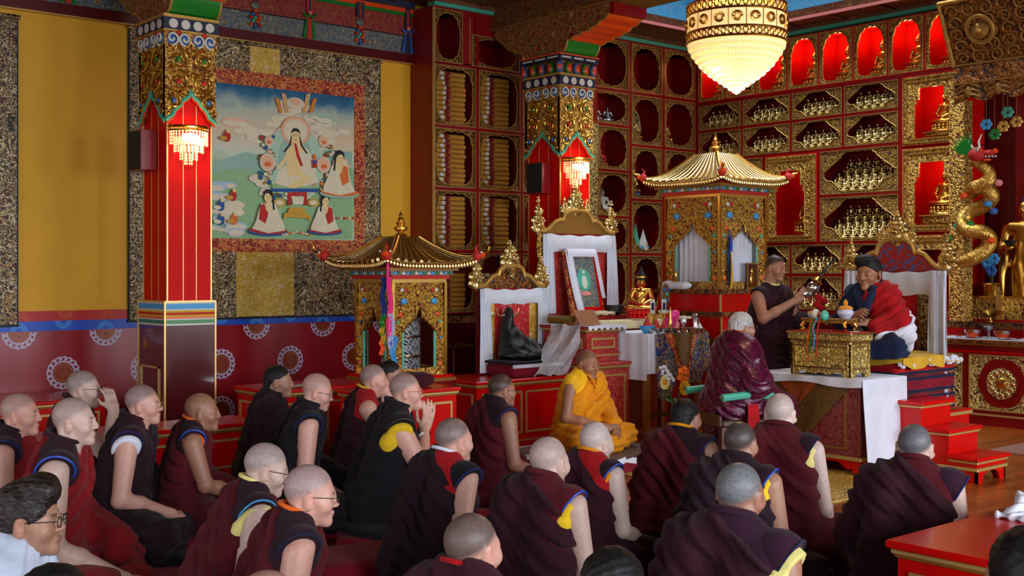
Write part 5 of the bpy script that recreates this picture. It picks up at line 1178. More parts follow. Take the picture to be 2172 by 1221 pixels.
t = thing('framed_icon', 'turquoise painted icon in red frame with white scarf, leaning on the tallest throne', 'picture', (8.22, 8.5, 1.101)); M = Matrix.Translation((0, 0, 0)) @ Matrix.Rotation(R(-12), 4, 'X') @ Matrix.Rotation(R(0), 4, 'Z')
m = MB().box(-.23, .23, -.01, .02, 0, .66, 'brocade_red').xform(M); obj('brocade_mount', m, t, local=True); m = MB(); m.box(-.17, .17, -.014, -.008, .08, .60, 'frieze_blue').xform(M); im = obj('icon_canvas', m, t, local=True)
m = MB(); m.ball((0, -.014, .36), .09, 'teal_paint', 18, (1, .06, 1.3)); m.ball((0, -.018, .34), .04, 'white_paint', 14, (1, .08, 1.8)); m.ball((0, -.02, .44), .02, 'white_paint', 12, (1, .1, 1)); m.ball((0, -.016, .22), .06, 'pink_paint', 14, (1.2, .06, .4)); m.box(-.17, .17, -.02, -.008, .03, .08, 'lacquer'); m.box(.17, .2, -.02, .02, .03, .63, 'lacquer'); m.xform(M); obj('painted_figure', m, im, local=True)
m = MB(); m.grid(lambda u, v: (-.2 + .4 * u, -.03 - .012 * math.sin(v * PI), .68 - .08 * v), 16, 6, 'white_cloth', .004); m.grid(lambda u, v: (-.22 + .09 * v + .06 * u * u, -.03 - .01 * math.sin(v * 14), .67 - .66 * u), 16, 8, 'white_cloth', .004); m.grid(lambda u, v: (.17 + .06 * v + .03 * u, -.03 - .01 * math.sin(v * 12), .67 - .5 * u), 16, 6, 'white_cloth', .004); m.xform(M); obj('white_scarf', m, t, local=True)
t = thing('offering_bowl', 'shiny black bowl beside the leaning icon', 'bowl', (8.46, 8.36, 1.102)); m = MB(); m.lathe([(.04, 0), (.085, .03), (.095, .075), (.085, .1), (.075, .09)], (0, 0, 0), 24, 'black'); obj('bowl', m, t, local=True)
t = thing('folded_cloth', 'folded pale green cloth at the foot of the leaning icon', 'cloth', (8.25, 8.36, 1.102)); f = Field(); f.bx((0, 0, .022), (.16, .06, .02), .015); f.disp = lambda P: .006 * np.sin(P[:, 0] * 50); sculpt('cloth', f, ['pages'], t, .011)
# ---- tier behind the offering table and the crowned statue
t = thing('side_table', 'low table under cream cloth behind the offering table', 'table', (8.95, 8.15, 0)); m = MB().box(8.84, 9.12, 7.95, 8.6, 0, 1.06, 'lacquer_deep'); obj('body', m, t); m = MB().box(8.82, 9.14, 7.93, 8.62, 1.06, 1.085, 'cream_cloth'); obj('cream_cover', m, t)
t = thing('long_shelf', 'red shelf with cream cloth between the chests and the tallest throne', 'shelf', (8.25, 8.05, 0)); m = MB().box(7.83, 8.78, 7.92, 8.24, 0, 1.05, 'lacquer_deep'); obj('body', m, t); m = MB(); m.grid(lambda u, v: (7.81 + .99 * u, 7.9 + .36 * v, 1.062 + .006 * math.sin(u * 9) * math.sin(v * 7)), 20, 6, 'cream_cloth', .01); m.grid(lambda u, v: (7.81 + .99 * u, 7.9 - .008 * math.sin(u * 40), 1.06 - .07 * v), 40, 3, 'cream_cloth', .004); obj('cream_cover', m, t)
t = buddha('crowned_statue', 'gilt statue with black crown and red robe beside the tallest throne', 'statue', (8.55, 8.08, 1.075), 135, .44, 'gold', seat='lacquer', hat=True, h=.006)
f = buddha_field(.44, False); f.ops = [o for o in f.ops]; f.ell((0, 0, .40), (.2, .2, .12), .01, 's'); f.disp = lambda P: np.full(len(P), .006); f.plane((0, .06, .2), (0, .55, .83)) if False else None; o = sculpt('red_robe', f, ['paint_red'], t, .008); o.location = (0, -.01, .44 * .17 - .012)
m = MB(); m.lathe([(.036, .0), (.05, .03), (.046, .05), (.02, .09), (.004, .14)], (0, 0, .382), 12, 'black'); m.lathe([(.05, .02), (.053, .03), (.05, .04)], (0, 0, .382), 12, 'gold'); obj('crown', m, t, local=True)
# ---- offering table
t = thing('offering_table', 'wooden offering table under white and brocade cloths, crowded with lamps and bowls', 'table', (8.2, 7.57, 0)); X0t, X1t, Y0t, Y1t = 7.8, 8.6, 7.3, 7.86
m = MB().box(X0t, X1t, Y0t, Y1t, .935, .965, 'wood_brown', .004); obj('table_top', m, t)
for px in (X0t + .02, X1t - .07):
    for py in (Y0t + .02, Y1t - .07): m = MB().box(px, px + .05, py, py + .05, 0, .935, 'wood_brown'); obj('leg', m, t)
m = MB().box(X0t + .04, X1t - .04, Y0t + .04, Y0t + .06, .2, .24, 'wood_dark'); obj('stretcher', m, t)
m = MB(); m.box(X0t - .01, X1t + .01, Y0t - .01, Y1t, .966, .974, 'white_cloth'); m.grid(lambda u, v: (X0t - .012 - .006 * math.sin(v * 20), Y0t - .01 + .5 * v, .97 - .42 * u), 8, 16, 'white_cloth', .004); m.grid(lambda u, v: (X0t - .01 + .12 * v, Y0t - .014 - .004 * math.sin(v * 8), .97 - .36 * u), 8, 6, 'white_cloth', .004); one('table_cloth', m, 'white cloth over the left end of the offering table', 'tablecloth')
t = thing('brocade_drape', 'blue and gold brocade cloth hanging down the front of the offering table', 'cloth', (8.25, 7.27, .3))
def bro(u, v, zl, off): return (X0t + .08 + .74 * u, Y0t - .03 - .014 * math.sin(u * 8 * PI + v) - .02 * v - off, .974 - zl * v)
m = MB().grid(lambda u, v: bro(u, v, .34 + .24 * abs(math.sin(u * 5.2 + .9)) * (1.25 - u), 0), 44, 14, 'brocade_blue', .004); obj('blue_cloth', m, t); m = MB().grid(lambda u, v: bro(.16 + .62 * u * (1 - v) + .36 * v, v, .50, .012), 24, 12, 'brocade_red', .003); b = obj('red_point', m, t); m = MB().grid(lambda u, v: bro(.27 + .42 * u * (1 - v) + .23 * v, v, .37, .02), 20, 10, 'brocade_gold_dark', .003); obj('gold_point', m, b)
TZ = .975
def item(name, label, cat, px, d, z, parts, group=None):
    x, y = at(px, d); t = thing(name, label, cat, (x, y, z), 0, group)
    for nm, m in parts: obj(nm, m, t, local=True)
    return t
def L_(prof, mat, seg=18, c=(0, 0, 0)): return MB().lathe(prof, c, seg, mat)
for k, (px, d) in enumerate(((1380, 10.62), (1397, 10.66), (1414, 10.70), (1431, 10.74), (1448, 10.78), (1465, 10.82))):
    item('offering_bowl', '%s from left in the row of silver bowls along the offering table front' % ORD[k], 'bowl', px, d + .1, TZ, [('bowl', L_([(.022, 0), (.025, .008), (.04, .03), (.045, .045), (.04, .046), (.034, .03)], 'silver')), ('water', L_([(.005, .038), (.038, .039)], 'glass'))], 'silver bowls on the offering table')
item('offering_bowl', 'pale blue bowl with red cone at the left end of the offering table', 'bowl', 1347 + 26, 10.75, TZ, [('bowl', L_([(.035, 0), (.04, .01), (.07, .045), (.075, .07), (.068, .07)], 'sky_paint')), ('red_cone', L_([(.05, .06), (.035, .09), (.012, .13), (.004, .15)], 'paint_red'))])
for k, (px, d, h) in enumerate(((1392, 11.05, .09), (1408, 11.0, .075))): item('torma_cake', ('taller dark red torma cone on white plate', 'shorter dark red torma cone on white plate')[k], 'torma', px, d, TZ, [('plate', L_([(.05, 0), (.07, .008), (.07, .012)], 'white_paint')), ('cone', L_([(.04, .012), (.042, .03), (.02, h), (.004, h + .03)], 'paint_red'))])
for k, (px, d) in enumerate(((1384, 11.1), (1408, 11.22))):
    item('butter_lamp', ('left gilt goblet lamp holding a printed white card', 'right gilt goblet lamp holding a printed white card')[k], 'lamp', px, d, TZ, [('goblet', L_([(.045, 0), (.045, .012), (.012, .05), (.014, .09), (.045, .13), (.05, .17), (.044, .17)], 'gold')), ('card', MB().box(-.03, .03, -.003, .003, .17, .30, 'label_white').box(-.018, .018, -.006, -.003, .2, .27, 'navy'))])
t = item('silk_flower', 'bright pink crumpled silk behind the gold spire on the offering table', 'cloth', 1425, 11.2, TZ, []); f = Field()
for k in range(7): f.ell((.05 * math.cos(k * 2.1), .03 * math.sin(k * 2.1), .06 + .035 * (k % 4)), (.05, .035, .035), .015)
sculpt('silk', f, ['hot_pink'], t, .009)
item('spire_ornament', 'slender gold spire ornament in the middle of the offering table', 'ornament', 1422, 10.9, TZ, [('spire', L_([(.03, 0), (.034, .02), (.014, .05), (.022, .09), (.01, .13), (.014, .16), (.002, .24)], 'gold'))])
item('silver_goblet', 'silver goblet with white ball on the offering table', 'goblet', 1450, 10.95, TZ, [('goblet', L_([(.03, 0), (.03, .01), (.008, .03), (.01, .07), (.032, .1), (.03, .12)], 'silver')), ('ball', MB().ball((0, 0, .13), .025, 'white_paint', 12))])
item('pink_candle', 'small pink candle on the offering table', 'candle', 1436, 10.88, TZ, [('candle', L_([(.02, 0), (.02, .07), (.008, .1), (.003, .13)], 'pink_paint'))])
item('silver_jug', 'tall silver jug near the right end of the offering table', 'jug', 1475, 11.0, TZ, [('body', L_([(.03, 0), (.03, .01), (.024, .05), (.022, .13), (.028, .16), (.02, .17)], 'silver')), ('handle', MB().tube([(.024, 0, .14), (.05, 0, .12), (.05, 0, .07), (.025, 0, .05)], .004, 6, 'silver'))])
item('butter_lamp', 'low silver lamp with white tip at the right end of the offering table', 'lamp', 1484, 10.92, TZ, [('bowl', L_([(.04, 0), (.05, .03), (.045, .04)], 'silver')), ('tip', L_([(.03, .04), (.02, .06), (.003, .09)], 'white_paint'))])
item('peacock_fan', 'fan of peacock feathers standing in a bowl behind the offering table', 'fan', 1411, 12.0, 1.09, [('bowl', L_([(.05, 0), (.08, .05), (.075, .06)], 'silver')), ('feathers', MB().ball((0, 0, .2), .08, 'frieze_dark', 14, (1, .25, 1.7)).ball((0, -.02, .22), .02, 'teal_paint', 8).ball((.03, -.02, .27), .018, 'blue_paint', 8).ball((-.03, -.02, .26), .018, 'blue_paint', 8).ball((0, -.02, .16), .02, 'blue_paint', 8))])
# ---- flowers in a tall vase
vx, vy = at(1436, 9.7); t = thing('flower_vase', 'tall dark vase of yellow daisies and orange lilies before the offering table', 'flowers', (vx, vy, 0)); m = L_([(.07, 0), (.08, .02), (.06, .12), (.085, .26), (.05, .36), (.06, .4), (.05, .4)], 'navy', 20); obj('vase', m, t, local=True)
def flower(c, r, kind):
    m = MB()
    if kind == 'daisy':
        for k in range(18): a = 2 * PI * k / 18; m.grid(lambda u, v: (c[0] + r * u * math.cos(a) - (v - .5) * .03 * math.sin(a), c[1] - .01 - .015 * u, c[2] + r * u * math.sin(a) + (v - .5) * .03 * math.cos(a)), 3, 2, 'pale_yellow', .003)
        m.ball((c[0], c[1] - .022, c[2]), r * .38, 'saffron', 12, (1, .5, 1))
    elif kind == 'gerbera':
        for k in range(20): a = 2 * PI * k / 20; m.grid(lambda u, v: (c[0] + r * u * math.cos(a) - (v - .5) * .024 * math.sin(a), c[1] - .012 * (k % 2) - .02 * u, c[2] + r * u * math.sin(a) + (v - .5) * .024 * math.cos(a)), 3, 2, 'saffron_light', .003)
        m.ball((c[0], c[1] - .02, c[2]), r * .3, 'wood_brown', 10, (1, .5, 1))
    elif kind == 'lily':
        for k in range(6): a = 2 * PI * k / 6 + .3; m.grid(lambda u, v: (c[0] + r * (u ** .8) * math.cos(a) - (v - .5) * .07 * math.sin(PI * u) * math.sin(a), c[1] - .05 * u + .06 * u * u, c[2] + r * (u ** .8) * math.sin(a) + (v - .5) * .07 * math.sin(PI * u) * math.cos(a)), 6, 3, 'orange_cloth', .003)
        for k in range(5): m.tube([c, (c[0] + .02 * math.cos(k * 1.3), c[1] - .06, c[2] + .02 * math.sin(k * 1.3))], .003, 5, 'wood_brown')
    else:
        for k in range(7): m.ball((c[0] + .03 * math.cos(k * 2.4), c[1] + .02 * math.sin(k), c[2] + .03 * math.sin(k * 2.4)), .016, 'white_cloth', 8)
    return m
for (px, py, r, kind) in ((1406, 810, .058, 'daisy'), (1450, 795, .08, 'lily'), (1448, 822, .06, 'gerbera'), (1408, 785, .03, 'sprig'), (1420, 802, .03, 'sprig')):
    p = at(px, 9.6, py); c = (p[0] - vx, p[1] - vy, p[2]); m = MB(); m.tube([(0, 0, .38), (c[0] * .6, c[1] * .6 + .02, (.38 + c[2]) / 2), (c[0], c[1] + .01, c[2])], .005, 6, 'leaf_green'); s = obj('stem', m, t, local=True); obj('blossom', flower(c, r, kind), s, local=True)
m = MB()
for k in range(9): a = k * 2.4; m.grid(lambda u, v: (.12 * u * math.cos(a) + (v - .5) * .03 * math.sin(PI * u), .12 * u * math.sin(a), .4 + .18 * u - .1 * u * u), 5, 2, 'leaf_green', .002)
obj('leaves', m, t, local=True)
# ================================================================ THE TEACHER'S SEAT, ALTAR, LAMPS
# covered table before the throne
t = thing('teaching_table', 'red flowered table under a white cloth, brocade point hanging down its front', 'table', (7.88, 5.4, 0)); A0, A1, B0_, B1_ = 7.62, 8.14, 4.96, 5.9
m = MB().box(A0, A1, B0_, B1_, .13, .70, 'red_flowers_deep'); 
for px in (A0, A1 - .07):
    for py in (B0_, B1_ - .07): m.box(px, px + .07, py, py + .07, 0, .13, 'lacquer')
m.prism([(B0_, .13), (B1_, .13), (B1_, .07), (B1_ - .12, .05), (B1_ - .2, .1), (B0_ + .2, .1), (B0_ + .12, .05), (B0_, .07)], A0 + .006, A0 + .02, 'x', 'lacquer'); rim(m, A0, A1, B0_, B1_, .12, .15, .012, 'gold_line'); obj('body', m, t)
m = MB(); panel_frame(m, 'x', A0, B0_ + .12, B1_ - .1, .2, .64, .016, .01, 'gold_matte'); obj('front_frame', m, t); m = MB(); rim(m, A0, A1, B0_, B1_, .70, .725, .03, 'lacquer'); obj('top_board', m, t)
t = thing('brocade_point', 'dark gold brocade triangle hanging from the front edge of the white-covered table', 'cloth', (7.6, 5.5, .15)); m = MB(); m.grid(lambda u, v: (A0 - .016 - .004 * math.sin(u * 9), 5.0 + .84 * (u * (1 - v) + .58 * v), .715 - .5 * v), 20, 16, 'brocade_gold_dark', .004); o = obj('dark_brocade', m, t)
m = MB(); m.grid(lambda u, v: (A0 - .024 - .004 * math.sin(u * 9), 5.3 + .42 * (u * (1 - v) + .5 * v), .715 - .22 * v), 12, 10, 'brocade_orange', .003); obj('red_point', m, o)
m = MB(); m.box(A0 - .037, A1 + .036, B0_ - .036, B1_ + .036, .7255, .738, 'white_cloth', .003)
m.grid(lambda u, v: (A0 - .043 - .005 * math.sin(u * 26), B0_ - .035 + (B1_ - B0_ + .07) * u, .737 - (.055 + .012 * math.sin(u * 9)) * v), 40, 4, 'white_cloth', .004)
m.grid(lambda u, v: (A0 - .04 + (A1 - A0 + .08) * u, B0_ - .04 - .018 * math.sin(u * 10 + v * 2) * v - .03 * v, .737 - .66 * v), 30, 14, 'white_cloth', .004)
m.grid(lambda u, v: (A0 - .045 + (A1 - A0 + .08) * u - .02 * v, B1_ + .04 + .016 * math.sin(u * 14 + v * 3) * v + .03 * v, .735 - .52 * v), 30, 12, 'white_cloth', .004)
one('white_table_cloth', m, 'white linen cloth over the teaching table, hanging to the floor at its right end', 'tablecloth')
# embossed gilt table on it
t = thing('gilt_table', 'embossed gilt box table with scalloped feet standing on the white cloth', 'table', (7.78, 5.33, .739)); g0, g1, h0, h1, gz = 7.64, 7.9, 5.06, 5.6, .739
def feet(a, b, z): 
    L = [(a, z), (a + .06, z), (a + .075, z + .028), (a + .11, z + .036)]; w = b - a; n = 2 if w > .4 else 1; out = L[:]
    if n == 2: out += [(a + w * .32, z + .02), (a + w * .40, z + .012), (a + w * .5, z + .03), (a + w * .6, z + .012), (a + w * .68, z + .02)]
    return out + [(b - .11, z + .036), (b - .075, z + .028), (b - .06, z), (b, z)]
m = MB()
for ax, lo, hi, a, b in (('x', h0, h1, g0, g1), ('y', g0, g1, h0, h1)):
    poly = feet(lo, hi, gz) + [(hi, gz + .25), (lo, gz + .25)]; e = 0 if ax == 'x' else .003; m.prism(poly, a - e, a + .012, ax, 'relief_table'); m.prism(poly, b - .012, b + e, ax, 'relief_table')
m.box(g0 + .01, g1 - .01, h0 + .01, h1 - .01, gz + .06, gz + .25); obj('body', m, t); m = MB(); rim(m, g0, g1, h0, h1, gz + .25, gz + .275, .008, 'gold_pale'); rim(m, g0, g1, h0, h1, gz + .275, gz + .325, .02, 'relief_table'); rim(m, g0, g1, h0, h1, gz + .325, gz + .34, .03, 'gold_pale'); m.box(g0, g1, h0, h1, gz + .34, gz + .344, 'lacquer'); obj('top_board', m, t)
m = MB(); panel_frame(m, 'x', g0, h0 + .03, h1 - .03, gz + .06, gz + .235, .01, .006, 'gold_pale'); panel_frame(m, 'y', h0, g0 + .03, g1 - .03, gz + .06, gz + .235, .01, .006, 'gold_pale'); obj('panel_moulding', m, t)
TT = gz + .346
t = thing('ritual_stand', 'small gold footed stand on the gilt table carrying porcelain vessels', 'stand', (7.74, 5.32, TT)); m = MB(); m.box(-.07, .07, -.2, .2, .06, .085, 'gold', .004)
for sx in (-1, 1):
    for sy in (-1, 1): m.tube([(sx * .06, sy * .18, .06), (sx * .075, sy * .2, .035), (sx * .06, sy * .185, .015), (sx * .075, sy * .205, .006)], [.018, .014, .01, .014], 8, 'gold')
m.box(-.075, .075, -.21, .21, .085, .095, 'gold_matte'); obj('stand', m, t, local=True)
t = thing('porcelain_jar', 'grey-blue porcelain jar with yellow lid at the right of the small gold stand', 'jar', (7.74, 5.17, TT + .096)); obj('jar', L_([(.03, 0), (.04, .01), (.062, .04), (.06, .06), (.045, .075)], 'medal_white', 22), t, local=True); obj('lid', L_([(.055, .075), (.057, .085), (.035, .1), (.014, .105), (.02, .125), (.004, .15)], 'saffron', 18), t, local=True)
t = thing('porcelain_jar', 'low bowl with yellow lid at the left of the small gold stand', 'jar', (7.76, 5.47, TT + .096)); obj('bowl', L_([(.03, 0), (.05, .02), (.052, .035)], 'medal_white', 20), t, local=True); obj('lid', L_([(.052, .035), (.04, .05), (.01, .056), (.004, .07)], 'yellow_silk', 18), t, local=True)
t = thing('hand_drum', 'white and green two-faced hand drum with ribbons leaning on the small gold stand', 'drum', (7.64, 5.33, TT)); m = MB(); m.ball((0, .04, .13), .04, 'white_paint', 14, (1, .75, 1)); m.ball((0, -.04, .12), .042, 'teal_paint', 14, (1, .75, 1)); obj('drum_heads', m, t, local=True); m = MB(); m.lathe([(.02, -.02), (.014, 0), (.02, .02)], (0, 0, .125), 12, 'paint_red', axis='y'); obj('waist', m, t, local=True)
for k, (mt, dx) in enumerate((('sky_paint', -.005), ('green_paint', .012), ('paint_red', -.02), ('orange_paint', .02))): m = MB(); m.grid(lambda u, v: (-.05 - .05 * min(1, u * 3), dx * 2 + .012 * (v - .5) + .006 * math.sin(u * 7 + k), .1 - (.24 + .03 * k) * u if u > .3 else .1 - .24 * u), 12, 2, mt, .002); obj('ribbon', m, t, local=True)
t = thing('text_leaf', 'white paper leaf lying beside the porcelain jar', 'paper', (7.72, 5.09, TT)); m = MB().box(-.03, .05, -.02, .02, 0, .004, 'white_paint'); obj('leaf', m, t, local=True)
# throne of the teacher
T3, P3 = throne_back('teaching_throne', 'teacher throne with painted dragon crest, gilt flames and white scarf, by the altar', 'x', 9.2, 5.18, 6.08, .3, 1.55, 1.83, 2.08, 'throne_paint', posts=False)
m = MB().box(9.185, 9.2, 5.28, 5.98, .6, 1.5, 'brocade_dark').box(9.178, 9.186, 5.42, 5.9, .6, 1.42, 'crimson_cloth'); obj('back_cloth', m, T3); m = MB().box(8.16, 9.25, 4.98, 6.12, 0, .36, 'lacquer').box(8.14, 9.27, 4.96, 6.14, .36, .385, 'gold_line').box(8.15, 9.26, 4.97, 6.13, .385, .40, 'lacquer'); obj('seat_platform', m, T3)
scarf('offering_scarf', 'long white silk scarf framing the teacher throne, falling to the floor', P3, 5.2, 6.06, 1.55, .5, .42, .2, .15, .02)
m = MB(); m.grid(lambda u, v: (9.08 - .13 * u - .02 * math.sin(v * 9), 5.16 - .09 * u - .12 * (v - .5) * (1 + .4 * u) + .014 * math.sin(v * 20 + u * 3), 1.53 - 1.42 * u), 30, 18, 'white_silk', .005); one('offering_scarf', m, 'white scarf end falling from the throne corner down beside the red steps', 'scarf')
CU = [('crimson_cloth', .155), ('mat_red', .15), ('crimson_cloth', .14)]; z = .401
for k, (mt, h) in enumerate(CU):
    lab = ('lowest', 'middle', 'topmost')[k] + ' of three red seat cushions with navy piping stacked under the teacher'
    t = thing('seat_cushion', lab, 'cushion', (8.68, 5.53, z), 0, 'cushions of the teacher throne'); f = Field(); f.bx((0, 0, h / 2), (.45, .5, h / 2), .045); f.disp = lambda P: .004 * np.sin(P[:, 0] * 18 + P[:, 1] * 9); sculpt('pad', f, [mt], t, .016)
    for q in (.2, .86):
        m = MB(); m.tube([(-.452, -.46, h * q), (-.452, .46, h * q), (-.41, .502, h * q), (.41, .502, h * q), (.452, .46, h * q), (.452, -.46, h * q), (.41, -.502, h * q), (-.41, -.502, h * q)], .012, 6, 'navy_cloth', True); obj('piping', m, t, local=True)
    z += h + .001
SEATZ = z
t = thing('seat_cover', 'yellow brocade cover with white fleece edge hanging over the topmost cushion', 'cover', (8.68, 5.53, z)); hz = .012
m = MB(); m.grid(lambda u, v: (-.47 + .9 * u, -.56 + 1.06 * v, .014 + .006 * math.sin(u * 12 + v * 5) - (.05 * max(0, (.12 - v)) / .12 if v < .12 else 0)), 24, 24, 'yellow_silk', .006); m.grid(lambda u, v: (-.475 + .62 * u, -.565 - .012 * math.sin(u * 16), .02 - .10 * v * (.5 + .5 * abs(math.sin(u * 5)))), 30, 4, 'yellow_silk', .005); m.grid(lambda u, v: (-.475 - .01 * math.sin(u * 16), -.56 + .95 * u, .02 - .08 * v * (.4 + .6 * abs(math.sin(u * 4)))), 30, 4, 'yellow_silk', .005); obj('cover', m, t, local=True)
m = MB(); m.mat('white_cloth')
for k in range(46): u = k / 45; m.ball((-.46 + .9 * u, -.535 - .01 * math.sin(k * 1.7), -.03 - .02 * math.sin(k * .9)), .024, 'white_cloth', 7)
obj('fleece_edge', m, t, local=True)
# red steps
t = thing('red_steps', 'three bright red wooden steps with gilt mouldings beside the teacher throne', 'steps', (8.26, 4.6, 0)); s0, s1 = 8.06, 8.48
for k, (ya, yb_, h) in enumerate(((4.28, 4.50, .19), (4.50, 4.72, .375), (4.72, 4.95, .56))):
    m = MB().box(s0, s1, ya, yb_, .112, h - .05, 'lacquer'); rim(m, s0, s1, ya, yb_ - .02, h - .05, h - .03, .018, 'gold_line'); rim(m, s0, s1, ya, yb_ - .02, h - .03, h, .03, 'lacquer'); obj('step', m, t)
m = MB(); m.prism([(s0, 0), (s0 + .08, 0), (s0 + .1, .05), (s0 + .15, .08), (s1 - .15, .08), (s1 - .1, .05), (s1 - .08, 0), (s1, 0), (s1, .1), (s0, .1)], 4.28, 4.3, 'y', 'lacquer'); m.prism([(4.28, 0), (4.36, 0), (4.4, .06), (4.48, .085), (4.75, .085), (4.83, .06), (4.87, 0), (4.95, 0), (4.95, .1), (4.28, .1)], s0, s0 + .02, 'x', 'lacquer'); m.prism([(4.28, 0), (4.36, 0), (4.4, .06), (4.48, .085), (4.75, .085), (4.83, .06), (4.87, 0), (4.95, 0), (4.95, .1), (4.28, .1)], s1 - .02, s1, 'x', 'lacquer'); rim(m, s0, s1, 4.28, 4.95, .085, .11, .015, 'gold_line'); obj('footed_base', m, t)
# rugs
def rug(name, label, x0, x1, y0, y1, mat, edge, z=.001, th=.012):
    t = thing(name, label, 'rug', ((x0 + x1) / 2, (y0 + y1) / 2, z)); m = MB().box(x0, x1, y0, y1, z, z + th, edge); obj('border', m, t); m = MB().box(x0 + .08, x1 - .08, y0 + .08, y1 - .08, z + th * .5, z + th + .003, mat); obj('field', m, t)
rug('rug', 'yellow patterned rug on the boards in front of the teaching table', 6.35, 7.75, 4.55, 6.3, 'rug_yellow', 'rug_yellow'); rug('carpet', 'pale pinkish carpet on the floor before the altar, beside the red steps', 9.6, 11.0, 2.4, 5.0, 'rug_pale', 'rug_pale'); rug('rug', 'dark fringed rug between the low throne platform and the red desk', 5.9, 7.2, 7.2, 7.74, 'rug_dark', 'white_cloth')
# ---- altar
AX = 11.2; t = thing('altar_cabinet', 'long altar cabinet with gilt square panels and flower roundels, at the right edge', 'altar', (11.6, 4.6, 0)); ay0, ay1 = 2.4, 7.1
m = MB().box(AX, 12.05, ay0, ay1, .1, .80, 'lacquer_deep').box(AX - .03, 12.06, ay0, ay1, 0, .1, 'lacquer_deep').box(AX - .04, 12.06, ay0, ay1, .1, .115, 'gold_line'); m.box(AX - .01, 12.05, ay0, ay1, .72, .745, 'lacquer'); obj('body', m, t)
m = MB().box(AX - .05, 12.06, ay0, ay1, .80, .82, 'gold_matte').box(AX - .07, 12.06, ay0, ay1, .82, .85, 'relief_dim').box(AX - .07, 12.06, ay0, ay1, .85, .858, 'gold_matte'); obj('top_board', m, t)
for k in range(6):
    b = 6.03 - .78 * k; a = b - .70
    if a < ay0: break
    m = MB(); panel_frame(m, 'x', AX, a, b, .15, .71, .014, .012, 'gold_line', 'relief_pale'); q = obj('gilt_panel', m, t); c = ((a + b) / 2, .43)
    m = MB(); H = [(c[0] + .235 * (1 + .06 * abs(math.cos(3 * x))) * math.cos(x), c[1] + .235 * (1 + .06 * abs(math.cos(3 * x))) * math.sin(x)) for x in [2 * PI * i / 48 for i in range(48)]]; m.prism(H, AX - .016, AX - .002, 'x', 'lacquer_deep'); m.lathe([(.155, -.03), (.15, -.014)], (AX, c[0], c[1]), 32, 'relief_pale', axis='x'); m.ball((AX - .03, c[0], c[1]), .06, 'gold', 14, (.35, 1, 1))
    for i in range(12): x = 2 * PI * i / 12; m.ball((AX - .028, c[0] + .115 * math.cos(x), c[1] + .115 * math.sin(x)), .026, 'gold_pale', 8, (.5, 1, 1))
    obj('flower_roundel', m, q)
m = MB(); panel_frame(m, 'x', AX, 6.1, 6.26, .15, .71, .012, .01, 'gold_line', 'relief_pale'); obj('gilt_panel', m, t)
m = MB().box(AX - .04, AX + .22, ay0, ay1, .859, .866, 'white_cloth'); m.grid(lambda u, v: (AX + .0 + .03 * math.sin(u * 30), ay0 + (6.4 - ay0) * u, .87 + .02 * abs(math.sin(u * 60 + v))), 120, 2, 'white_cloth', .004); one('altar_cloth', m, 'rumpled white cloth strip along the altar top under the bowls', 'cloth')
t = thing('altar_shelf', 'raised red altar shelf with chased gilt panel and small finials', 'shelf', (11.7, 4.6, .859)); m = MB().box(AX + .22, 12.05, ay0, ay1, .859, .96, 'lacquer').box(AX + .19, 12.05, ay0, ay1, .96, 1.03, 'relief_dim').box(AX + .3, 12.04, ay0, ay1, 1.03, 1.05, 'lacquer'); obj('body', m, t); m = MB().box(AX + .30, AX + .36, ay0, 6.2, 1.05, 1.275, 'relief_gold').box(AX + .28, AX + .37, ay0, 6.2, 1.275, 1.29, 'gold'); obj('gilt_panel', m, t)
for k in range(4): y = 5.86 - .55 * k; m = MB().box(AX + .27, AX + .31, y - .03, y + .03, 1.05, 1.3, 'gold_pale'); m.lathe([(.03, 0), (.02, .02), (.028, .045), (.004, .09)], (AX + .29, y, 1.3), 12, 'gold_pale'); obj('post_finial', m, t)
for k in range(4):
    y = 6.02 - .31 * k; t = thing('altar_bowl', '%s copper-rimmed offering bowl from left on the altar cloth' % ORD[k], 'bowl', (AX + .05, y, .874), 0, 'altar bowls'); obj('bowl', L_([(.045, 0), (.05, .01), (.075, .05), (.082, .08), (.072, .08)], 'orange_paint', 20), t, local=True); obj('rim', L_([(.079, .05), (.086, .08), (.07, .081)], 'silver', 20), t, local=True)
for k in range(3):
    y = 5.93 - .5 * k; t = thing('altar_lamp', '%s gold lamp bowl from left on the raised altar shelf' % ORD[k], 'lamp', (AX + .235, y, 1.031), 0, 'altar lamps'); obj('bowl', L_([(.03, 0), (.03, .008), (.012, .02), (.012, .04), (.07, .08), (.09, .12), (.08, .12)], 'gold', 22), t, local=True)
    t = thing('altar_lamp', '%s glass stem bowl from left on the altar cloth behind the copper bowls' % ORD[k], 'lamp', (AX + .17, y - .02, .868), 0, 'glass altar bowls'); obj('stem_bowl', L_([(.03, 0), (.03, .006), (.015, .02), (.015, .06), (.06, .1), (.07, .13)], 'silver', 20), t, local=True)
vx, vy, vz = AX + .45, 6.02, 1.051; t = thing('blue_flowers', 'gold pot of artificial blue and green flowers on the altar beside the dragon pillar', 'flowers', (vx, vy, vz)); obj('pot', L_([(.07, .0), (.075, .02), (.08, .2), (.09, .34), (.1, .36), (.09, .37)], 'gold', 22), t, local=True)
for k, (dx, dz, mt) in enumerate(((-.02, .62, 'sky_paint'), (.03, .58, 'sky_paint'), (.0, .5, 'blue_paint'), (.05, .7, 'teal_paint'))):
    m = MB(); m.tube([(0, 0, .3), (dx * .5, dx, dz - .1), (0, dx * 1.5, dz)], .004, 5, 'leaf_green'); s = obj('stem', m, t, local=True); m = MB()
    for q in range(6): a = q * PI / 3; m.ball((-.02, dx * 1.5 + .035 * math.cos(a), dz + .035 * math.sin(a)), .03, mt, 8, (.5, 1, 1))
    obj('blossom', m, s, local=True)
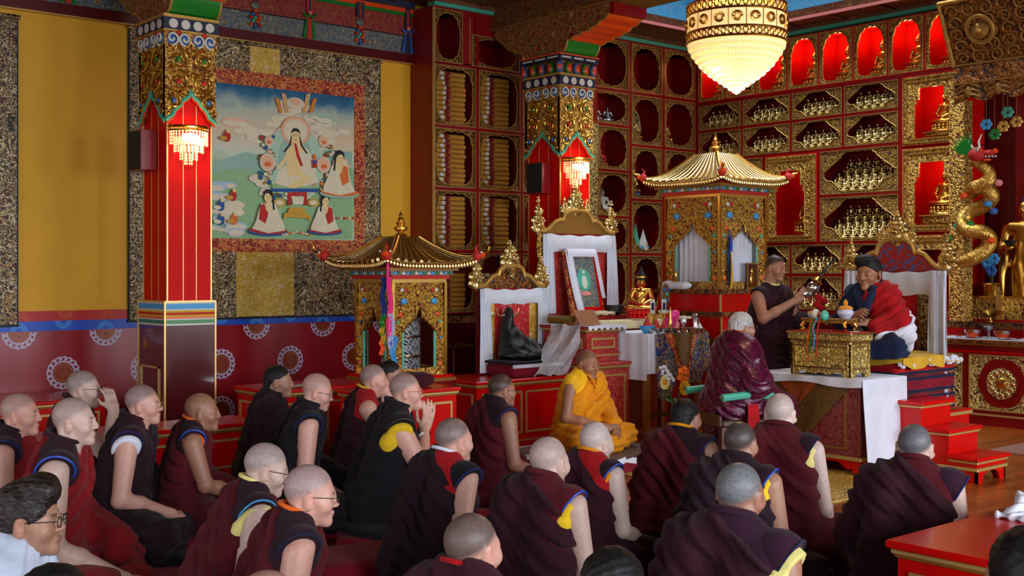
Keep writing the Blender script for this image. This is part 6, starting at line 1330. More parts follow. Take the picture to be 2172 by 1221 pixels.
# standing gilt figures behind the altar
def standing(label, y, s):
    t = thing('standing_buddha', label, 'statue', (AX + .62, y, 1.051), R(95)); f = Field()
    f.rc((0, 0, .03), (0, 0, .55), .17, .13, .04, sc=(1, 1.25, 1)); f.rc((0, 0, .55), (0, -.01, .86), .125, .135, .05, sc=(1, 1.3, 1)); f.rc((-.14, 0, .95), (.14, 0, .95), .065, k=.05); f.rc((0, 0, .97), (0, .01, 1.06), .045, k=.02); f.ell((0, .015, 1.13), (.075, .085, .1), .02); f.ell((0, 0, 1.235), (.04, .04, .04), .015)
    for q in (-1, 1): f.rc((q * .19, 0, .93), (q * .235, .03, .72), .055, .045, .02); f.ell((q * .078, 0, 1.11), (.012, .02, .05), .01)
    f.rc((.235, .03, .72), (.1, .17, .74), .042, .032, .02); f.rc((-.235, .03, .72), (-.21, .12, .55), .042, .03, .02); f.ell((0, .1, 1.12), (.013, .02, .02), .01); f.rc((.2, .04, .75), (.24, .05, .15), .05, .03, .04)
    f.disp = lambda P: .006 * np.sin(P[:, 0] * 60 + 2 * np.sin(P[:, 2] * 7)) * (P[:, 2] < .8)
    V, Q = f.mesh(.011); V = V * s; me = fastmesh('figure', V, Q, ['gold']); o = bpy.data.objects.new('figure', me); COL.objects.link(o); o.parent = t; m = MB(); m.lathe([(.03, 0), (.055, .03), (.06, .05), (.05, .05)], (.1 * s, .17 * s, .76 * s), 16, 'black'); obj('alms_bowl', m, t, local=True); m = MB(); lotus(m, .24 * s, .07, 'gold'); obj('lotus_base', m, t, local=True); m = MB(); m.lathe([(.078 * s, 1.14 * s), (.07 * s, 1.2 * s), (.04 * s, 1.26 * s), (.01, 1.29 * s)], (0, 0, 0), 16, 'black'); 
    obj('dark_hair', m, t, local=True)
standing('tall standing gilt buddha with black bowl behind the altar, at the right edge', 5.74, 1.0)
# dragon pillar, carved canopy
px_, py_ = 11.3, 6.1; t = thing('dragon_pillar', 'square gilt pillar with a coiling golden dragon, under the carved canopy', 'pillar', (px_, py_, 1.0))
m = MB().box(px_ - .07, px_ + .1, py_ - .0, py_ + .16, 1.03, 3.3, 'relief_gold'); obj('gilt_post', m, t)
cx, cy = onX(2064, 0, 11.15)[0], onX(2064, 0, 11.15)[1]
key = [(2012, 545), (2030, 556), (2062, 548), (2092, 528), (2098, 505), (2082, 492), (2052, 488), (2040, 470), (2056, 450), (2086, 436), (2104, 418), (2092, 400), (2068, 398), (2058, 410)]
P0 = [Vector(onX(a, b, 11.1 - .05 * math.sin(i * 1.3))) for i, (a, b) in enumerate(key)]
def crom(P, n=6):
    out = []
    for i in range(len(P) - 1):
        a, b, c, d = P[max(i - 1, 0)], P[i], P[i + 1], P[min(i + 2, len(P) - 1)]
        for j in range(n): u = j / n; out.append(.5 * ((2 * b) + (c - a) * u + (2 * a - 5 * b + 4 * c - d) * u * u + (3 * b - a - 3 * c + d) * u ** 3))
    return out + [P[-1]]
C0 = crom(P0); m = MB(); n = len(C0); m.tube(C0, [.03 + .045 * min(1, i / 12) for i in range(n)], 12, 'dragon_scale'); body = obj('dragon_body', m, t, angle=70)
nk = [Vector(onX(a, b, 11.02)) for a, b in ((2070, 398), (2095, 385), (2098, 365), (2080, 350), (2066, 340))]; m = MB(); m.tube(crom(nk), [.075, .075, .075, .075, .075, .075, .072, .07, .068, .065, .062, .06, .058, .056, .055, .054, .053, .052, .05, .05, .05, .05, .05, .05, .05], 12, 'dragon_scale'); obj('dragon_neck', m, t, angle=70)
hd = Vector(onX(2072, 328, 10.98)); m = MB(); m.ball(hd, .085, 'paint_red', 14, (1, 1, .8)); dv = Vector((.45, -1, 0)).normalized()
m.ball(hd + dv * .11 + Vector((0, 0, .012)), .06, 'paint_red', 12, (1, 1, .6)); m.ball(hd + dv * .17 + Vector((0, 0, .03)), .028, 'orange_paint', 8); m.ball(hd + dv * .09 + Vector((0, 0, -.055)), .045, 'orange_paint', 10, (1, 1, .4))
m.ball(hd + Vector((-.06, -.03, .045)), .022, 'white_paint', 8); m.ball(hd + Vector((-.075, -.035, .047)), .01, 'black', 6)
for k in range(5): m.ball(hd + dv * (.06 + .03 * k) + Vector((-.035, -.01, -.025)), .011, 'white_paint', 6)
for s in (-1, 1): m.tube([hd + Vector((0, s * .03, .05)), hd + Vector((0, s * .05 + .03, .13)), hd + Vector((0, s * .06 + .01, .2))], [.014, .012, .005], 6, 'white_paint')
for k in range(9): a = PI * .55 + k * .14; m.tube([hd + Vector((0, .05, .0)), hd + Vector((0, .05 - .14 * math.cos(a), .12 * math.sin(a))), hd + Vector((0, .04 - .24 * math.cos(a), .2 * math.sin(a) + .03))], [.022, .016, .003], 5, 'green_paint')
obj('dragon_head', m, t)
m = MB()
for k, (a, b, c_) in enumerate(((2012, 505, 'green_paint'), (2102, 510, 'orange_paint'), (2030, 478, 'teal_paint'), (2108, 448, 'blue_paint'), (2092, 410, 'sky_paint'), (2044, 415, 'orange_paint'), (2118, 388, 'pink_paint'), (2058, 475, 'green_paint'), (2096, 432, 'sky_paint'))): q = Vector(onX(a, b, 11.03)); m.ball(q, .045, c_, 9, (.6, 1, .8)); m.ball(q + Vector((0, .03, .03)), .026, 'gold_pale', 8)
obj('cloud_ornaments', m, t)
for k, (a, b, c_) in enumerate(((2137, 238, 'teal_paint'), (2092, 264, 'sky_paint'), (2110, 285, 'green_paint'), (2156, 258, 'gold_paint'), (2128, 268, 'gold_paint'))):
    q = onX(a, b, 11.15); t = thing('hanging_ornament', ('turquoise knot', 'blue flower', 'small green flower', 'rightmost gold drop', 'gold drop beside the turquoise knot')[k] + ' hanging in the dark recess under the carved canopy', 'ornament', q); m = MB()
    for j in range(6): m.ball((0, .04 * math.cos(j * 1.05), .035 * math.sin(j * 1.05)), .028, c_, 8, (.6, 1, 1))
    obj('bead_cluster', m, t, local=True); m = MB(); m.tube([(0, 0, 0), (0, 0, 3.3 - q[2])], .003, 5, 'gold_matte'); obj('thread', m, t, local=True)
t = thing('carved_canopy', 'dark gold carved canopy with sloping roundel panel and scalloped fringe, upper right', 'canopy', (11.0, 4.3, 3.22)); cy1, cy0 = 6.08, 2.4
m = MB(); m.add([(11.0, cy1, 3.61), (10.7, cy1, 4.19), (10.7, cy0, 4.19), (11.0, cy0, 3.61), (11.05, cy1, 3.61), (10.75, cy1, 4.19), (10.75, cy0, 4.19), (11.05, cy0, 3.61)], [(0, 3, 2, 1), (4, 5, 6, 7), (0, 1, 5, 4), (3, 7, 6, 2), (1, 2, 6, 5), (0, 4, 7, 3)]) if m.mat('relief_carved') else 0; sl = obj('sloping_panel', m, t)
m = MB(); m.tube([(10.99, cy1, 3.6), (10.69, cy1, 4.2)], .022, 8, 'gold_paint'); m.tube([(10.69, cy1, 4.19), (10.69, cy0, 4.19)], .02, 8, 'gold_paint'); obj('gilt_edge', m, sl)
nrm = Vector((-.58, 0, -.3)).normalized(); up = Vector((-.3, 0, .58)).normalized()
m = MB()
for r in range(5):
    for k in range(22):
        c = Vector((11.0, 5.96 - .17 * k, 3.61)) + up * (.07 + .12 * r) + nrm * .012; a0 = (k * 7 + r * 3) % 6
        m.tube([c + Vector((0, u, 0)) + up * v for u, v in spiral(0, 0, .07, 1.4, (-1) ** (k + r), a0, 14)], [.016 - .009 * i / 14 for i in range(15)], 5, 'gold_matte')
obj('scroll_pattern', m, sl)
for k in range(4):
    c = Vector((11.0, 5.72 - .62 * k, 3.61)) + up * .34 + nrm * .02; m = MB(); n = 32
    for rr_, th in ((.135, .016), (.115, .008)): m.tube([c + Vector((0, rr_ * math.cos(2 * PI * i / n), 0)) + up * (rr_ * 1.05 * math.sin(2 * PI * i / n)) for i in range(n)], th, 6, 'gold_paint', True)
    m.ball(c, .1, 'gold_matte', 14, (.25, 1, 1)); m.ball(c + nrm * .02 - up * .035, .05, 'gold_matte', 10, (.6, 1.2, .5)); m.ball(c + nrm * .03 + up * .0, .035, 'gold_paint', 10); m.ball(c + nrm * .03 + up * .05, .022, 'gold_paint', 8); obj('seated_figure_roundel', m, sl)
m = MB().box(10.98, 11.06, cy0, cy1, 3.42, 3.61, 'relief_carved').box(10.97, 11.07, cy0, cy1, 3.595, 3.615, 'gold_matte').box(10.97, 11.07, cy0, cy1, 3.41, 3.425, 'gold_matte'); obj('lattice_board', m, t)
m = MB(); sp = .31; k = 0; y = cy1
while y - sp > cy0:
    n = 12; pts = [(y - sp * i / n, 3.42 - .19 + .05 * abs(math.cos(PI * i / n)) ** 2 * -1 + .05) for i in range(n + 1)]; m.prism([(y, 3.42)] + pts + [(y - sp, 3.42)], 10.99, 11.03, 'x', 'relief_carved')
    c = y - sp / 2; m.ball((10.985, c, 3.33), .05, 'gold_matte', 10, (.4, .7, 1.2))
    for s in (-1, 1):
        for q in range(3): m.tube([(10.985, c + s * (.03 + .1 * u), 3.40 - .05 * q - .04 * u * u) for u in (0, .33, .66, 1)], [.014, .012, .009, .004], 5, 'gold_matte')
    y -= sp
obj('scalloped_fringe', m, t); m = MB().box(10.76, 12.0, cy0, cy1, 4.15, 4.2, 'maroon_lacquer'); obj('top_board', m, t)
m = MB().box(XW - .03, XW, 2.0, 5.98, 1.0, 4.2, 'lacquer_deep'); one('backing_curtain', m, 'plain deep red hanging behind the standing gilt buddha', 'hanging')
# ---- chandelier
chx, chy = at(1562, 8.0); t = thing('chandelier', 'large round crystal chandelier with gilt bands, glowing, hanging from the ceiling', 'chandelier', (chx, chy, 2.76))
def ring_beads(m, r, z, n, rb, mat, st=1.6):
    for i in range(n): a = 2 * PI * (i + .5 * (int(z * 300) % 2)) / n; m.ball((r * math.cos(a), r * math.sin(a), z), rb, mat, 6, (1, 1, st))
m = MB(); tiers = ((.022, .03), (.05, .05), (.085, .075), (.12, .10), (.155, .125), (.19, .15), (.22, .18), (.25, .21), (.275, .245), (.3, .28), (.32, .32), (.33, .355)); m.mat('crystal_glow')
for r, z in tiers: ring_beads(m, r, z, max(8, int(2 * PI * r / .022)), .012, 'crystal_glow', 1.9)
m.ball((0, 0, .012), .016, 'glass', 10); obj('crystal_tiers', m, t, local=True)
m = MB(); m.lathe([q_ for i in range(len(tiers) - 1) for q_ in ((tiers[i][0] - .016, tiers[i][1] + .006), (tiers[i][0] - .012, tiers[i + 1][1] - .006))], (0, 0, 0), 40, 'crystal_core'); obj('inner_basket', m, t, local=True)
m = MB(); m.lathe([(.335, .37), (.335, .55)], (0, 0, 0), 48, 'crystal_band'); m.lathe([(.262, .60), (.262, .86)], (0, 0, 0), 48, 'crystal_band'); obj('crystal_drum', m, t, local=True)
m = MB()
for z0, z1, r in ((.345, .405, .338), (.53, .60, .335)):
    m.tube([(r * math.cos(a), r * math.sin(a), z0) for a in [2 * PI * i / 56 for i in range(56)]], .009, 6, 'gold', True); m.tube([(r * math.cos(a), r * math.sin(a), z1) for a in [2 * PI * i / 56 for i in range(56)]], .009, 6, 'gold', True)
    for i in range(44): a = 2 * PI * i / 44; m.tube([(r * math.cos(a + .05 * math.sin(q)), r * math.sin(a + .05 * math.sin(q)), (z0 + z1) / 2 + (z1 - z0) * .36 * math.cos(q)) for q in [2 * PI * j / 8 for j in range(8)]], .006, 5, 'gold', True)
for i in range(18):
    a = 2 * PI * i / 18; c = Vector((.342 * math.cos(a), .342 * math.sin(a), .468)); tn = Vector((-math.sin(a), math.cos(a), 0))
    m.tube([c + tn * (.03 * math.cos(q)) + Vector((0, 0, .03 * math.sin(q))) for q in [2 * PI * j / 14 for j in range(14)]], .007, 5, 'gold', True)
    for j in range(8): q = 2 * PI * j / 8; m.ball(c + tn * (.018 * math.cos(q)) + Vector((0, 0, .018 * math.sin(q))), .006, 'gold', 6)
    m.tube([(.337 * math.cos(a + .175), .337 * math.sin(a + .175), .41), (.337 * math.cos(a + .175), .337 * math.sin(a + .175), .53)], .003, 5, 'gold')
obj('gilt_bands', m, t, local=True); m = MB(); m.tube([(0, 0, .3), (0, 0, CEIL + .9 - 2.76)], .02, 8, 'gold'); m.lathe([(.27, .85), (.2, .9), (.05, .95)], (0, 0, 0), 24, 'gold'); obj('stem', m, t, local=True)
# ---- crystal wall lamps and loudspeakers on the two pillars
def sconce(label, px, py_top, Y):
    x, y, z = onY(px, py_top, Y - .12); t = thing('wall_lamp', label, 'lamp', (x, Y, z - .30)); z0 = .30
    m = MB(); n = 24
    def arc(r, z): return [(r * math.cos(a), -r * .8 * math.sin(a) - .0, z) for a in [PI * i / n for i in range(n + 1)]]
    m.tube(arc(.165, z0), .012, 6, 'gold'); m.tube(arc(.165, z0 - .03), .008, 6, 'gold')
    for p in arc(.165, z0 - .015)[::2]: m.ball(p, .008, 'gold', 6)
    m.box(-.17, .17, -.012, 0, z0 - .03, z0 + .01, 'gold'); obj('gilt_rim', m, t, local=True)
    m = MB()
    for r, za, zb in ((.155, .26, .16), (.12, .2, .09), (.07, .14, .04), (.03, .08, .0)):
        k = max(4, int(r * 110))
        for i in range(k + 1):
            a = PI * i / k; zz = za
            while zz > zb: m.ball((r * math.cos(a), -r * .8 * math.sin(a) - .012, zz), .0085, 'crystal_glow', 5, (1, 1, 1.4)); zz -= .024
    obj('crystal_fringe', m, t, local=True); m = MB(); m.ball((0, -.05, .22), .05, 'lamp_glow', 10, (1.6, .7, .7)); obj('bulb', m, t, local=True); return (x, Y - .11, z - .09)
SC1 = sconce('glowing crystal wall lamp on the red pillar nearest the yellow wall', 412, 268, PY0 - .004); SC2 = sconce('glowing crystal wall lamp on the red pillar behind the tall throne', 1235, 336, PY0 - .004)
def speaker(label, pxa, pxb, pya, pyb, X):
    p, q = onX(pxa, pya, X - .1), onX(pxb, pyb, X - .1); t = thing('loudspeaker', label, 'speaker', (X - .09, (p[1] + q[1]) / 2, q[2])); y0, y1 = sorted((p[1], q[1])); d = .14
    m = MB().box(X - d, X - .003, y0, y1, q[2], p[2], 'lacquer_deep', .004); obj('case', m, t); m = MB().box(X - d - .006, X - d, y0 + .008, y1 - .008, q[2] + .01, p[2] - .01, 'speaker_black'); obj('grille', m, t)
    m = MB(); m.ball((X - .06, y0 - .002, p[2] - .06), .008, 'gold', 8); obj('screw', m, t)
speaker('black-fronted loudspeaker in red case on the pillar nearest the yellow wall', 283, 309, 280, 360, PX[0]); speaker('black-fronted loudspeaker in red case on the pillar behind the tall throne', 1123, 1156, 347, 410, PX[1])
# ---- long red table in the right foreground
t = chest('reading_table', 'long glossy red table with gilt moulding in the right foreground', 'table', 3.9, 6.3, 2.02, 2.38, .55, 3, 1, top=.03, o=.035)
t = thing('white_scarf', 'crumpled white scarf heaped on the glossy red foreground table', 'scarf', (4.72, 2.26, .551)); f = Field(); f.bx((-.02, -.02, .012), (.16, .1, .012), .01); f.rc((-.1, .02, .02), (.02, .05, .05), .03, .035, .02); f.rc((.02, .05, .05), (.12, -.02, .03), .035, .02, .02); f.rc((-.05, -.05, .03), (.08, -.03, .06), .02, .025, .02)
f.disp = lambda P: .007 * np.sin(P[:, 0] * 70 + 4 * np.sin(P[:, 1] * 40)); sculpt('cloth', f, ['white_cloth'], t, .007)
# ================================================================ PEOPLE
HQ = 1.0
SKIN = {'pale': (204, 170, 154), 'pink': (212, 158, 138), 'fair': (212, 184, 170), 'tan': (160, 110, 86), 'brown': (158, 106, 76), 'olive': (170, 124, 100)}
def head_ops(f, long=0, ear=1.0):
    f.ell((0, -.010, .032), (.077, .092, .086), .02); f.ell((0, .028, -.035), (.06, .060, .075), .04); f.ell((0, .074, -.095), (.025, .023, .022), .03); f.ell((0, .066, .016), (.054, .022, .018), .02)
    f.rc((0, .087, .012), (0, .103, -.026), .010, .013, .014); f.ell((.012, .094, -.03), (.009, .012, .008), .008); f.ell((-.012, .094, -.03), (.009, .012, .008), .008)
    f.ell((0, .090, -.057), (.024, .011, .0065), .006); f.ell((0, .087, -.068), (.021, .012, .007), .006)
    for q in (-1, 1):
        f.ell((q * .046, .056, -.028), (.024, .026, .022), .03); f.ell((q * .032, .097, .0), (.019, .016, .012), .014, 's'); f.ell((q * .031, .078, .0), (.0155, .0125, .011), .006)
        f.ell((q * .082, -.008, -.008), (.010, .024, .037), .006, rot=rot3(q * -.5, .12)); f.ell((q * .093, .002, -.004), (.007, .012, .021), .006, 's')
        f.ell((q * .05, -.03, -.07), (.02, .035, .04), .03)
    f.rc((0, -.02, -.06), (0, -.045, -.17), .052, .06, .03)
def hand_ops(f, w, y, n, side, s=1.0, curl=.5, spread=.06):
    """palm, five separate fingers and a thumb that leaves the side of the palm; Y points along the fingers, N out of the back of the hand"""
    y = np.array(y, float); y /= np.linalg.norm(y); n = np.array(n, float); n -= y * (n @ y); n /= np.linalg.norm(n); x = np.cross(y, n); Rm = np.stack([x, y, n], 1)
    old = f.M; f.frame(w, Rm, s); f.rc((0, -.02, 0), (0, .01, 0), .027, .027, .02); f.bx((0, .045, 0), (.039, .045, .013), .012, .015)
    for i, L in enumerate((.064, .076, .072, .056)):
        b = (side * (.030 - .0205 * i), .088, 0); a = side * spread * (1.5 - i) ; c = curl * (1 + .12 * i); p = np.array(b, float); ang = 0.0
        for j, (l, r0, r1) in enumerate(((L * .46, .0092, .0084), (L * .31, .0084, .0078), (L * .25, .0078, .0066))):
            ang += c * (.55, .75, .5)[j]; q = p + l * np.array((math.sin(a) * math.cos(ang), math.cos(a) * math.cos(ang), -math.sin(ang))); f.rc(tuple(p), tuple(q), r0, r1, .006); p = q
    p0, p1, p2 = (side * .030, .015, -.006), (side * .058, .045, -.018), (side * .062, .075, -.03); f.rc(p0, p1, .0135, .0105, .012); f.rc(p1, p2, .0105, .008, .005); f.M = old
LEAN0 = lambda z, s: np.clip((z - .12 * s) / (.46 * s), 0, 1)
class Figure:
    def __init__(s, label, px, py, d, phi, zb=.05, lean=.06, hyaw=0, hpitch=0, hroll=0, hs=1.0, group=None, side=0.0, cs=None):
        hx, hy = at(px, d); zt = zat(py, d); s.T = zt - zb; s.s = cs or max(.9, min(1.14, s.T / .9 * 1.10)); hs *= .93; s.hs = hs; s.zb = zb; s.d = d
        s.lean, s.side = lean, side; rz = R(-40.3 - phi); s.h = max(.0046, min(.009, d * .00105)) * HQ
        s.Rh = rot3(R(-hyaw), R(-hpitch), R(hroll)); up = s.Rh @ np.array((0, 0, 1.)); s.Hc = np.array((0, .035, s.T - .118 * hs * (.4 + .6 * up[2])))
        off = np.array((side, s.Hc[1] + lean)); ca, sa = math.cos(rz), math.sin(rz); wx, wy = ca * off[0] - sa * off[1], sa * off[0] + ca * off[1]
        s.root = thing('person', label, 'person', (hx - wx, hy - wy, zb), rz, group); s.warp = lambda P: P - np.stack([s.side * LEAN0(P[:, 2], s.s), s.lean * LEAN0(P[:, 2], s.s), 0 * P[:, 2]], 1).astype(np.float32)
    def F(s): f = Field(); f.warp = s.warp; f.frame((0, 0, 0), None, s.s); return f
    def fit(s, f): f.lo = f.lo + np.minimum(0, np.array((s.side, s.lean, 0))); f.hi = f.hi + np.maximum(0, np.array((s.side, s.lean, 0)))
    def part(s, name, f, mat, h=None, parent=None): s.fit(f); return sculpt(name, f, [mat], parent or s.root, h or s.h * 1.7)
    def hp(s, p):
        q = s.Hc + s.Rh @ (np.array(p) * s.hs); L = float(LEAN0(np.array([q[2]]), s.s)[0]); return (q[0] + s.side * L, q[1] + s.lean * L, q[2])
    def bp(s, p):
        q = np.array(p, float) * s.s; L = float(LEAN0(np.array([q[2]]), s.s)[0]); return (q[0] + s.side * L, q[1] + s.lean * L, q[2])
    def body(s, skin, arms, scalp=.35, grey=(120, 116, 118), brow=(90, 66, 56), hands=()):
        f = s.F(); f.rc((0, -.01, .1), (0, -.01, .46), .09, .09, .05); f.rc((-.13, -.01, .545), (.13, -.01, .545), .045, k=.04); f.rc((0, -.01, .5), tuple((s.Hc + s.Rh @ np.array((0, -.04, -.15)) * s.hs) / s.s), .055, .056, .04)
        for (sh, el, wr) in arms: f.rc(sh, el, .058, .043, .025); f.rc(el, tuple(np.array(el) + .35 * (np.array(wr) - np.array(el))), .041, .041, .02); f.rc(tuple(np.array(el) + .35 * (np.array(wr) - np.array(el))), wr, .041, .028, .02)
        for (w, y, n, sd, c, *e_) in hands: hand_ops(f, tuple(np.array(w) * s.s), y, n, sd, .98, c, *(e_ or [.06]))
        f.frame(s.Hc, s.Rh, s.hs); head_ops(f); s.fit(f); scalp = scalp * .7 + .3 if scalp > .1 else .4; grey = tuple(x * .8 for x in grey); B = np.array(C(SKIN[skin] if isinstance(skin, str) else skin)[:3]); G = np.array(C(grey)[:3]); BR = np.array(C(brow)[:3])
        def col(V):
            q = (s.warp(V) - s.Hc) @ s.Rh / s.hs; c = np.tile(B, (len(V), 1)); onh = (q[:, 2] > -.1)
            m = np.clip((q[:, 2] - .55 * q[:, 1] - .012) / .03, 0, 1) * onh * scalp * (np.abs(q[:, 0]) < .082); c = c * (1 - m[:, None]) + (G * m[:, None]) * RNG.uniform(.72, 1.25, (len(V), 1))
            def blob(ct, r, k, colr):
                w = np.clip(1.6 - 1.2 * np.linalg.norm((q - ct) / r, axis=1), 0, 1)[:, None] * k; return c * (1 - w) + np.array(colr) * w
            c = blob(np.array((0, .096, -.062)), (.024, .02, .011), .6, B * np.array((.78, .5, .5)))
            for z in (-1, 1):
                c = blob(np.array((z * .031, .088, .021)), (.02, .02, .005), .8, BR); c = blob(np.array((z * .031, .09, -.003)), (.014, .014, .0042), .85, np.array((.02, .014, .012))); c = blob(np.array((z * .084, -.004, -.008)), (.012, .024, .034), .35, B * np.array((1.05, .72, .68)))
            return c
        s.bodyobj = sculpt('body', f, ['skin'], s.root, s.h, colors=col); return s.bodyobj
    def folds(s, f, amp=.006, q=0.0, up=.22):
        S = s.s
        def D(P):
            P = P / S; dg = P[:, 0] * .66 + P[:, 2] * .75; w = np.clip((P[:, 2] - up) / .08, 0, 1)
            a = np.sin(dg * 88 + 2.2 * np.sin(P[:, 1] * 9 + q) + 1.5 * np.sin(P[:, 0] * 11 + q)) + .5 * np.sin(dg * 160 + q + 2 * np.sin(P[:, 0] * 17)); b = np.sin(P[:, 2] * 95 + 2.5 * np.sin(P[:, 0] * 7 + P[:, 1] * 6 + q)) * .8 + .5 * np.sin(P[:, 0] * 40 + P[:, 1] * 30 + q)
            return (amp * (w * a + (1 - w) * b)).astype(np.float32)
        f.disp = D
    def lap(s, f, w=1.0):
        f.ell((0, -.02, .13), (.225 * w, .19, .16), .06); f.ell((0, .05, .02), (.33 * w, .30, .06), .06)
        for q in (-1, 1): f.rc((q * .12, .03, .13), (q * .30 * w, .25, .10), .115, .09, .05); f.rc((q * .30 * w, .25, .08), (-q * .02, .34, .07), .085, .07, .05)
    def trunk(s, f, e=0.0, w=1.0):
        for q in (-1, 1): f.rc((q * .07 * w, -.025, .18), (q * .078 * w, -.015, .48), .135 + e, .112 + e, .05)
        f.rc((-.135 * w, -.012, .548), (.135 * w, -.012, .548), .060 + e, k=.05)
        for q in (-1, 1): f.rc((q * .12, -.012, .565), (q * .03, -.005, .635), .045 + e, .045 + e, .04)
        f.rc((-.035, -.025, .595), (.035, -.025, .595), .066 + e, k=.04)
    def neckcut(s, f): f.plane((0, .0, .672), (0, .35, 1), .01)
    def robe(s, mat, full=False, w=1.0, q=0.0, amp=.009, tail=True, arm=True):
        f = s.F(); s.trunk(f, .012, w)
        if arm: f.rc((-.17 * w, -.01, .545), (-.245 * w, .02, .29), .075, .08, .05); f.rc((-.245 * w, .02, .29), (-.10, .25, .2), .08, .075, .05)
        if full: f.rc((.17 * w, -.01, .545), (.245 * w, .02, .29), .075, .08, .05); f.rc((.245 * w, .02, .29), (.10, .25, .2), .08, .075, .05)
        if tail: f.rc((-.10, -.09, .56), (-.17, -.16, .12), .06, .075, .05)
        if not full: f.plane((-.06, 0, .675), (.62, .1, .78), .012)
        else: s.neckcut(f)
        s.lap(f, w); s.folds(f, amp, q); return s.part('robe', f, mat)
    def vest(s, mat, cap=None, lining=None, piping='blue_cloth', collar=None, w=1.0, capdir=(.42, .05, -.9), capmat=None):
        f = s.F(); s.trunk(f, 0, w); s.neckcut(f); v = s.part('vest', f, mat)
        if cap is not None:
            a = np.array((.07, -.01, .562)); b = np.array((.150 * w, -.004, .550)); dr = np.array((.86, .05, -.50)); dr = dr / np.linalg.norm(dr); e = b + dr * (cap * .7 + .0); r = .0745
            f = s.F(); f.rc(tuple(a), tuple(b), .068, .073, .03); f.rc(tuple(b), tuple(e + dr * .06), .073, .077, .03); f.rc(tuple(b + np.array((-.03, 0, -.06))), tuple(e + np.array((-.02, 0, -.07))), .06, .06, .03); f.plane(tuple(e), tuple(dr), .003); s.part('sleeve', f, capmat or mat, s.h * 1.4)
            u = np.cross(dr, (0, 0, 1.)); u /= np.linalg.norm(u); v2 = np.cross(u, dr)
            pts = [s.bp(e + u * r * math.cos(t_) + v2 * r * 1.06 * math.sin(t_)) for t_ in [2 * PI * i / 28 for i in range(28)]]
            m = MB(); m.tube(pts, .0042, 6, piping, True); obj('piping', m, s.root, local=True)
            if lining: f = s.F(); f.rc(tuple(b + np.array((0, 0, -.02))), tuple(e + dr * .06 + np.array((0, 0, -.03))), .072, .07, .02); f.plane(tuple(e + dr * .026), tuple(dr), .003); f.plane(tuple(e - dr * .03), tuple(-dr), .003)
            if lining and 'yellow' in lining: f.rc(tuple(e + np.array((-.026, -.04, -.06))), tuple(e + np.array((-.03, -.02, -.19))), .056, .03, .02)
            if lining: s.part('sleeve_lining', f, lining, s.h * 1.4)
        if collar:
            c = [s.bp((.066 * math.cos(t_), -.008 + .064 * math.sin(t_), .662 - .022 * math.sin(t_))) for t_ in [2 * PI * i / 28 for i in range(28)]]; m = MB(); m.tube(c, .0125 if collar == mat else .0085, 8, collar, True); obj('collar', m, s.root, local=True)
        return v
    def glasses(s, mat='black', r=.021):
        m = MB()
        for q in (-1, 1):
            m.tube([s.hp((q * .032 + r * 1.1 * math.cos(t_), .108 - .004 * abs(math.cos(t_)), -.001 + r * .8 * math.sin(t_))) for t_ in [2 * PI * i / 16 for i in range(16)]], .0017, 5, mat, True); m.tube([s.hp(p) for p in ((q * .055, .104, .004), (q * .072, .06, .006), (q * .083, .0, .006), (q * .084, -.02, -.01))], .0017, 5, mat)
        m.tube([s.hp(p) for p in ((-.01, .112, .002), (0, .115, .005), (.01, .112, .002))], .0017, 5, mat); obj('glasses', m, s.root, local=True)
    def hair(s, mat, th=.005, cut=.016, slope=.55, tuft=0.0, wave=.002):
        f = Field(); f.warp = s.warp; f.frame(s.Hc, s.Rh, s.hs); f.ell((0, -.011, .034), (.077 + th, .092 + th, .086 + th), .01); f.plane((0, 0, cut), (0, slope, -1), .006); f.ell((0, .108, .01), (.068, .06, .06), .02, 's')
        for q in (-1, 1): f.ell((q * .088, .0, -.012), (.02, .03, .038), .008, 's')
        f.ell((0, -.07, -.03), (.06, .035, .05), .03)
        if tuft: f.ell((0, .04, .11), (.07, .055, .03 + tuft), .03); f.ell((.03, .07, .095), (.04, .03, .03), .03)
        f.disp = lambda P: (wave * np.sin(P[:, 0] * 170 + 3 * np.sin(P[:, 2] * 60)) * np.sin(P[:, 1] * 90 + P[:, 2] * 120)).astype(np.float32); s.part('hair', f, mat, s.h)
SHR = (.172, -.005, .54); ARM = {'lap': (SHR, (.235, .03, .27), (.10, .27, .165)), 'down': (SHR, (.222, .05, .26), (.185, .33, .12)), 'fwd': (SHR, (.21, .11, .29), (.06, .31, .22)), 'knee': (SHR, (.24, -.0, .25), (.26, .26, .15)), 'back': (SHR, (.225, -.05, .27), (.17, .18, .15))}
HAND = {'lap': ((.10, .27, .165), (-.6, .7, -.2), (.3, .2, 1), -1, .7), 'down': ((.185, .33, .12), (-.25, .9, -.2), (.2, .3, 1), -1, .5), 'fwd': ((.06, .31, .22), (-.7, .6, 0), (.2, .3, 1), -1, .6), 'knee': ((.26, .26, .15), (-.1, 1, -.3), (0, .3, 1), -1, .5), 'back': ((.17, .18, .15), (-.3, .9, -.1), (.2, .2, 1), -1, .5)}
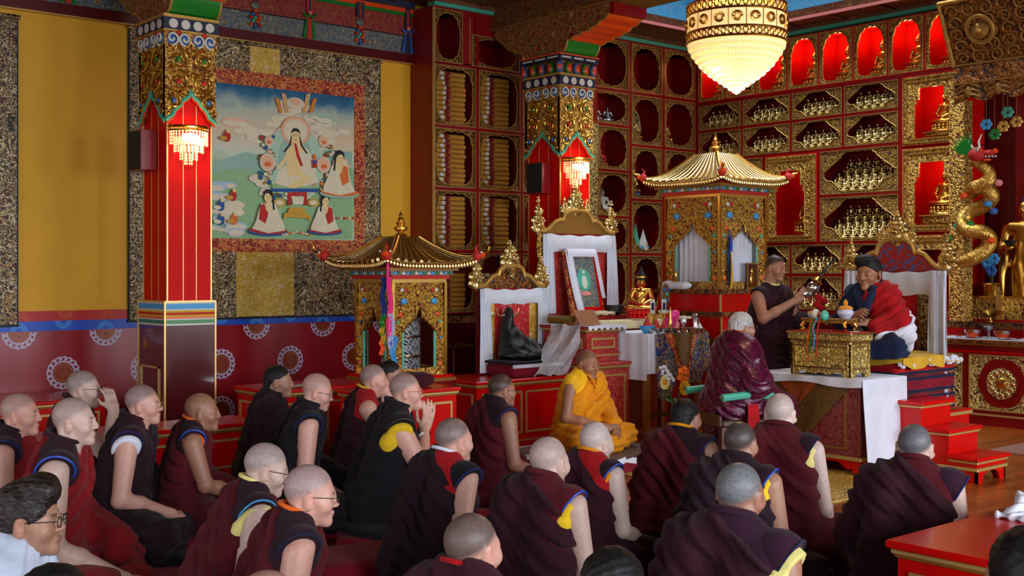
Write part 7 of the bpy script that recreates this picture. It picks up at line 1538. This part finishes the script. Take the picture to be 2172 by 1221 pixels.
def monk(label, px, py, d, phi, robe, vest, skin='pale', arm='lap', cap=.02, lining=None, piping='blue_cloth', collar=None, scalp=.35, grey=(120, 118, 122), glasses=None, hair=None, full=False, w=1.0, q=0.0, capmat=None, zb=.07, amp=.009, face=None, vestpanel=None, **kw):
    F = Figure(label, px, py, d, phi, zb, **kw); arms, hands = [], []
    if arm in ARM: arms = [ARM[arm]]; hands = [HAND[arm]]
    if arm == 'pray':
        z = (F.Hc[2] - .075 * F.hs) / F.s; y = .115; arms = [(SHR, (.20, .15, .33), (.022, y + .03, z - .14)), ((-.172, -.005, .54), (-.20, .15, .33), (-.022, y + .03, z - .14))]; hands = [((.018, y + .032, z - .13), (0, .1, 1), (1, .15, 0), -1, .12, .02), ((-.018, y + .032, z - .13), (0, .1, 1), (-1, .15, 0), 1, .12, .02)]
    if arm == 'face':
        z = (F.Hc[2]) / F.s; arms = [(SHR, (.19, .20, .36), (.085, .20, z - .10))]; hands = [((.085, .20, z - .10), (-.25, -.3, 1), (.9, .6, .1), -1, .55)]
    F.body(skin, arms, scalp, grey, hands=hands); F.robe(robe, full, w, q, amp)
    if not full: F.vest(vest, cap, lining, piping, collar or vest, w, capmat=capmat)
    elif collar: F.vest(vest, None, None, piping, collar, w)
    if glasses: F.glasses(glasses)
    if hair: F.hair(*hair) if isinstance(hair, tuple) else F.hair(hair)
    return F
def seatpad(label, F, mat='mat_red', w=.33, l=.33, off=(0, .06)):
    ca, sa = math.cos(F.root.rotation_euler.z), math.sin(F.root.rotation_euler.z); x, y = F.root.location.x + ca * off[0] - sa * off[1], F.root.location.y + sa * off[0] + ca * off[1]
    t = thing('floor_cushion', label, 'cushion', (x, y, .001), F.root.rotation_euler.z); h = max(.02, F.zb - .002) / 2; f = Field(); f.bx((0, 0, h), (w, l, h), min(.03, h * .9)); f.disp = lambda P: .003 * np.sin(P[:, 0] * 30); sculpt('pad', f, [mat], t, .012)
GREY = (122, 122, 128); DARK = (52, 48, 50)
# left block, front to back
M1 = monk('monk in bright red robe cut off by the left edge, bare pale upper arm', 42, 833, 5.9, 80, 'maroon_red', 'vest_dark', 'pink', 'down', .0, scalp=.3, q=1)
M2 = monk('bald monk in bright red robe, long bare arm reaching his knee, behind the dark-haired man', 157, 842, 5.25, 80, 'maroon_red', 'vest_dark', 'pale', 'down', .02, piping='band_blue', scalp=.3, q=2, lean=.09)
M3 = monk('monk with thin glasses raising his hand to his face before the red dado', 177, 785, 7.1, 75, 'maroon_a', 'vest_dark', 'pale', 'face', None, scalp=.5, glasses='black', q=3, full=False, hs=1.06)
M4 = monk('broad-backed monk in dark robe with glasses and short bare sleeve, before the striped pillar base', 303, 815, 6.35, 82, 'aubergine', 'maroon_b', 'pink', 'lap', .03, lining='white_cloth', scalp=.6, glasses='silver', w=1.14, q=4, lean=.1)
M5 = monk('shaven monk with orange collar in maroon shawl, bare arm bent, kneeling on a pink mat', 428, 833, 6.6, 78, 'maroon_c', 'vest_dark', 'tan', 'fwd', .0, collar='orange_cloth', lining='orange_cloth', piping='band_blue', scalp=.15, grey=(170, 130, 100), q=5, zb=.10)
M6 = monk('young man with short dark hair in a black-brown robe, behind the bald monk looking down', 590, 775, 7.9, 84, 'aubergine', 'black_cloth', 'olive', None, None, scalp=.75, grey=DARK, hair=('hair_dark', .004), full=True, w=1.0, q=6)
M7 = monk('pink-headed bald monk in black robe and glasses looking down, long bare arm to his lap', 672, 792, 7.0, 80, 'black_cloth', 'black_cloth', 'pink', 'down', .02, scalp=.08, glasses='black', w=1.12, q=7, lean=.13, hpitch=14)
M8 = monk('grey-stubbled monk in maroon shawl with red and yellow collar, hands folded at his mouth', 793, 772, 8.0, 82, 'maroon_b', 'crimson_cloth', 'pink', 'pray', None, collar='yellow_cloth', scalp=.55, q=8, lean=.05)
M9 = monk('grey-haired person half hidden behind the two praying monks', 828, 765, 8.7, 84, 'maroon_b', 'vest_dark', 'olive', None, None, scalp=.8, grey=(70, 68, 68), hair=('hair_dark', .003), full=True, q=9)
M10 = monk('bald monk with red glasses and watch praying at his lips, black robe with yellow sleeve', 860, 790, 6.8, 80, 'black_cloth', 'black_cloth', 'pink', 'pray', .05, lining='yellow_cloth', scalp=.5, glasses='paint_red', w=1.12, q=10, lean=.1, piping='black')
M11 = monk('bald monk with glasses bowed forward, yellow-lined blue-edged sleeve, left of the foreground', 563, 940, 4.85, 72, 'maroon_c', 'vest_dark', 'pale', 'lap', .03, lining='pale_yellow', piping='sky_paint', collar='pale_yellow', scalp=.45, grey=(150, 146, 148), glasses='black', q=11, lean=.15, hpitch=14, w=1.05)
M12 = monk('bald monk with orange collar and round glasses in the lower middle left foreground', 657, 985, 4.15, 76, 'maroon_c', 'vest_dark', 'pink', 'lap', .02, collar='orange_cloth', scalp=.5, grey=(156, 152, 160), glasses='black', q=12, lean=.13, hpitch=6, w=1.05, piping='navy_cloth')
# middle block
M13 = monk('darker-skinned monk with cropped black hair and glasses, bare arm, before the red platform', 1064, 792, 7.6, 62, 'maroon_c', 'vest_dark', 'tan', 'down', .02, scalp=.8, grey=(40, 38, 40), glasses='black', q=13)
M14 = monk('grey-cropped monk with red brocade back panel and white collar, in dark shawl', 962, 885, 5.5, 52, 'aubergine', 'crimson_cloth', 'pink', 'back', .05, collar='white_cloth', scalp=.75, grey=(112, 108, 106), q=14, capmat='black_cloth', w=1.05)
M15 = monk('shaven pale monk with long yellow sleeve lining and bare arm in maroon shawl, centre foreground', 1164, 925, 4.9, 40, 'maroon_b', 'maroon_c', 'pale', 'down', .03, lining='yellow_cloth', piping='band_blue', scalp=.3, grey=(176, 166, 164), q=15)
M16 = monk('smooth-shaven pale nun in red vest with bare arm, in front of the yellow-robed monk', 1264, 893, 5.9, 46, 'maroon_b', 'crimson_cloth', 'fair', 'down', .02, lining='saffron', piping='band_blue', collar='saffron', scalp=.15, grey=(190, 186, 196), q=16, capmat='vest_dark', zb=.04)
M17 = monk('dark-stubbled head with red collar low in the foreground, beside the shaven monk', 1001, 1087, 3.5, 42, 'maroon_a', 'maroon_c', 'pink', None, None, collar='crimson_cloth', scalp=.8, grey=(84, 80, 78), q=17, full=True)
M18 = monk('black-haired cropped head cut off by the bottom edge of the picture', 1302, 1160, 2.75, 30, 'maroon_b', 'vest_dark', 'olive', None, None, scalp=.9, grey=(30, 28, 30), hair=('hair_dark', .003), full=True, q=18)
# right block
M19 = monk('nun with black stubble and orange-yellow collar in plum shawl, below the flower vase', 1454, 845, 6.4, 38, 'maroon_c', 'vest_dark', 'olive', 'down', .02, collar='saffron', scalp=.9, grey=(46, 46, 50), hair=('hair_dark', .0015), q=19)
M20 = monk('nun with dark cropped head between the grey elder and the white-scalped monk', 1570, 893, 5.4, 35, 'aubergine', 'vest_dark', 'olive', 'down', .02, lining='yellow_cloth', piping='band_blue', scalp=.85, grey=(62, 62, 66), q=20, hs=.97)
M21 = monk('grey-haired elder monk in plum robe with blue-edged sleeve, front of the right block', 1569, 980, 3.9, 38, 'maroon_b', 'purple_cloth', 'tan', 'back', .05, lining='pale_yellow', piping='navy_cloth', scalp=1.0, grey=(140, 140, 142), q=21, w=1.08)
M22 = monk('bald white-scalped monk in plum vest with long bare arm, before the brocade-hung table', 1655, 833, 6.1, 26, 'maroon_c', 'maroon_c', 'fair', 'down', .02, lining='pale_yellow', piping='navy_cloth', scalp=.2, grey=(206, 192, 190), q=22, capmat='vest_dark')
M23 = monk('grey-cropped monk in dark plum shawl seated before the red steps', 1940, 898, 5.3, 28, 'maroon_b', 'maroon_c', 'pale', 'back', .07, scalp=.95, grey=(120, 122, 126), q=23, w=1.1, capmat='purple_cloth')
for lab, F, mt in (('dark red cushion under the monk by the left edge', M1, 'mat_red'), ('red cushion under the bright-robed monk reaching to his knee', M2, 'mat_red'), ('thick maroon cushion under the orange-collared shaven monk', M5, 'mat_red'), ('red cushion under the praying monk with the watch', M10, 'mat_red'), ('dark cushion under the broad-backed monk', M4, 'black_cloth'), ('red cushion under the monk with the brocade back panel', M14, 'mat_red'), ('red cushion under the monk with long yellow sleeve lining', M15, 'mat_red'), ('dark red cushion under the nun below the flower vase', M19, 'mat_red'), ('red cushion under the white-scalped monk', M22, 'mat_red'), ('dark cushion under the monk before the red steps', M23, 'black_cloth'), ('dark red cushion under the pink-headed monk', M7, 'mat_red'), ('maroon cushion under the cropped monk before the platform', M13, 'mat_red')): seatpad(lab, F, mt)
m = MB(); w_ = [M10.hp((.05, .15, -.2)), M10.hp((.05, .18, -.2))]
m.lathe([(.040, -.008), (.042, 0), (.040, .008)], M10.bp((.034, .142, (M10.Hc[2] - .075) / M10.s - .15)), 14, 'black'); m.ball(M10.bp((.072, .135, (M10.Hc[2] - .075) / M10.s - .16)), .022, 'white_paint', 10, (.5, 1, 1)); obj('wrist_watch', m, M10.root, local=True)
def mat_rug(label, px, d, phi, w, l, mt, h=.012, name='floor_mat'):
    x, y = at(px, d); t = thing(name, label, 'mat', (x, y, .0015), R(-40.3 - phi)); m = MB().box(-w, w, -l, l, 0, h, mt, .004); obj('mat', m, t, local=True); m = MB(); m.tube([(-w, -l, h * .6), (w, -l, h * .6), (w, l, h * .6), (-w, l, h * .6)], h * .5, 5, 'navy_cloth', True); obj('edging', m, t, local=True)
mat_rug('pink mat with blue edge on the boards in front of the orange-collared monk', 455, 5.75, 78, .42, .62, 'mat_pink'); mat_rug('pink mat on the boards beside the monk with round glasses', 690, 5.35, 50, .40, .55, 'mat_pink'); mat_rug('dark red mat on the floor behind the nun below the flower vase', 1395, 5.15, 40, .5, .42, 'mat_red', .014); mat_rug('wide dark red mat under the central foreground monks', 1080, 4.3, 48, .7, .5, 'mat_red', .01)
t = thing('floor_cushion', 'empty thick crimson cushion with yellow end lying on the boards at mid left', 'cushion', (*at(790, 5.9), .0015), R(-40.3 - 60)); f = Field(); f.bx((0, 0, .07), (.22, .34, .07), .05); sculpt('pad', f, ['mat_red'], t, .012); f = Field(); f.rc((-.17, .34, .06), (-.02, .36, .06), .05, k=.01); sculpt('yellow_end', f, ['yellow_cloth'], t, .012)
# man with dark swept hair, white shirt, corner of the picture
F = Figure('man with swept dark brown hair, glasses and white shirt in the lower left corner', 62, 1026, 3.75, 84, .02, lean=.04, hs=1.06); F.body('olive', [], .3, DARK, (30, 22, 18)); F.hair('hair_brown', .016, -.01, .5, .016, .0022); F.glasses('black')
f = F.F(); F.trunk(f, .015, 1.1); F.neckcut(f); F.folds(f, .004, 1); f.ell((0, -.02, .13), (.2, .17, .14), .06)
for q in (-1, 1): f.rc((q * .19, -.01, .53), (q * .25, .05, .28), .065, .06, .03); f.rc((q * .25, .05, .28), (q * .1, .25, .2), .06, .05, .03)
F.part('shirt', f, 'shirt_white'); f = F.F(); F.lap(f); F.part('trousers', f, 'navy_cloth'); f = F.F(); f.rc((-.05, -.02, .63), (.05, -.02, .63), .058, k=.02); f.plane((0, .0, .665), (0, .5, 1), .01); F.part('shirt_collar', f, 'shirt_white')
# heads cut by the lower frame
for lab, px, py, d, sk, hr in (('dark-haired head cut off by the bottom edge beside the man in the white shirt', 118, 1200, 2.6, 'tan', 'hair_dark'), ('bald pinkish crown just rising over the bottom edge at mid left', 568, 1208, 2.9, 'pink', None), ('dark blurred-looking head cut off in the lower right corner', 2185, 1120, 2.35, 'olive', 'hair_dark')): monk(lab, px, py, d, 30, 'maroon_b', 'vest_dark', sk, None, None, scalp=.9 if hr else .2, grey=DARK, hair=(hr, .006) if hr else None, full=True)

# ---- monk in saffron on the fringed mat
F = Figure('shaven monk in saffron robe sitting cross-legged with clasped hands and closed eyes', 1246, 742, 9.2, 128, .16, lean=.04, hyaw=6, hpitch=6, hs=1.03); F.h = .0055
F.body('brown', [(SHR, (.25, .02, .27), (.06, .30, .19)), ((-.172, -.005, .54), (-.24, .05, .27), (-.06, .31, .19))], .3, (70, 50, 42), (40, 28, 24), [((.05, .31, .19), (-.7, .6, -.2), (.3, .5, .8), -1, .9), ((-.05, .33, .175), (.7, .6, -.2), (-.3, .5, .8), 1, .9)])
f = F.F(); F.trunk(f, .008, 1.1); F.neckcut(f); F.folds(f, .003, 2); f.rc((.10, -.01, .56), (.15, -.005, .55), .074, .074, .03); F.part('shirt', f, 'saffron_light', .009)
f = F.F(); F.trunk(f, .026, 1.12); f.rc((-.17, .0, .545), (-.25, .06, .27), .085, .095, .05); f.rc((-.25, .06, .27), (-.10, .26, .2), .095, .075, .05); f.plane((-.045, 0, .64), (.56, .1, .8), .012); F.lap(f, 1.12); f.rc((-.1, .16, .42), (.12, .14, .3), .03, .03, .03); F.folds(f, .009, 5); F.part('robe', f, 'saffron', .009)
m = MB(); [m.tube([F.bp((.0 + q * .05, .075, .625)), F.bp((q * .035, .115, .575)), F.bp((.0, .135, .5))], .008, 6, 'saffron') for q in (-1, 1)]; obj('collar', m, F.root, local=True)
x, y = F.root.location.x, F.root.location.y; t = thing('fringed_mat', 'thick red mat with dark top and white fringe under the saffron-robed monk', 'mat', (x, y, .001), R(-40.3 - 128)); m = MB().box(-.48, .48, -.36, .50, 0, .115, 'mat_red', .02); obj('pad', m, t, local=True); m = MB().box(-.49, .49, -.37, .51, .118, .148, 'rug_dark', .008); obj('dark_cover', m, t, local=True); m = MB()
m.grid(lambda u, v: (-.5 + u, .512 + .012 * math.sin(u * 30), .13 - .045 * v - .012 * math.sin(u * 17)), 60, 2, 'white_cloth', .006); m.grid(lambda u, v: (.492 + .008 * math.sin(u * 30), -.38 + .9 * u, .13 - .04 * v - .012 * math.sin(u * 17)), 60, 2, 'white_cloth', .006); obj('fringe', m, t, local=True); m = MB(); m.ball((.2, .505, .05), .02, 'band_blue', 8, (1, .5, 1.6)); obj('tassel', m, t, local=True)
# ---- elder in purple brocade on a chair
F = Figure('white-haired elder with glasses in puffed purple brocade robe seated on a chair', 1574, 663, 8.9, 72, .46, lean=.03, hs=1.06, cs=.92); F.h = .006
F.body('olive', [], .6, (190, 188, 186)); F.hair('hair_grey', .007, -.004, .5, .0, .003); F.glasses('black'); f = F.F(); F.trunk(f, .045, 1.15); F.neckcut(f)
for q in (-1, 1): f.rc((q * .2, -.01, .52), (q * .29, .03, .28), .10, .12, .05); f.rc((q * .29, .03, .28), (q * .1, .25, .18), .11, .08, .05); f.rc((q * .1, .0, .08), (q * .13, .36, .05), .13, .12, .06); f.rc((q * .13, .36, .05), (q * .15, .36, -.40), .12, .11, .06)
f.ell((0, -.04, .08), (.30, .25, .2), .08); f.rc((-.13, -.1, .05), (-.16, -.1, -.3), .12, .10, .06); f.rc((.13, -.1, .05), (.16, -.1, -.3), .12, .10, .06); F.folds(f, .007, 3, -.1); F.part('robe', f, 'brocade_plum', .011); m = MB(); m.tube([F.bp((.07 * math.cos(a), .005 + .066 * math.sin(a), .665 - .03 * math.sin(a))) for a in [2 * PI * i / 24 for i in range(24)]], .02, 8, 'orange_cloth', True); obj('collar', m, F.root, local=True)
m = MB(); m.grid(lambda u, v: F.bp((.335 + .02 * math.sin(u * 5), -.02 + (v - .5) * (.09 + .05 * u), .12 - .42 * u)), 14, 4, 'crimson_cloth', .006); obj('red_sash', m, F.root, local=True)
t = thing('chair', 'dark wooden chair with green padded arm under the elder in purple brocade', 'chair', (F.root.location.x, F.root.location.y, 0), F.root.rotation_euler.z); m = MB().box(-.26, .26, -.24, .24, .40, .45, 'wood_dark', .01); obj('seat', m, t, local=True)
for sx in (-.25, .25):
    for sy in (-.23, .23): m = MB().box(sx - .02, sx + .02, sy - .02, sy + .02, 0, .4, 'wood_dark'); obj('leg', m, t, local=True)
for sx in (-.29, .29): m = MB(); m.tube([(sx, -.26, .62), (sx, .0, .64), (sx, .16, .62)], .028, 8, 'teal_paint'); m.tube([(sx, .14, .62), (sx, .16, .42)], .016, 6, 'wood_dark'); obj('armrest', m, t, local=True)
m = MB().box(-.26, .26, -.27, -.24, .40, .49, 'wood_dark', .01); obj('backrest', m, t, local=True)
# ---- standing attendant pouring from a ritual vase
F = Figure('standing monk in maroon robe, bare arm, holding up a silver vase with spout', 1644, 541, 9.95, 142, .79, lean=.03, hyaw=-8, hpitch=8, cs=1.0); F.h = .0055
zc = (F.T - .24) / F.s; F.body('tan', [(SHR, (.24, .12, .36), (.02, .29, .52)), ((-.172, -.005, .54), (-.20, .14, .32), (-.17, .36, .36))], .85, (40, 36, 36), (24, 18, 16), [((.02, .29, .52), (-.45, .35, .7), (.6, .5, .3), -1, .9), ((-.17, .36, .36), (.2, .9, .3), (-.2, -.3, .9), 1, .9)])
f = F.F(); F.trunk(f, .012); f.rc((-.17, -.01, .545), (-.22, .08, .32), .075, .08, .05); f.rc((-.22, .08, .32), (-.18, .26, .34), .08, .07, .04); f.plane((-.045, 0, .655), (.62, .1, .78), .012)
for q in (-1, 1): f.rc((q * .075, .0, -.75), (q * .08, -.01, .22), .16, .145, .05)
F.folds(f, .008, 2); F.part('robe', f, 'maroon_b', .011); F.vest('vest_dark', .02, None, 'navy_cloth', 'pale_yellow')
wv = wmat(F.root) @ Vector(F.bp((-.06, .37, .60))); t = thing('ritual_vase', 'silver vase with gold neck, red cloth and dark feather, held by the standing monk', 'vase', wv); M = Euler((R(0), R(32), R(-40))).to_matrix().to_4x4()
m = L_([(.05, -.07), (.045, -.06), (.022, -.03), (.05, .0), (.055, .03), (.04, .06), (.02, .075)], 'silver', 22).xform(M); obj('vase_body', m, t, local=True); m = L_([(.045, .075), (.05, .085), (.03, .095), (.012, .13)], 'gold', 18).xform(M); obj('collar', m, t, local=True); m = MB(); m.tube([(0, 0, .12), (.01, 0, .2), (.02, 0, .34)], [.012, .012, .003], 7, 'black').xform(M); obj('feather', m, t, local=True)
f = Field(); [f.ell(tuple(np.array((.05 + .03 * math.sin(k * 2), -.05 + .02 * math.cos(k * 3), -.06 - .03 * k))), (.035, .03, .03), .012) for k in range(4)]; sculpt('red_silk', f, ['crimson_cloth'], t, .008)
wv = wmat(F.root) @ Vector(F.bp((-.16, .47, .37))); t = thing('silver_saucer', 'silver saucer with bell-shaped foot in the left hand of the standing monk', 'saucer', (wv.x, wv.y, wv.z)); obj('saucer', L_([(.03, -.06), (.032, -.05), (.02, -.03), (.015, -.01), (.06, .0), (.065, .012), (.05, .01)], 'silver', 22), t, local=True)
# ---- the teacher
F = Figure('seated teacher with thick black hair, navy and red robe, hands at his chest', 1843, 546, 9.42, 222, SEATZ + .02, lean=.05, hyaw=4, hpitch=5, hs=1.2, cs=.9); F.h = .0055
F.body('brown', [(SHR, (.25, .08, .31), (.04, .25, .36)), ((-.172, -.005, .54), (-.25, .08, .29), (-.06, .26, .31))], .2, (40, 30, 28), (20, 14, 12), [((.04, .25, .36), (-.6, .5, .25), (.4, .6, .5), -1, .8), ((-.06, .26, .30), (.5, .7, .1), (-.3, .6, .6), 1, 1.1)])
F.hair('hair_dark', .010, -.006, .85, .006, .0012); f = F.F(); F.trunk(f, .02, 1.08); F.neckcut(f); f.rc((.17, -.01, .545), (.26, .07, .30), .08, .085, .04); f.rc((.26, .07, .30), (.10, .22, .34), .08, .055, .04); F.folds(f, .006, 4); F.part('coat', f, 'navy_cloth', .01)
f = F.F(); F.lap(f, 1.05); F.folds(f, .007, 1, .9); F.part('skirt', f, 'navy_cloth', .011)
f = F.F(); F.trunk(f, .034, 1.08); f.plane((-.035, 0, .5), (1, -.0, .12), .012); F.neckcut(f); f.rc((-.17, -.01, .545), (-.275, .05, .33), .095, .10, .05); f.rc((-.275, .05, .33), (-.12, .21, .27), .085, .075, .05); F.folds(f, .008, 6); F.part('red_shawl', f, 'crimson_cloth', .01)
f = F.F(); f.rc((-.30, .0, .33), (-.32, .04, .2), .085, .09, .04); f.rc((-.31, .03, .2), (-.16, .20, .16), .075, .055, .05); f.rc((-.30, .0, .2), (-.30, -.06, .08), .07, .05, .04); F.folds(f, .007, 2, -1); F.part('white_sleeve', f, 'white_cloth', .009)
f = F.F(); f.rc((-.02, .125, .55), (.01, .155, .40), .03, .045, .03); F.part('inner_shirt', f, 'maroon_red', .009); m = MB(); m.tube([F.bp((.1, -.02, .6)), F.bp((.075, .09, .59)), F.bp((.03, .16, .47)), F.bp((-.02, .185, .38))], [.03, .034, .034, .026], 8, 'navy_cloth'); m.tube([F.bp((-.09, -.02, .61)), F.bp((-.07, .09, .6)), F.bp((-.045, .165, .47)), F.bp((-.02, .185, .38))], [.03, .034, .034, .026], 8, 'navy_cloth'); obj('coat_collar', m, F.root, local=True)
wv = wmat(F.root) @ Vector(F.bp((-.03, .34, .24))); t = thing('ritual_bell', 'dark ritual bell held mouth down by the teacher', 'bell', wv); obj('bell', L_([(.055, -.07), (.05, -.06), (.042, -.02), (.03, .01), (.01, .02), (.012, .05), (.006, .09)], 'black', 22), t, local=True)
def lamp(name, loc, power, col, r=.04):
    l = bpy.data.lights.new(name, 'POINT'); l.energy = power; l.color = col; l.shadow_soft_size = r
    o = bpy.data.objects.new(name, l); COL.objects.link(o); o.location = loc; return o
WARM = (1.0, .62, .3)
for i, (u0, u1) in enumerate(tops): lamp('niche_lamp', (XR + .12, (u0 + u1) / 2 + .03, topz[1] - .06), 3.2, WARM, .02)
for (u0, u1, v0, v1) in SH[1:3]: lamp('niche_lamp', (XR + .14, (u0 + u1) / 2 + .05, v1 - .14), 3.0, WARM, .02)
lamp('niche_lamp', (XR + .14, (SH[0][0] + SH[0][1]) / 2, SH[0][3] - .14), 1.2, WARM, .02)
for dz, r, p in ((.2, 0, 60), (.5, .2, 20), (.5, -.2, 20)): lamp('chandelier_lamp', (chx + r, chy, 2.76 + dz - .32), p * .5, (1, .74, .42), .1)
for s in (SC1, SC2): lamp('wall_lamp_light', (s[0], s[1] - .08, s[2] - .02), 7, (1, .66, .34), .05)
# ================================================================ LIGHT AND CAMERA
def area(name, loc, rot, sx, sy, power, col):
    l = bpy.data.lights.new(name, 'AREA'); l.shape = 'RECTANGLE'; l.size, l.size_y = sx, sy; l.energy = power; l.color = col
    o = bpy.data.objects.new(name, l); COL.objects.link(o); o.location = loc; o.rotation_euler = rot; l.spread = R(100); return o
DAY = (.82, .9, 1.0)
for a, b in WF: area('daylight', ((a + b) / 2, Y0 + .03, 1.8), (R(74), 0, 0), b - a, 2.0, 105, DAY)
for a, b in WB: area('daylight', (X0 + .03, (a + b) / 2, 1.8), (0, R(-78), 0), 2.0, b - a, 36, DAY)
area('roof_light', ((RX0 + RX1) / 2, (RY0 + RY1) / 2, CEIL + .9), (0, 0, 0), RX1 - RX0 - .4, RY1 - RY0 - .6, 90, DAY)
w = bpy.data.worlds.new('daylight_sky'); SC.world = w; w.use_nodes = True
w.node_tree.nodes['Background'].inputs[0].default_value = (.62, .75, 1, 1); w.node_tree.nodes['Background'].inputs[1].default_value = .6
cam = bpy.data.cameras.new('camera'); co = bpy.data.objects.new('camera', cam); COL.objects.link(co)
cam.sensor_width = 36; cam.lens = FPX / 2172 * 36; cam.shift_y = -(610.5 - CY) / 2172; cam.clip_start = .05
co.location = (0, 0, CAMH); co.rotation_euler = (R(90), 0, -math.atan2(FWD[0], FWD[1])); SC.camera = co
SC.view_settings.view_transform = 'Standard'; SC.view_settings.look = 'None'; SC.view_settings.gamma = 1; SC.view_settings.exposure = 0
SC.cycles.max_bounces = 6; SC.cycles.diffuse_bounces = 3; SC.cycles.glossy_bounces = 3; SC.cycles.transparent_max_bounces = 8; SC.cycles.caustics_reflective = False; SC.cycles.caustics_refractive = False
SC.cycles.sample_clamp_indirect = 4.0
